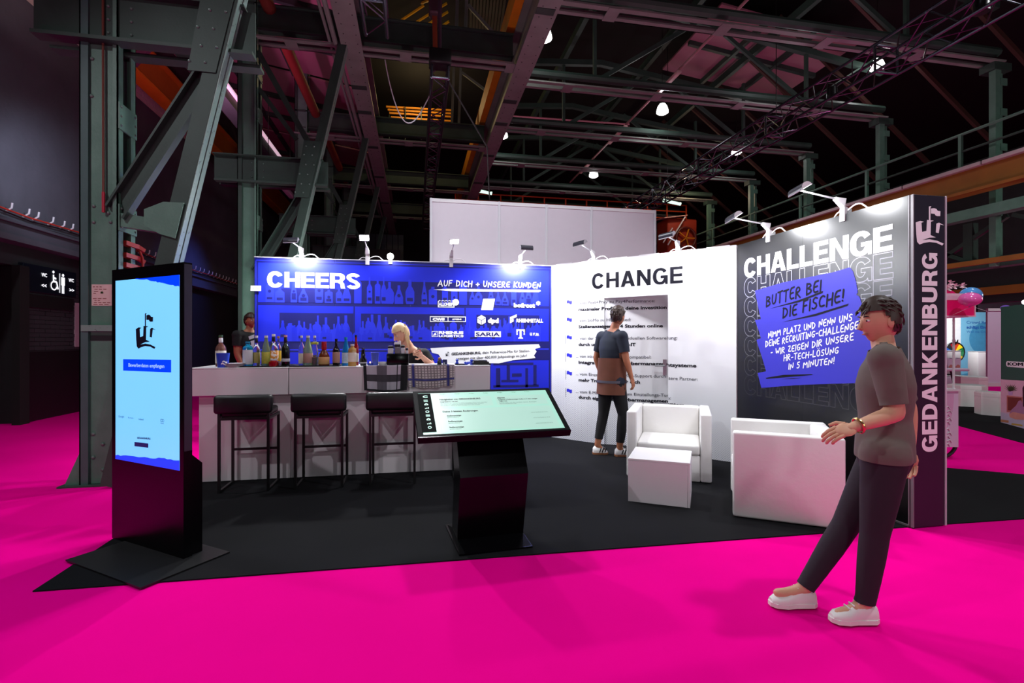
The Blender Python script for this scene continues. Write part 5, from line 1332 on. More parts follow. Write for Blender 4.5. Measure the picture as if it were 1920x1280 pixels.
# ================================================================== LOUNGE
def make_armchair(lab, loc, rot, w=.82, d=.76, h=.685):
    t = thing('armchair', lab, 'armchair', loc, rot, 'white cube armchairs')
    def P_(nm, mb, m=WHITEL): return part(nm, mb, m, t, world=False)
    a = .105
    z0 = .012
    P_('armrest', MB().bbox((-w/2,0,z0), (-w/2+a,d,h), .02, 3)); P_('armrest', MB().bbox((w/2-a,0,z0), (w/2,d,h), .02, 3))
    P_('backrest', MB().bbox((-w/2+a+.001,d-.13,z0), (w/2-a-.001,d-.002,h-.004), .02, 3))
    P_('seat_base', MB().bbox((-w/2+a+.001,.012,z0), (w/2-a-.001,d-.131,.27), .012, 2))
    P_('seat_cushion', MB().bbox((-w/2+a+.002,.004,.27), (w/2-a-.002,d-.132,.375), .025, 3))
    for sx in (-1, 1):
        for y in (.05, d-.05): P_('foot', MB().lathe([(.02,.0085),(.02,.02)], (sx*(w/2-.05),y,0), 10), BLACKM)
    return t
p0, p1 = gp(1174.5,894.5), gp(1335,909)
ax = math.atan2((p1-p0).y, (p1-p0).x)
ch = make_armchair('white leatherette cube armchair facing the viewer behind the small white table', (p0+p1)/2, ax)
q0, q1 = gp(1374,971), gp(1573,996)
ax2 = math.atan2((q1-q0).y, (q1-q0).x)
# the second one faces left: its own left arm is towards the viewer
fwd = V((-math.cos(ax2), -math.sin(ax2), 0)); side = V((math.sin(ax2)*-1, math.cos(ax2), 0))
loc2 = q0 + side*.41
dup(ch, loc2, math.atan2(fwd.y, fwd.x) + math.pi/2, 'white leatherette cube armchair turned left, its side lit pink')
r0, r1 = gp(1177.5,941), gp(1294,954.5)
ax3 = math.atan2((r1-r0).y, (r1-r0).x)
tb = thing('cube_table', 'low white cube table in front of the armchair', 'table', (r0+r1)/2, ax3)
L_ = (r1-r0).length
TABW = mat('table_white', (226,214,220), .35, var=.03)
part('front_panel', MB().bbox((-L_/2,0,.0085), (L_/2-.021,.018,.365), .002, 1), TABW, tb, world=False)
part('side_panel', MB().bbox((L_/2-.02,0,.0085), (L_/2,.5,.365), .002, 1), TABW, tb, world=False)
part('side_panel', MB().bbox((-L_/2,.019,.0085), (-L_/2+.02,.5,.365), .002, 1), TABW, tb, world=False)
part('back_panel', MB().bbox((-L_/2+.021,.482,.0085), (L_/2-.021,.5,.365), .002, 1), TABW, tb, world=False)
part('top', MB().bbox((-L_/2-.001,-.001,.365), (L_/2+.001,.501,.385), .003, 1), WHITE, tb, world=False)
# ================================================================== THINGS ON THE COUNTER
GL_CLEAR = mat('clear_glass', (235,240,245), .04, trans=.92, var=.02)
GL_BLUE = mat('aqua_blue_glass', (40,170,215), .06, trans=.55, var=.03)
GL_AMBER = mat('amber_glass', (120,52,16), .08, trans=.35, var=.1)
GL_DARK = mat('dark_bottle_glass', (18,12,10), .08, var=.1)
GL_RED = mat('red_drink_glass', (170,24,16), .08, trans=.35, var=.05)
GL_GOLD = mat('golden_drink_glass', (226,176,92), .08, trans=.4, var=.05)
GL_GREEN = mat('pale_green_glass', (170,200,150), .06, trans=.6, var=.03)
GL_ROSE = mat('rose_amber_glass', (130,84,72), .08, trans=.3, var=.05)
L_CREAM = mat('cream_label', (232,222,206), .6); L_GREEN = mat('green_fruit_label', (110,160,60), .6, rgb2=(220,190,70), scale=40)
L_ORANGE = mat('orange_white_label', (232,150,50), .6, rgb2=(240,232,220), scale=30, patch=.5); L_YEL = mat('yellow_label', (238,190,30), .6)
L_TAN = mat('tan_label', (206,160,104), .6); L_BLUEW = mat('pale_blue_label', (150,196,226), .6, rgb2=(230,240,250), scale=40)
L_SILV = mat('silver_label', (196,198,204), .4); L_GOLD = mat('gold_olive_label', (150,140,80), .5); L_PINK = mat('old_rose_label', (170,130,116), .6)
CAPB = mat('black_cap', (16,14,14), .4); CAPW = mat('white_cap', (236,234,232), .4); CAPR = mat('red_wax', (170,20,30), .35); CAPG = mat('cork_gold_cap', (190,130,60), .4); CAPP = mat('pink_cap', (226,160,160), .4); CAPT = mat('teal_cap', (30,140,180), .4); CAPGR = mat('green_cap', (60,90,60), .4)
def prof_bottle(w, h, kind):
    r = w/2; n = max(.011, r*.34)
    if kind == 'wine': return [(0.0001,0),(r*.94,0),(r,.008),(r,h*.56),(r*.86,h*.64),(n*1.1,h*.74),(n,h*.8),(n,h*.93)], n
    if kind == 'cone': return [(0.0001,0),(r*.95,0),(r,.01),(r,h*.38),(r*.92,h*.5),(r*.62,h*.7),(n*1.1,h*.86),(n,h*.93)], n
    if kind == 'square': return [(0.0001,0),(r*.96,0),(r,.006),(r,h*.72),(r*.9,h*.79),(n*1.4,h*.85),(n*1.2,h*.92)], n*1.25
    if kind == 'spirit': return [(0.0001,0),(r*.94,0),(r,.01),(r,h*.50),(r*.9,h*.60),(r*.55,h*.68),(n,h*.74),(n,h*.93)], n
    if kind == 'flask': return [(0.0001,0),(r*.9,0),(r,.012),(r*1.0,h*.36),(r*.85,h*.48),(n*1.6,h*.58),(n*1.1,h*.66),(n*1.05,h*.9)], n*1.2
    return [(0.0001,0),(r*.7,0),(r,h*.18),(r*.98,h*.36),(r*.56,h*.48),(r*.62,h*.6),(n*1.4,h*.74),(n*1.2,h*.92)], n*1.2
def on_counter(px, dy, z=CZ):
    p = pY(px, 660, CY+dy); return V((p.x, CY+dy, z))
def bottle(px, dy, wpx, ytop, kind, glass, cap, label, lab, lz=(.12,.42), sy=1, capf=.93, z=CZ, neck=None):
    c = on_counter(px, dy, z); d = (c - V((0,0,c.z))).dot(V((ST,CT,0)))
    w = wpx*d/FPX; h = (CAMZ-(ytop-640)*d/FPX) - z
    t = thing('bottle', lab, 'bottle', c, group='drinks bottles on the counter')
    pr, n = prof_bottle(w, h, kind)
    part('glass', MB().lathe(pr, c, 20, 0, 1, sy), glass, t)
    part('cap', MB().lathe([(n*1.12,h*capf-.0),(n*1.15,h*capf+.002),(n*1.12,h),(0.0001,h)], c, 16), cap, t)
    if neck: part('neck_band', MB().lathe([(n*1.05,h*.76),(n*1.2,h*.77),(n*1.15,h*.9),(n*1.05,h*.91)], c, 16), neck, t)
    if label:
        R = w/2*1.012
        part('label', MB().lathe([(R*.99,h*lz[0]),(R,h*lz[0]+.001),(R,h*lz[1]-.001),(R*.99,h*lz[1])], c, 24, 0, 1, sy*1.0), label, t)
    return t
# two black trays first
for a, b, dy, lab in ((452,541,.10,'flat black serving tray under the left group of bottles'), (546,638,.11,'flat black serving tray under the right group of bottles')):
    x0, x1 = on_counter(a,dy).x, on_counter(b,dy).x
    t = thing('serving_tray', lab, 'tray', ((x0+x1)/2, CY+.21, CZ))
    part('plate', MB().bbox((x0,CY+.02,CZ+.001),(x1,CY+.42,CZ+.006),.002,1), BLACKM, t)
    part('rim', MB().box((x0,CY+.02,CZ+.006),(x1,CY+.026,CZ+.014)).box((x0,CY+.414,CZ+.006),(x1,CY+.42,CZ+.014)).box((x0,CY+.02,CZ+.006),(x0+.006,CY+.42,CZ+.014)).box((x1-.006,CY+.02,CZ+.006),(x1,CY+.42,CZ+.014)), BLACKM, t)
TZ = CZ + .007
bottle(414, .30, 18, 628, 'wine', GL_ROSE, CAPGR, L_CREAM, 'rose brown bottle with cream label behind the blue cup', (.1,.5), neck=CAPW)
bottle(464.5, .12, 17.5, 640, 'square', GL_BLUE, CAPT, L_SILV, 'square aqua blue bottle with pale label, leftmost on the tray', (.08,.66), .7, z=TZ)
bottle(481, .16, 13, 629, 'spirit', GL_CLEAR, CAPW, L_GOLD, 'clear bottle with black neck and olive label right of the aqua bottle', (.1,.45), z=TZ, neck=CAPB)
bottle(499, .14, 16, 629, 'cone', GL_GREEN, CAPW, L_GREEN, 'pale green juice bottle with a green fruit label', (.08,.46), z=TZ)
bottle(513, .17, 16, 626, 'spirit', GL_CLEAR, CAPW, L_ORANGE, 'clear spirit bottle with an orange and white label', (.1,.48), z=TZ, neck=CAPB)
bottle(522, .28, 11, 630, 'wine', GL_CLEAR, CAPG, L_YEL, 'slim bottle with yellow label and cork coloured cap', (.1,.5), z=TZ)
bottle(535.5, .13, 15, 628, 'spirit', GL_DARK, CAPP, L_SILV, 'dark bottle with silver band and pink cap at the right end of the left tray', (.14,.24), z=TZ, neck=CAPB)
bottle(565.5, .24, 11, 629, 'wine', GL_CLEAR, CAPW, L_CREAM, 'clear bottle with cream label, leftmost on the right tray', (.06,.4), z=TZ)
bottle(577.5, .12, 17, 629, 'cone', GL_GREEN, CAPW, L_PINK, 'pale juice bottle with a rosy label in front on the right tray', (.1,.42), z=TZ)
bottle(590, .27, 13, 629, 'cone', GL_CLEAR, CAPW, L_GREEN, 'clear cone shaped bottle with a small green neck label', (.7,.78), z=TZ)
bottle(607.5, .13, 20, 640, 'flask', GL_AMBER, CAPR, L_TAN, 'stout amber whisky bottle with red wax top and tan label', (.06,.36), .75, capf=.66, z=TZ)
bottle(630.5, .15, 13.5, 635, 'spirit', GL_DARK, CAPB, L_PINK, 'dark brown liqueur bottle with an arched rose label', (.1,.5), z=TZ)
bottle(648.5, .18, 14.5, 632, 'cone', GL_BLUE, CAPT, L_BLUEW, 'light blue water bottle with a pale blue label', (.1,.46))
bottle(667.5, .26, 10, 628, 'wine', GL_RED, CAPB, L_CREAM, 'tall red aperitif bottle with black cap', (.12,.4))
bottle(660.5, .09, 15, 645, 'square', GL_GOLD, CAPW, L_CREAM, 'golden gin bottle with cream label and white cap', (.2,.62), .7)
bottle(681, .16, 14, 652, 'bulb', GL_DARK, CAPB, L_SILV, 'squat black waisted bottle with a small white mark', (.14,.2))
# cups, plates, glasses
def cup(px, dy, wpx, ytop, m, lab, mark=True, z=CZ):
    c = on_counter(px, dy, z); d = c.dot(V((ST,CT,0))); w = wpx*d/FPX; h = (CAMZ-(ytop-640)*d/FPX)-z
    t = thing('cup', lab, 'cup', c, group='blue cups on the counter')
    part('body', MB().lathe([(w*.40,0),(w*.5,h),(w*.52,h+.002),(w*.49,h),(w*.395,.004),(.0001,.004)], c, 22), m, t)
    if mark:
        mb = MB()
        for zz, r0, r1 in ((.2,-.2,.25),(.35,-.1,.3)):
            vs_=[]; 
            for k in range(7):
                a = math.radians(-90 + (r0 + (r1-r0)*k/6)*120 + 25); R = w*(.40+.10*(zz+.15))+.0015
                for q_ in (0, .10): vs_.append(c+V((R*math.cos(a), R*math.sin(a), h*(zz+q_+.05*math.sin(k)))))
            mb.add(vs_, [(2*k,2*k+2,2*k+3,2*k+1) for k in range(6)])
        part('mark', mb, WHITEPR, t)
    return t
cup(418, .07, 22.5, 662, mat('blue_cup_plastic', (36,66,190), .35), 'royal blue cup with a white mark at the left end of the counter')
cup(703, .12, 14, 661, mat('frosted_blue_plastic', (86,110,220), .3, trans=.25), 'frosted blue tumbler left of the black napkin caddy', False)
c = on_counter(440, .08)
for i in range(4):
    single('plate', MB().lathe([(.05,0),(.085,.006),(.092,.011),(.088,.011),(.05,.004),(.0001,.004)], c+V((.002*i,0,.0005+.010*i)), 26), WHITE, 'white saucer beside the blue cup, ' + ['lowest', 'second lowest', 'second highest', 'topmost'][i] + ' of the stack', 'plate', c+V((0,0,.010*i)), group='stack of white saucers')
c = on_counter(513, .05, TZ)
t = thing('jar', 'small glass jar of red liquid at the front of the left tray', 'jar', c); part('glass', MB().lathe([(.042,0),(.046,.008),(.046,.045),(.03,.055),(.03,.06),(.0001,.06)], c, 18), GL_RED, t); part('lid', MB().lathe([(.032,.06),(.032,.072),(.0001,.073)], c, 18), L_SILV, t)
c = on_counter(589, .13, TZ)
t = thing('drinking_glass', 'glass of orange juice between the juice bottle and the whisky', 'glass', c); part('tumbler', MB().lathe([(.028,0),(.032,.11),(.029,.11),(.026,.004),(.0001,.004)], c, 18), GL_CLEAR, t); part('juice', MB().lathe([(.0001,.005),(.026,.005),(.029,.088),(.0001,.088)], c, 18), mat('orange_juice', (240,160,30), .3), t)
c = on_counter(525, .06, TZ); single('shot_glass', MB().lathe([(.016,0),(.022,.055),(.019,.055),(.014,.006),(.0001,.006)], c, 14), GL_CLEAR, 'small clear shot glass next to the jar of red liquid', 'glass', c)
c = on_counter(694, .10)
t = thing('tealight', 'small blue tealight holder with a lit candle', 'candle', c); part('holder', MB().lathe([(.024,0),(.03,.03),(.026,.03),(.02,.006),(.0001,.006)], c, 16), mat('blue_glass_holder', (60,90,210), .2, trans=.3), t); part('flame', MB().ell(c+V((0,0,.036)), (.006,.006,.012), 8), mat('flame', (255,190,110), .5, emit=5), t)
c = on_counter(717, .12); single('bowl', MB().lathe([(.03,0),(.044,.02),(.046,.042),(.043,.042),(.038,.018),(.0001,.006)], c, 22), WHITE, 'small white bowl just left of the black napkin caddy', 'bowl', c)
# napkin caddy
c = on_counter(746, .16); d = c.dot(V((ST,CT,0))); s = d/FPX
t = thing('napkin_caddy', 'black napkin and straw caddy in front of the bartender', 'caddy', c)
part('box', MB().bbox(c+V((-20*s,-.07,0)), c+V((20*s,.1,22*s)), .008, 2), BLACKG, t)
for i, (a, b, h_, m_) in enumerate(((-18,-8,32,L_SILV),(-6,5,35,mat('steel_beaker',(120,120,126),.3,metal=.7)),(6,13,33,L_SILV),(14,19,28,L_SILV))):
    part('compartment', MB().bbox(c+V((a*s,-.05,22*s)), c+V((b*s,.05,h_*s)), .005, 1), m_, t)
    part('compartment_lid', MB().bbox(c+V((a*s,-.045,h_*s)), c+V((b*s,.045,(h_+5)*s)), .01, 2), BLACKM, t)
rr = random.Random(3)
for i in range(6):
    x = (-4+i*1.7)*s
    mb = MB(); b_ = c+V((x,-.02,35*s)); tp = b_ + V((rr.uniform(-.01,.012), rr.uniform(-.01,.01), rr.uniform(.05,.075)))
    mb.add([b_+V((-.008,0,0)), b_+V((.012,.01,0)), tp+V((.01,.01,-.012)), tp, tp+V((-.012,-.004,-.02))], [(0,1,2,3,4)]); part('napkin', mb, WHITEPR, t)
# tea towels over the front edge
def towel(px0, px1, ybot, lab, mats, pat, seed, skew=0):
    x0, x1 = pY(px0,700,CY-.012).x, pY(px1,700,CY-.012).x
    zb = pY(px0, ybot, CY-.012).z
    rr = random.Random(seed); nu, nv, nt_ = 44, 26, 8
    ph = [rr.uniform(0,6) for _ in range(4)]
    mb = MB(); vs_=[]; rows = nt_ + nv
    for j in range(rows+1):
        for i in range(nu+1):
            u = i/nu; x = x0 + (x1-x0)*u
            if j <= nt_:
                f = j/nt_; y = CY + .20*(1-f) - .008*f; z = CZ + .004 + .004*math.sin(u*17+ph[0])*(1-f) + .003
            else:
                f = (j-nt_)/nv; z = CZ + .004 - (CZ-zb+.012*math.sin(u*5+ph[1]) + skew*u)*f
                y = CY - .010 - .012*f*(1+math.sin(u*21+ph[2]+f*1.2)) - .006*f*(1+math.sin(u*41+ph[3]))
                x += .012*f*math.sin(u*3+ph[3])
            vs_.append(V((x,y,z)))
    for j in range(rows):
        for i in range(nu):
            mb.add([], [], 0); k = j*(nu+1)+i
            mb.f.append([k,k+1,k+nu+2,k+nu+1]); mb.m.append(pat((i+.5)/nu, max(0,(j-nt_+.5)/nv))); mb.sm.append(True)
    mb.v = vs_
    return single('tea_towel', mb, mats, lab, 'towel', ((x0+x1)/2, CY, CZ))
TK = [mat('towel_black', (22,20,26), .9), mat('towel_grey', (92,84,94), .9), mat('towel_light', (176,166,178), .9), mat('towel_mid', (60,54,62), .9)]
def pat1(u, v):
    if u < .07 or .74 < u < .78 or u > .84 or v > .94: return 0
    a = .30 < u < .52; b = .34 < v < .60
    if a and b: return 3
    if a or b: return 3 if b else 1
    return 2
towel(681, 765, 734, 'dark checked tea towel hanging over the counter front beside the caddy', TK, pat1, 1)
TL = [mat('towel_cream', (196,184,184), .9, var=.1), mat('towel_navy_line', (52,52,120), .9), mat('towel_grey_line', (124,112,116), .9)]
def pat2(u, v):
    if .10 < u < .145 or .84 < u < .885 or .62 < v < .68: return 1
    return 2 if (int(u*44) % 3 == 0 or int(v*26) % 3 == 0) else 0
towel(764, 852, 726, 'light tea towel with navy lines hanging right of the dark one', TL, pat2, 2)
# small things at the right end
c = on_counter(824, .10)
t = thing('figurine', 'small dark figurine with a tan top on the right part of the counter', 'figurine', c)
part('body', MB().lathe([(.022,0),(.026,.01),(.022,.05),(.014,.058),(.0001,.06)], c, 14), BLACKM, t); part('head', MB().ell(c+V((0,0,.07)), (.016,.016,.018), 12), mat('tan_head', (176,124,72), .5), t)
c = on_counter(834, .12); t = thing('small_box', 'small dark blue carton with a pale label next to the figurine', 'box', c); part('carton', MB().bbox(c+V((-.024,-.02,0)), c+V((.024,.02,.062)), .002, 1), mat('navy_carton',(28,36,90),.5), t); part('label', MB().box(c+V((-.016,-.0215,.012)), c+V((.0,-.02,.03))), L_SILV, t)
single('opener', MB().tube([on_counter(812,.06)+V((0,0,.006)), on_counter(820,.05)+V((0,0,.006))], .006, 6), mat('teal_handle', (30,100,150), .4), 'teal handled bar tool lying on the counter left of the figurine', 'tool', on_counter(816,.05))
for i, (px, dy, h, lab) in enumerate(((857,.16,.055,'small blue clip figure standing on the flat black case'), (877,.12,.045,'crumpled blue ribbon bundle beside the stacked black boxes'), (884,.15,.065,'upright blue clip in front of the stacked black boxes'))):
    c = on_counter(px, dy, CZ + (.014 if i == 0 else 0)); mb = MB()
    if i == 1:
        r5 = random.Random(9)
        for k in range(9): mb.ell(c+V((r5.uniform(-.035,.035), r5.uniform(-.02,.02), .012+r5.uniform(0,.022))), (.014,.012,.011), 8)
    else:
        mb.lathe([(.018,0),(.02,.006),(.010,h*.4),(.015,h*.6),(.017,h*.8),(.0001,h)], c, 12)
    single('blue_clip' if i != 1 else 'ribbon', mb, mat('bright_blue_plastic', (30,60,200), .35), lab, 'clip' if i != 1 else 'ribbon', c)
c = on_counter(863, .17); single('flat_case', MB().bbox(c+V((-.06,-.06,0)), c+V((.07,.07,.013)), .004, 2), BLACKG, 'flat black case lying left of the blue ribbon', 'case', c)
for i in range(3):
    c = on_counter(903 - i*1.5, .18, CZ+.017*i); w = .10 - .012*i
    single('black_box', MB().bbox(c+V((-w,-.07,0)), c+V((w*.95,.07,.016)), .004, 2), BLACKM, 'thin black box in the stack at the right end of the counter, ' + ['bottom','middle','top'][i], 'box', c, group='stack of black boxes')

# ================================================================== PEOPLE
def voxel_body(mb, vox):
    """fuse overlapping tapered limbs into one continuous surface"""
    o = bpy.data.objects.new('s', mb.mesh('s', [])); COL.objects.link(o)
    r = o.modifiers.new('r', 'REMESH'); r.mode = 'VOXEL'; r.voxel_size = vox; r.adaptivity = 0
    m = o.modifiers.new('m', 'SMOOTH'); m.factor = .5; m.iterations = 7
    dg = bpy.context.evaluated_depsgraph_get(); ev = o.evaluated_get(dg); m2 = ev.to_mesh()
    vs_ = [v.co.copy() for v in m2.vertices]; ns = [v.normal.copy() for v in m2.vertices]; fs = [list(p.vertices) for p in m2.polygons]
    ev.to_mesh_clear(); me = o.data; bpy.data.objects.remove(o); bpy.data.meshes.remove(me)
    return vs_, ns, fs
def segd(p, a, b):
    ab = b-a; t = max(0, min(1, (p-a).dot(ab)/max(ab.length_squared, 1e-9))); return (p-(a+ab*t)).length, t
def person(name, lab, J, F, HF, cl, k=1.0, sleeve=.75, hem=1.0, hair='short', fem=False, group=None):
    """J joints (world), F body facing, HF head facing (unit vectors), cl colours"""
    F = V(F).normalized(); HF = V(HF).normalized(); up = V((0,0,1))
    base = V((J['hip'].x, J['hip'].y, 0)); t = thing(name, lab, 'person', base, group=group)
    sh = (J['sl']+J['sr'])/2; chest = J['hip'].lerp(sh, .72); waist = J['hip'].lerp(sh, .36)
    nk = sh + (J['head']-sh)*.30; nk2 = sh + (J['head']-sh)*.62
    tw = (J['sl']-J['sr'])/2; hw = (J['hl']-J['hr'])/2
    tl, hl_ = tw.normalized(), hw.normalized()
    lb = MB()
    def limb(pts, rs):
        lb.tube(pts, [r*k for r in rs], 14)
        for p, r in zip(pts, rs): lb.ell(p, (r*k, r*k, r*k), 12)
    fm = .94 if fem else 1.0
    spine = [(J['hip']+(J['hip']-waist).normalized()*.10*k, hl_, .120, .095), (J['hip']+(J['hip']-waist).normalized()*.03*k, hl_, .168, .118), (J['hip'].lerp(waist,.5), hl_, .160, .112), (waist, (hl_+tl).normalized(), .138*fm, .100),
             (waist.lerp(chest,.6), tl, .158*fm, .112), (chest, tl, .172*fm, .116), (chest.lerp(sh,.6), tl, .165*fm, .098), (sh, tl, .130, .070), (sh+(J['head']-sh).normalized()*.045*k, tl, .062, .056)]
    rings = []; 
    for i, (c, x, ra, rb_) in enumerate(spine):
        t_ = (spine[min(i+1,len(spine)-1)][0]-spine[max(i-1,0)][0]).normalized(); x = (x - t_*x.dot(t_)).normalized(); y = t_.cross(x)
        rings.append([c + (x*math.cos(2*math.pi*q_/20)*ra + y*math.sin(2*math.pi*q_/20)*rb_)*k for q_ in range(20)])
    rv_ = [p for g in rings for p in g]
    lb.add(rv_, [(i*20+q_, i*20+(q_+1)%20, (i+1)*20+(q_+1)%20, (i+1)*20+q_) for i in range(len(rings)-1) for q_ in range(20)] + [tuple(range(20))[::-1], tuple(range(len(rv_)-20, len(rv_)))])
    limb([sh - (J['head']-sh)*.1, nk, nk2], [.058, .055, .054])
    segs = [(J['hip'], waist, 'torso'), (waist, chest, 'torso'), (chest, sh, 'torso'), (sh, nk, 'neck'), (nk, nk2, 'neck')]
    for s in ('l', 'r'):
        A_, E_, W_ = J['s'+s], J['e'+s], J['w'+s]; dw = (W_-E_).normalized()
        limb([sh.lerp(A_,.45)-(sh-chest)*.05, A_, A_.lerp(E_,.5), E_], [.062, .060, .050, .041])
        limb([nk, sh.lerp(A_,.55)+(nk-sh)*.12], [.050, .050])
        limb([E_, E_.lerp(W_,.3), W_, W_+dw*.03*k], [.041, .042, .028, .026])
        segs += [(sh.lerp(A_,.5), A_, 'torso'), (A_, E_, 'uarm'), (E_, W_, 'farm')]
        H_, K_2, N_ = J['h'+s], J['k'+s], J['a'+s]; td = J['t'+s]-N_
        limb([H_, H_.lerp(K_2,.5), K_2], [.098, .080, .058]); limb([K_2, K_2.lerp(N_,.33), N_], [.058, .055, .038])
        limb([N_, N_+td*.5+V((0,0,-.012*k)), N_+td*.9], [.036, .033, .027])
        segs += [(J['hip'], H_, 'hips'), (H_, K_2, 'thigh'), (K_2, N_, 'shin'), (N_, J['t'+s], 'foot')]
    vs_, ns, fs = voxel_body(lb, .0125)
    body = MB(); body.add(vs_, fs, 0, True)
    # hands: palm and five tapered fingers
    for s in ('l', 'r'):
        w = J['w'+s]; d = (w - J['e'+s]).normalized(); 
        inn = (J['hip'] - w); inn = (inn - d*inn.dot(d)); inn = inn.normalized() if inn.length > .02 else F
        sd = d.cross(inn).normalized()
        if sd.dot(F) < 0: sd = -sd
        pc = w + d*.045*k
        m3 = Matrix((sd, inn, d)).transposed()
        body.ell(pc, (.040*k, .017*k, .052*k), 12, 0, m3)
        for i, (off, L) in enumerate(((.028,.070),(.010,.080),(-.009,.075),(-.027,.058))):
            fist = s == cl.get('fist'); p0 = pc + sd*off*k + d*.030*k; p1 = p0 + ((d*.42+inn*.30) if fist else (d*.5+inn*.12))*L*k; p2 = p1 + ((d*-.08+inn*.42) if fist else (d*.33+inn*.28))*L*k; p3 = p2 + ((d*-.30-inn*.05) if fist else (d*.08+inn*.28))*L*k
            body.tube([p0,p0.lerp(p1,.6),p1,p1.lerp(p2,.5),p2,p2.lerp(p3,.7),p3], [.0098*k,.0092*k,.0092*k,.0084*k,.0080*k,.0074*k,.0045*k], 9)
        p0 = pc + sd*.028*k - d*.018*k; p1 = p0 + (sd*.028+d*.022+inn*.010)*k; p2 = p1 + (sd*.008+d*.030+inn*.014)*k
        body.tube([p0,p1,p2], [.012*k,.010*k,.007*k], 8)
    # head
    hc = J['head']; rt = HF.cross(up).normalized(); hu = rt.cross(HF).normalized()
    R = Matrix((rt, HF, hu)).transposed()
    n = 28; hv = []; hf = []
    for i in range(n//2+1):
        ph = math.pi*i/(n//2)
        for q_ in range(n):
            a = 2*math.pi*q_/n; x, y, z = math.sin(ph)*math.cos(a), math.sin(ph)*math.sin(a), math.cos(ph)
            wz = 1 - .30*max(0, -z)**1.3
            X, Y, Z = x*.074*wz, y*.092*(1 - .10*max(0,-z)), z*.115
            if y > 0:                          # face: flatter, brow, cheeks, chin
                Y *= .97; Y += .010*math.exp(-((z+.78)/.16)**2)*math.exp(-(x/.3)**2)
                Y -= .010*math.exp(-((z-.08)/.12)**2)*(math.exp(-((abs(x)-.36)/.16)**2))
                Y += .018*math.exp(-((z+.12)/.17)**2)*math.exp(-(x/.13)**2)
            else: Y *= 1.06
            hv.append(hc + R @ V((X, Y, Z))*k)
    for i in range(n//2):
        for q_ in range(n): hf.append((i*n+q_, (i+1)*n+q_, (i+1)*n+(q_+1)%n, i*n+(q_+1)%n))
    body.add(hv, hf, 0, True)
    P_ = lambda x, y, z: hc + R @ V((x, y, z))*k
    body.tube([P_(0,.086,.012), P_(0,.100,-.010), P_(0,.108,-.026), P_(0,.092,-.034)], [.006*k,.009*k,.012*k,.008*k], 8)
    for sx in (-1, 1):
        body.ell(P_(sx*.028,.0765,.010), (.0125*k,.0085*k,.0075*k), 10, 1, R)
        body.ell(P_(sx*.028,.0835,.010), (.0058*k,.003*k,.0058*k), 8, 2, R)
        body.tube([P_(sx*.042,.080,.030), P_(sx*.028,.087,.034), P_(sx*.014,.088,.031)], [.002*k,.004*k,.003*k], 6, 2)
        body.ell(P_(sx*.074,-.006,-.006), (.008*k,.018*k,.030*k), 10, 0, R)
    body.ell(P_(0,.0785,-.060), (.021*k,.010*k,.0050*k), 10, 3, R)
    part('body', body, [cl['skin'], mat('eye_white',(235,232,228),.3), mat('eye_dark',(46,34,28),.3), mat('lips',(176,92,86),.5)], t)
    # clothes as close shells over the body surface
    def region(p):
        best = min(((segd(p, a, b)[0] - {'torso':.118,'hips':.10,'neck':.05,'uarm':.05,'farm':.036,'thigh':.08,'shin':.05,'foot':.034}[r]*k, segd(p, a, b)[1], r) for a, b, r in segs), key=lambda q_: q_[0])
        return best[2], best[1]
    regs = []
    for f in fs:
        c = sum((vs_[i] for i in f), V((0,0,0)))/len(f); regs.append((region(c), c))
    def shell(nm, test, m, th, cuts=()):
        mb = MB(); mp = {}
        for f, (rg, c) in zip(fs, regs):
            if not test(rg[0], rg[1], c): continue
            nf = []
            for i in f:
                if i not in mp: mp[i] = len(mb.v); mb.v.append(vs_[i] + ns[i]*th)
                nf.append(mp[i])
            mb.f.append(nf); mb.m.append(0); mb.sm.append(True)
        ec = {}
        for f in mb.f:
            for a, b in zip(f, f[1:]+f[:1]): ec[(min(a,b),max(a,b))] = ec.get((min(a,b),max(a,b)), 0) + 1
        for v in {i for e, c_ in ec.items() if c_ == 1 for i in e}:      # straighten the hems
            best = min((((mb.v[v]-o).length/(rd*k), o, n) for o, n, rd in cuts), key=lambda q_: q_[0], default=None)
            if best and best[0] < 1 and abs((mb.v[v]-best[1]).dot(best[2])) < .045*k: mb.v[v] = mb.v[v] - best[2]*(mb.v[v]-best[1]).dot(best[2])
        if mb.f: part(nm, mb, m, t)
    wz = J['hip'].z
    belt = (waist-J['hip']).normalized()
    acut = []
    for s in 'lr':
        a, b = J['s'+s], J['e'+s]
        if sleeve >= 1: a, b, q0_ = J['e'+s], J['w'+s], sleeve-1
        else: q0_ = sleeve
        acut.append((a.lerp(b, q0_), (b-a).normalized(), .10))
    hcut = [(J['k'+s].lerp(J['a'+s], hem), (J['a'+s]-J['k'+s]).normalized(), .11) for s in 'lr']
    nkd = (J['head']-sh).normalized()
    nkd = (J['head']-sh).normalized(); wst = lambda c: (c-J['hip']).dot(belt)
    shell('shirt', lambda r, q_, c: (r in ('torso','hips') and wst(c) > -.03*k and not ((c-sh).dot(nkd) > .05*k and abs((c-sh).dot(tl)) < .085*k)) or (r == 'neck' and (c-sh).dot(nkd) < .05*k) or (r == 'uarm' and q_ < sleeve) or (r == 'farm' and q_ < sleeve-1) or (r == 'thigh' and wst(c) > -.03*k), cl['shirt'], .016*k, acut + [(sh+nkd*.05*k, nkd, .11), (J['hip']-belt*.03*k, belt, .24)])
    shell('trousers', lambda r, q_, c: r in ('hips','thigh') or (r == 'shin' and q_ < hem) or (r == 'torso' and wst(c) <= .03*k), cl['trousers'], .009*k, hcut + [(J['hip']+belt*.03*k, belt, .2)])
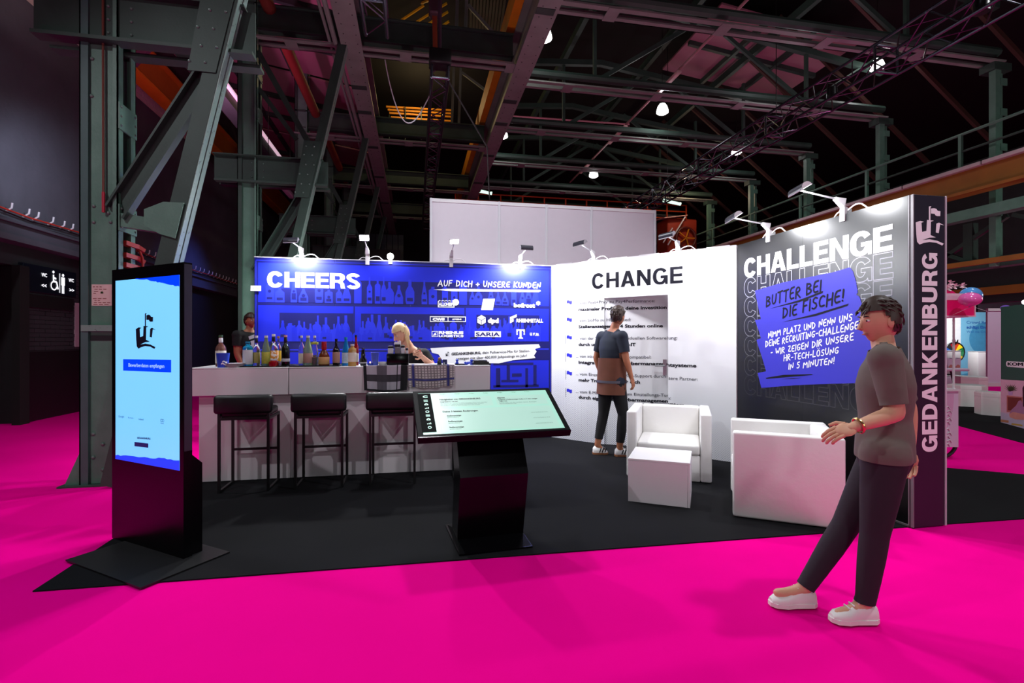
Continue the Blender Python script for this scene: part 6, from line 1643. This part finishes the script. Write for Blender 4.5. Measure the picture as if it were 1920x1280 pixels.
    # shoes
    for s in ('l', 'r'):
        td = J['t'+s]-J['a'+s]; fl = V((td.x, td.y, 0)); L = fl.length; fl.normalize()
        pitch = math.atan2(td.z + .045*k, L) if J['a'+s].z > .13*k else 0.0
        sdv = V((-fl.y, fl.x, 0)); fd = (fl*math.cos(pitch) + up*math.sin(pitch)); un = sdv.cross(fd)*-1 if sdv.cross(fd).z < 0 else sdv.cross(fd)
        o_ = J['a'+s] - up*.085*k - fl*.055*k
        if pitch == 0: o_.z = .010
        def ring(x, w, h0, h1): return [o_ + fd*x*k + sdv*(w*cc)*k + un*(h0 + (h1-h0)*hh)*k for cc, hh in ((-1,.0),(-1.04,.25),(-.85,.7),(-.35,1),(.35,1),(.85,.7),(1.04,.25),(1,.0))]
        ln = (L + .075*k)/k
        rings = [ring(0,.026,.02,.075), ring(.02,.036,.02,.10), ring(.075,.038,.02,.105), ring(.12,.040,.02,.085), ring(ln*.68,.047,.02,.065), ring(ln*.88,.042,.02,.052), ring(ln,.022,.02,.038)]
        sv = [p for rg in rings for p in rg]; sf = [(i*8+q_, i*8+(q_+1)%8, (i+1)*8+(q_+1)%8, (i+1)*8+q_) for i in range(6) for q_ in range(8)] + [tuple(range(8)), tuple(range(48,56))[::-1]]
        shoe = part('shoe', MB().add(sv, sf, 0, True), cl['shoe'], t)
        so = [o_ + fd*x*k + sdv*w*k for x, w in ((-.004,-.024),(.02,-.041),(.12,-.043),(ln*.7,-.050),(ln*.93,-.042),(ln+.008,-.015),(ln+.008,.015),(ln*.93,.042),(ln*.7,.050),(.12,.043),(.02,.041),(-.004,.024))]
        nn = len(so); part('sole', MB().add(so + [p + un*.022*k for p in so], [tuple(range(nn))[::-1], tuple(range(nn,2*nn))] + [(i,(i+1)%nn,nn+(i+1)%nn,nn+i) for i in range(nn)]), cl.get('sole', cl['shoe']), shoe)
        mb = MB()
        for q_ in range(3): 
            x = .10+.025*q_; mb.bar(o_+fd*x*k+sdv*-.022*k+un*(.098-.012*q_)*k, o_+fd*x*k+sdv*.022*k+un*(.098-.012*q_)*k, .006*k, .006*k)
        part('laces', mb, cl.get('lace', cl['shoe']), shoe)
        if 'stripe' in cl:
            mb = MB()
            for sgn in (-1, 1):
                for q_ in range(3):
                    x = .075+.032*q_; mb.bar(o_+fd*x*k+sdv*sgn*.0425*k+un*.028*k, o_+fd*(x+.022)*k+sdv*sgn*.034*k+un*.080*k, .012*k, .010*k, sdv)
            part('stripes', mb, cl['stripe'], shoe)
    # hair
    mb = MB(); keep = []
    for i, f in enumerate(hf):
        loc = [R.transposed() @ ((hv[j]-hc)/k) for j in f]; c = sum(loc, V((0,0,0)))/4
        line = .055 if c.y > .03 else (.055 - (.03-c.y)*1.6 if c.y > -.03 else -.05)
        if c.z > line: keep.append(f)
    mp = {}
    for f in keep:
        nf = []
        for j in f:
            if j not in mp:
                l = R.transposed() @ ((hv[j]-hc)/k); g = .012 + .008*max(0, l.z/.1)
                mp[j] = len(mb.v); mb.v.append(hc + R @ (l*(1+g/.095))*k)
            nf.append(mp[j])
        mb.f.append(nf); mb.m.append(0); mb.sm.append(True)
    if hair == 'long':
        rr = random.Random(4)
        for i in range(34):
            a = math.radians(rr.uniform(205, 345)); 
            p0 = P_(.07*math.cos(a), .085*math.sin(a) if math.sin(a) < 0 else .03*math.sin(a), rr.uniform(.02,.09))
            dn = V((0,0,-1)); o1 = (p0-hc).normalized()
            p1 = p0 + (o1*.02 + dn*.07)*k; p2 = p1 + (dn*.08 - HF*.015)*k; p3 = p2 + (dn*rr.uniform(.05,.10) - HF*rr.uniform(.0,.03))*k
            mb.tube([p0,p1,p2,p3], [.016*k,.017*k,.013*k,.004*k], 6)
    if hair == 'short':
        rr = random.Random(8); tips = list(range(len(keep)))
        for i in range(150):
            f = keep[rr.randrange(len(keep))]; p = hc + (sum((hv[j] for j in f), V((0,0,0)))/4 - hc)*1.12; o1 = (p-hc).normalized()
            dn = (-hu*.8 - HF*.5*(1 if o1.dot(HF) < .4 else -1) + rt*rr.uniform(-.3,.3)); dn = (dn - o1*dn.dot(o1)).normalized()
            L = rr.uniform(.025,.045)
            mb.tube([p, p+(dn*L*.6+o1*.004)*k, p+(dn*L-o1*.003)*k], [.007*k,.006*k,.002*k], 5)
    if hair == 'bob':
        rr = random.Random(6)
        for i in range(30):
            a = math.radians(rr.uniform(165, 375))
            p0 = P_(.07*math.cos(a), .085*math.sin(a), rr.uniform(.0,.06)); o1 = (p0-hc).normalized()
            p1 = p0 + (o1*.012 - up*.06)*k; p2 = p1 + (-up*.05 - o1*.01)*k
            mb.tube([p0,p1,p2], [.016*k,.015*k,.006*k], 6)
    part('hair', mb, cl['hair'], t)
    return t
SHOEW = mat('white_sneaker', (236,232,230), .5)
HAIRB = mat('blonde_hair', (222,190,140), .5, var=.2, scale=60); HAIRD = mat('dark_brown_hair', (54,36,28), .5, var=.3, scale=50)
CR = V((CT,-ST,0)); CF = V((ST,CT,0))
# --- passer-by on the pink carpet, walking to the left
d0 = 2.50
J = dict(hip=pd(1658,846,d0), head=pd(1648,603,d0), sl=pd(1659,672,d0-.15), sr=pd(1662,672,d0+.15),
    el=pd(1680,775,d0-.19), wl=pd(1602,800,d0-.20), er=pd(1704,765,d0+.20), wr=pd(1706,846,d0+.18),
    hl=pd(1660,850,d0-.085), hr=pd(1657,850,d0+.085), kl=pd(1640,1000,d0-.06), al=pd(1622,1131,d0-.03), tl=pd(1566,1152,d0-.03),
    kr=pd(1585,985,d0+.10), ar=pd(1508,1103,d0+.12), tr=pd(1452,1112,d0+.12))
pp = person('person', 'person in dark trousers and white sneakers striding left across the pink carpet', J, -CR, (-CR - V((0,0,.08))),
    dict(skin=SKIN, shirt=mat('grey_brown_shirt', (104,92,86), .9, var=.15, scale=14), trousers=mat('plum_black_trousers', (40,32,42), .9), shoe=SHOEW, hair=HAIRD), .96, .84, .97, 'short', False)
mb = MB(); w_ = J['wl']; d_ = (J['wl']-J['el']).normalized()
x_ = d_.cross(V((0,0,1))).normalized(); y_ = d_.cross(x_)
mb.tube([w_ - d_*.02 + (x_*math.cos(a*math.pi/8)+y_*math.sin(a*math.pi/8))*.034 for a in range(17)], .006, 6); part('wristwatch', mb, mat('gold_watch', (220,180,110), .25, metal=.9), pp)
# --- man walking towards the open door
d0 = 6.08
F2 = (CR*.85 + CF*.5).normalized(); S2 = V((0,0,1)).cross(F2)
def q2(px, py, off=0.0): return pd(px, py, d0) + S2*off
J = dict(hip=q2(1147,712), head=q2(1159,593), sl=q2(1147,631,.18), sr=q2(1147,631,-.18),
    el=q2(1140,672,.22), wl=q2(1150,710,.20), er=q2(1150,672,-.22), wr=q2(1162,706,-.20),
    hl=q2(1147,714,.09), hr=q2(1147,714,-.09), kl=q2(1140,775,.08), al=q2(1126,830,.06), tl=q2(1142,849,.06),
    kr=q2(1160,775,-.08), ar=q2(1155,838,-.06), tr=q2(1173,849,-.06))
J['al'].z = .12; J['ar'].z = .095
pm = person('person', 'man in a navy polo and cropped black trousers walking to the open door', J, F2, (F2+CF*.35),
    dict(skin=SKIN2, shirt=mat('navy_polo', (26,34,50), .85), trousers=mat('black_trousers', (20,18,20), .9), shoe=SHOEW, sole=mat('gum_sole', (150,96,62), .6), stripe=mat('shoe_black', (20,20,24), .5), hair=HAIRD), 1.0, .7, .80, 'short')
# brown apron-like garment round his hips
mb = MB(); ring_ = []
hip = J['hip']; rows = [(.27,.182,.158),(.14,.186,.160),(.0,.190,.164),(-.1,.194,.168),(-.17,.198,.172)]
vs_ = []; 
for z, a_, b_ in rows:
    for k_ in range(20):
        an = 2*math.pi*k_/20; w = 1 + .03*math.sin(an*5+z*9)
        vs_.append(hip + V((0,0,z)) + S2*a_*math.cos(an)*w + F2*b_*math.sin(an)*w)
mb.add(vs_, [(i*20+k_, i*20+(k_+1)%20, (i+1)*20+(k_+1)%20, (i+1)*20+k_) for i in range(4) for k_ in range(20)], 0, True)
part('brown_garment', mb, mat('rust_brown_cloth', (104,58,40), .85, var=.2, scale=8), pm, label='rust brown garment round the hips')
mb = MB(); vs_ = []
for z in (.03, -.0):
    for k_ in range(20):
        an = 2*math.pi*k_/20; vs_.append(hip + V((0,0,z-.03)) + S2*.198*math.cos(an) + F2*.174*math.sin(an))
mb.add(vs_, [(k_, (k_+1)%20, 20+(k_+1)%20, 20+k_) for k_ in range(20)], 0, True); part('belt', mb, mat('grey_belt', (84,80,92), .6), pm)
# --- bartender bending over the counter
d0 = 5.98
F3 = (-CR*.55 - CF*.85).normalized(); S3 = V((0,0,1)).cross(F3)
hc = pd(752, 626, d0)
shc = pd(776, 664, d0+.10)
hip = pd(800, 0, d0+.36); hip.z = .98; 
J = dict(hip=hip, head=hc, sl=shc + S3*.17 + V((0,0,-.0)), sr=shc - S3*.17,
    el=pd(812,688,d0-.02), wl=pd(791,668,d0-.32), er=pd(738,694,d0-.02), wr=pd(748,676,d0-.28),
    hl=hip+S3*.09, hr=hip-S3*.09)
for s, sg in (('l',1),('r',-1)):
    J['k'+s] = V((J['h'+s].x, J['h'+s].y, .50)) + F3*.04; J['a'+s] = V((J['h'+s].x, J['h'+s].y, .085)) ; J['t'+s] = J['a'+s] + F3*.14 + V((0,0,-.045))
pbk = person('person', 'blonde bartender in a black shirt bending over the counter', J, F3, (F3*.8 - CR*.35 - V((0,0,.55))),
    dict(skin=SKIN, shirt=mat('black_tshirt', (20,20,22), .9), trousers=mat('black_trousers', (20,18,20), .9), shoe=BLACKM, hair=HAIRB, fist='l'), 1.03, .62, 1.0, 'long', True)
c = J['wl'] + (J['wl']-J['el']).normalized()*.06
single('bar_tool', MB().tube([c+V((0,0,-.03)), c+V((0,0,.02)), c+V((.0,0,.055))], [.012,.016,.010], 10), mat('red_plastic', (190,24,30), .35), 'red bar tool held in the bartender\'s fist', 'tool', c)
# --- dark figure at the left behind the counter end
d0 = 7.6
F4 = (CR*.7 - CF*.4).normalized(); S4 = V((0,0,1)).cross(F4)
def q4(px, py, off=0.0): return pd(px, py, d0) + S4*off
J = dict(hip=q4(466,692), head=q4(470,602), sl=q4(466,628,.18), sr=q4(466,628,-.18), el=q4(459,662,.22), wl=q4(455,694,.2), er=q4(470,662,-.22), wr=q4(476,690,-.18),
    hl=q4(466,694,.09), hr=q4(466,694,-.09))
for s in 'lr':
    J['k'+s] = V((J['h'+s].x, J['h'+s].y, .50)) + F4*.03; J['a'+s] = V((J['h'+s].x, J['h'+s].y, .085)); J['t'+s] = J['a'+s] + F4*.14 + V((0,0,-.045))
p4_ = person('person', 'person in a black shirt with a pale print, half hidden by the blue wall', J, F4, F4,
    dict(skin=SKIN2, shirt=mat('black_tshirt', (20,20,22), .9), trousers=mat('black_trousers', (20,18,20), .9), shoe=BLACKM, hair=HAIRD), 1.0, .6, 1.0, 'short')
mb = MB()
ctr = q4(465,640) 
for a_, b_, w_ in ((-.02,.05,.07),(.03,-.02,.09),(-.03,-.09,.06)):
    o = ctr + F4*.165 + S4*.06*0 ; mb.bar(o + S4*(a_-w_) + V((0,0,b_)), o + S4*(a_+w_) + V((0,0,b_+.05)), .05, .004, F4)
part('shirt_print', mb, mat('pale_print', (180,184,196), .8), p4_)

# ================================================================== NEIGHBOURING BOOTHS ON THE RIGHT
def cyl_box(p, q, z0, z1, th): return MB().bar((p.x,p.y,(z0+z1)/2), (q.x,q.y,(z0+z1)/2), th, z1-z0)
# candy cart with pink canopy
dc = 5.9
cR = pd(1797, 640, dc); cR.z = 0
ctm = thing('candy_cart', 'white cart with a pink canopy standing just behind the dark lettered pillar', 'cart', cR)
def cp(dx, dy, z): return cR + CR*dx + CF*dy + V((0,0,z))
fq_ = Frame(cp(0,0,0), CR)
zb, ztp = pd(0,838,dc).z, pd(0,733,dc).z
LIL = mat('lilac_white_cart', (226,206,228), .45, var=.03)
part('body', MB().prism([(-.9,zb),(0,zb),(0,ztp),(-.9,ztp)], fq_, -.5, 0), LIL, ctm)
mb = MB(); o_ = [(-.9,zb+.28)] ; o_ = [(-.9, ztp-.03)] + [(-.055, ztp-.03)] + [(-.055-.10*(1-math.cos(a*math.pi/12)), ztp-.03-.30*math.sin(a*math.pi/12)*1.0-.02*a) for a in range(1,7)] + [(-.9, ztp-.48)]
mb.flat([o_], fq_, .003); part('front_panel', mb, mat('pink_cart_panel', (224,176,210), .45), ctm)
mb = MB()
for zz in (ztp-.2, ztp-.46):
    mb = MB()
    for k_ in range(5):
        a = fq_.pt(-.13+.02*(k_%2), zz-.045*k_, .006); mb.tube([a+CR*-.03, a+V((0,0,.02)), a+CR*.025-V((0,0,.012))], .007, 6)
    part('script_ornament', mb, WHITE, ctm)
part('worktop', MB().prism([(-.92,ztp),(.01,ztp),(.01,ztp+.025),(-.92,ztp+.025)], fq_, -.52, .02), WHITE, ctm)
wc_ = fq_.pt(-.16, .26, -.25)
for dx in (-.16, -.74):
    c = fq_.pt(dx, .20, -.06); ring_ = [c + CR*.19*math.cos(a*math.pi/12) + V((0,0,.19*math.sin(a*math.pi/12))) for a in range(25)]
    wh = part('wheel', MB().tube(ring_, .02, 8), BLACKM, ctm)
    mb = MB()
    for a in range(5): mb.tube([c, c + CR*.18*math.cos(a*1.257) + V((0,0,.18*math.sin(a*1.257)))], .008, 6)
    part('spokes', mb, GREYD, wh)
zc0, zc1 = pd(0,592,dc).z, pd(0,563,dc).z; cxr = (1819-1797)*dc/FPX
for dx, dy in ((-.03,-.03),(-.86,-.03),(-.03,-.47),(-.86,-.47)): part('post', MB().tube([fq_.pt(dx,ztp,dy), fq_.pt(dx,zc0+.02,dy)], .012, 8), WHITE, ctm)
part('canopy', MB().prism([(-1.0,zc0),(cxr,zc0),(cxr,zc1),(-1.0,zc1)], fq_, -.6, .05), mat('hot_pink_panel', (236,10,110), .5), ctm)
part('canopy_trim', MB().prism([(-1.02,zc0-.014),(cxr+.012,zc0-.014),(cxr+.012,zc0),(-1.02,zc0)], fq_, -.61, .06).prism([(cxr,zc0),(cxr+.012,zc0),(cxr+.012,zc1),(cxr,zc1)], fq_, -.61, .06).prism([(-1.02,zc1),(cxr+.004,zc1),(cxr-.03,zc1+.075),(-1.02,zc1+.09)], fq_, -.60, .055), mat('pale_pink_trim', (240,200,216), .5), ctm)
part('canopy_roof', MB().prism([(-1.02,zc1+.08),(-.06,zc1+.08),(-.25,zc1+.2),(-1.02,zc1+.3)], fq_, -.58, .04), mat('hot_pink_panel', (236,10,110), .5), ctm)
rr = random.Random(12)
for i in range(11):
    c = fq_.pt(-.26+.28*rr.random(), zc1+.09+.12*rr.random(), .03); mb = MB()
    for k_ in range(6):
        a = k_*1.05+rr.random(); pdir = CR*math.cos(a) + V((0,0,1))*math.sin(a)
        mb.add([c, c+pdir*.028+CF*-.02+CR*.018, c+pdir*.036+CF*-.03, c+pdir*.028-CF*.01-CR*.018], [(0,1,2,3)])
    part('paper_flower', mb, mat('tissue_pink', (244,212,220), .8), ctm)
def balloon(px, py, d, rx, rz, m, lab):
    c = pd(px, py, d); t = thing('balloon', lab, 'balloon', c)
    part('skin', MB().ell(c, (rx, rx*.9, rz), 24), m, t); e_ = c - CR*rx*.98
    part('knot', MB().lathe([(.0001,.012),(.010,0),(.014,-.012),(.0001,-.012)], c-V((0,0,rz)), 8), m, t)
    part('string', MB().tube([c-V((0,0,rz+.01)), c-V((0,0,rz+.09))+CF*(fqd if (fqd := 5.88-d if d < 7 else -.35) else 0)*.9-CR*.03], .002, 5), WHITE, t)
balloon(1820, 555, 6.15, .125, .112, mat('sky_blue_balloon', (90,160,226), .18, coat=.5), 'shiny sky blue balloon on the pink canopy')
balloon(1819, 561, 5.66, .116, .080, mat('pink_balloon', (246,110,190), .18, coat=.5), 'shiny pink balloon in front of the blue one')
# photo panel with the green field, right edge
pg0 = gp(1877, 792); pgd = (gp(1935, 808) - pg0); pgd.normalize()
fG = Frame(pg0, pgd)
gt = thing('green_panel', 'green printed panel with a desk photograph at the right edge of the picture', 'banner', pg0)
zt = fG.uv(1880, 575)[1]
part('board', MB().prism([(0,.01),(2.0,.01),(2.0,zt),(0,zt)], fG, -.04, 0), mat('panel_white', (226,206,220), .5), gt)
zg = fG.uv(1880, 711)[1]
part('green_field', MB().flat([[(0,zg),(2.0,zg),(2.0,zt),(0,zt)]], fG, .002), mat('bottle_green_print', (46,92,78), .5, var=.04), gt)
mb = MB(); a0,b0 = fG.uv(1887,687); a1,b1 = fG.uv(1960,690); zz1 = fG.uv(1887,676.5)[1]; r_ = (zz1-b0)/2; cy_ = (zz1+b0)/2
mb.flat([[(a1,b0)] + [(a1,zz1)] + [(a0+r_+r_*math.cos(math.radians(a)), cy_+r_*math.sin(math.radians(a))) for a in range(90,271,15)]], fG, .004)
part('logo_pill', mb, WHITEPR, gt)
mb = MB(); text_px(mb, fG, 'KOM', (1890,684.6), (1919,685.6), 5.6, .04, .006); part('logo_lettering', mb, DARKPR, gt)
def gq(nm, pts, m, e): 
    mb = MB(); quad_px(mb, fG, pts, e); part(nm, mb, m, gt)
gq('photo_wall', [(1877,711),(1960,716),(1960,790),(1877,775)], mat('photo_pink_wall', (224,180,200), .5), .003)
gq('photo_shelf', [(1888,741),(1918,744),(1918,775),(1888,772)], mat('photo_shelf', (196,120,110), .5), .004)
gq('photo_shelf_inner', [(1890,744),(1916,746),(1916,770),(1890,769)], mat('photo_brown', (120,58,44), .5), .0045)
gq('photo_pot', [(1891,733),(1900,734),(1899,740),(1892,740)], mat('photo_lilac', (196,160,206), .5), .005)
mb = MB()
for a in range(-80, 81, 16):
    s_, c_ = math.sin(math.radians(a)), math.cos(math.radians(a)); L = 15 if abs(a) > 30 else 13
    quad_px(mb, fG, [(1895.5-1.4*c_,733-1.0*s_),(1895.5+s_*L*.55-1.2,733-c_*L*.55),(1895.5+s_*L,733-c_*L),(1895.5+s_*L*.55+1.4,733-c_*L*.55+.6),(1895.5+1.4*c_,733)], .0055)
part('photo_plant', mb, mat('photo_plant_green', (62,78,44), .5), gt)
gq('photo_hair', [(1918,727),(1921,722),(1934,722),(1940,740),(1934,764),(1919,762)], mat('photo_dark_hair', (46,26,32), .5), .0055)
gq('photo_blouse', [(1893,776),(1897,768),(1906,760),(1910,752),(1914,750),(1919,756),(1940,756),(1945,785),(1912,785),(1895,782)], mat('photo_mauve', (176,124,160), .5), .005)
gq('photo_arm', [(1893,776),(1900,772),(1940,780),(1940,788),(1905,786),(1894,782)], mat('photo_skin', (226,150,138), .5), .0058)
gq('photo_desk', [(1877,772),(1893,776),(1910,784),(1960,792),(1960,812),(1877,795)], mat('photo_desk', (206,186,214), .5), .0048)
gq('photo_block', [(1877,786),(1892,788),(1892,792.5),(1877,790.5)], mat('photo_wood', (196,124,90), .5), .0062)
gq('photo_book', [(1898,793),(1918,796),(1918,799),(1897,796)], mat('photo_ochre', (214,160,70), .5), .0062)
for i, (px, m_, lab) in enumerate(((1885, mat('violet_balloon', (150,110,226), .2), 'violet balloon peeking over the green panel'), (1905, mat('green_balloon', (60,150,120), .2), 'green balloon peeking over the green panel'))):
    balloon(px, 577, 8.9, .075, .05, m_, lab)
# slim white column, blue claim wall, counters and the prize wheel further back
dq = 15.5
w0, w1 = pd(1850,640,dq), pd(1880,640,dq)
sc_ = thing('booth_column', 'slim white wall end of a far booth, left of the green panel', 'partition', (w0.x, w0.y, 0))
part('panel', cyl_box(w0, w1, 0.0, pd(0,578,dq).z, .06), LIL, sc_); part('foot_strip', cyl_box(w0-CF*.04, w1-CF*.04, .0, .12, .02), WHITE, sc_); part('cap_strip', cyl_box(w0-CF*.04, w1-CF*.04, pd(0,583,dq).z, pd(0,578,dq).z, .02), WHITE, sc_)
dq = 18.6
b0, b1 = pd(1800,640,dq), pd(1872,640,dq); a0_ = pd(1760,640,dq)
bw = thing('claim_wall', 'pale blue printed booth wall with a claim, far back on the right', 'booth wall', (b0.x,b0.y,0), kind='thing')
zt = pd(0,585,dq).z
part('white_panel', cyl_box(a0_, b0, .008, zt, .06), mat('bright_white_panel', (240,244,250), .5), bw)
fQ = Frame((b0.x,b0.y,0), (b1-b0))
part('blue_panel', MB().prism([(0,.008),((b1-b0).length,.008),((b1-b0).length,zt),(0,zt)], fQ, -.05, 0), mat('sky_blue_print', (120,190,222), .5, var=.05), bw)
mb = MB(); quad_px(mb, fQ, [(1802,702),(1815,699),(1832,692),(1838,688),(1850,688),(1850,707),(1802,707)], .004); mb.flat([disc(*fQ.uv(1848,635), .62, 28)], fQ, .003); part('blue_shapes', mb, mat('deep_sky_print', (70,150,192), .5), bw)
mb = MB(); mb.flat([disc(*fQ.uv(1823.5,668), .125, 20)], fQ, .005); text_px(mb, fQ, 'Crowd Recruiting', (1812,606.5), (1877,607), 5, .012, .005); text_px(mb, fQ, 'schl\u00e4gt Einzelk\u00e4mpfer', (1812,615.5), (1886,616), 5, .04, .005)
text_px(mb, fQ, 'Weil die Crowd', (1812,623.5), (1858,624), 4, .0, .005); text_px(mb, fQ, 'Erfolg im Netzwerk', (1815,681), (1832,681.3), 2, .02, .005)
part('claim_lettering', mb, mat('claim_blue', (40,96,170), .5), bw)
lamp_light('AREA', pd(1800,560,16.5), 60, (.95,.98,1), pd(1810,640,18.6), .3, 130, name='booth_fill')
def white_box(pxa, pxb, ytop, d, dep, nm, lab, cat, m=WHITE, z0=0.007, r=.02):
    a, b = pd(pxa,640,d), pd(pxb,640,d); a.z = b.z = z0; c = (a+b)/2; L = (b-a).length
    t = thing(nm, lab, cat, c, -TH)
    part('body', MB().bbox((-L/2,0,.0), (L/2,dep,pd(0,ytop,d).z-z0-.012), r, 2), m, t, world=False)
    part('top', MB().bbox((-L/2-.01,-.01,pd(0,ytop,d).z-z0-.012), (L/2+.01,dep+.01,pd(0,ytop,d).z-z0), .004, 1), WHITE, t, world=False)
    return t
white_box(1834, 1856, 658.5, 17.2, .4, 'display_counter', 'tall white counter in front of the pale blue wall', 'counter')
white_box(1776, 1802, 657, 17.0, .4, 'display_counter', 'white counter below the prize wheel', 'counter')
c = pd(1790,660,16.95+.6)
pwt = thing('prize_wheel', 'colourful prize wheel standing behind the white counter', 'wheel', c)
cols = [(20,110,60),(236,206,30),(190,60,30),(150,26,40),(40,40,44),(30,90,180),(16,120,170),(230,120,150),(30,40,110),(200,40,60),(240,190,40),(40,130,80)]
fR_ = Frame(c, CR); R_ = 18.5*17.5/FPX
for i, cc in enumerate(cols):
    a0, a1 = math.radians(i*30), math.radians(i*30+30)
    part('segment', MB().prism([(0,0)] + [(R_*math.cos(a0+(a1-a0)*k_/4), R_*math.sin(a0+(a1-a0)*k_/4)) for k_ in range(5)], fR_, -.02, .0), mat('wheel_colour_%d' % i, cc, .4), pwt)
part('rim', MB().tube([fR_.pt(R_*math.cos(a*math.pi/14), R_*math.sin(a*math.pi/14), 0) for a in range(29)], .022, 6), BLACKM, pwt)
part('pointer', MB().prism([(-.09,R_+.02),(.10,R_+.02),(.10,R_+.1),(.02,R_-.06),(-.0,R_+.1),(-.09,R_+.1)], fR_, .0, .03), BLACKM, pwt)
part('stand', MB().tube([fR_.pt(0,0,-.06), V((c.x,c.y,0))-fR_.n*.06], .03, 8).bar(V((c.x-.25,c.y,.02)), V((c.x+.25,c.y,.02)), .3, .04), BLACKM, pwt)
# table with gift bags
dt_ = 13.0
ta, tb_ = pd(1768,640,dt_), pd(1819,640,dt_); zt = pd(0,690.5,dt_).z
gtb = thing('gift_table', 'white round edged table carrying the row of gift bags', 'table', (ta.x,ta.y,0), -TH)
L = (tb_-ta).length
part('top', MB().bbox((0,0,zt-.075), (L,.6,zt), .03, 3), LIL, gtb, world=False)
for x in (.1, L-.25):
    part('leg', MB().bar((x,.3,zt-.07), (x+.14,.3,0), .03, .03), BLACKM, gtb, world=False)
for i, px in enumerate((1779, 1790, 1803)):
    c = pd(px,640,dt_); c.z = zt; c += CF*.12
    t = thing('gift_bag', 'white paper gift bag on the far table, ' + ['leftmost', 'middle', 'rightmost'][i] + ' of three', 'bag', c, -TH, 'gift bags on the far table')
    part('bag', MB().add([(-.062,0,0),(.062,0,0),(.062,.1,0),(-.062,.1,0),(-.074,-.01,.24),(.074,-.02,.27),(.074,.12,.27),(-.074,.11,.24)], [(3,2,1,0),(0,1,5,4),(1,2,6,5),(2,3,7,6),(3,0,4,7)]), LIL, t, world=False)
    part('picture', MB().add([(-.058,-.004,.01),(.058,-.004,.01),(.060,-.01,.07),(.0,-.01,.10),(-.06,-.01,.05)], [(0,1,2,3,4)]), mat('bag_picture', (206,120,110), .6), t, world=False)
white_box(1768, 1812, 704, 14.2, .55, 'seat_cube', 'white padded seat cube standing left on the pink floor', 'stool', LIL)
single('handset', MB().bbox(pd(1783,703,14.3)-V((.05,.0,.01)), pd(1790,703,14.3)+V((.0,.1,.035)), .015, 2), BLACKM, 'small black object lying on the seat cube', 'gadget', pd(1786,704,14.3))
def hexstool(pc, rad, h, rot, lab):
    t = thing('hexagonal_stool', lab, 'stool', pc, rot, 'white hexagonal stools')
    f = Frame((0,0,0),(1,0,0),(0,1,0)); pl = [(rad*math.cos(math.pi*k_/3), rad*math.sin(math.pi*k_/3)) for k_ in range(6)]
    part('body', MB().prism(pl, f, 0.006, h-.09), WHITEL, t, world=False)
    part('cushion', MB().prism([(x*1.01,y*1.01) for x,y in pl], f, h-.088, h-.02).prism([(x*.96,y*.96) for x,y in pl], f, h-.02, h), WHITEL, t, world=False)
    return t
p = gp(1840,764); p += CF*.34; hexstool(p, .34, .46, .35, 'white hexagonal stool in the middle of the neighbouring black carpet')
p = gp(1838,738); p += CF*.3; hexstool(p, .36, .45, .1, 'white hexagonal stool behind the middle one')
p = gp(1878,780); p += CF*.2; hexstool(p, .24, .44, .0, 'white hexagonal stool half hidden by the green panel')
# grey lilac partition far behind and a lamp beside it
a, b = pd(1835,640,22), pd(1925,640,22)
gp_ = thing('far_partition', 'grey lilac partition far behind the balloons', 'partition', (a.x,a.y,0))
part('panel', cyl_box(a, b, 0, pd(0,540,22).z, .08), mat('grey_lilac', (120,106,120), .6), gp_); part('top_edge', cyl_box(a, b, pd(0,540,22).z, pd(0,538,22).z, .1), LIL, gp_)
c = pd(1921,566,9.5)
t = thing('booth_lamp', 'bright little lamp at the top of the green panel, at the right picture edge', 'lamp', c); part('bulb', MB().ell(c, (.04,.04,.04), 12), GLOWS, t); part('arm', MB().tube([c, c-V((0,0,.25))+CF*.1], .01, 6), GREYL, t)
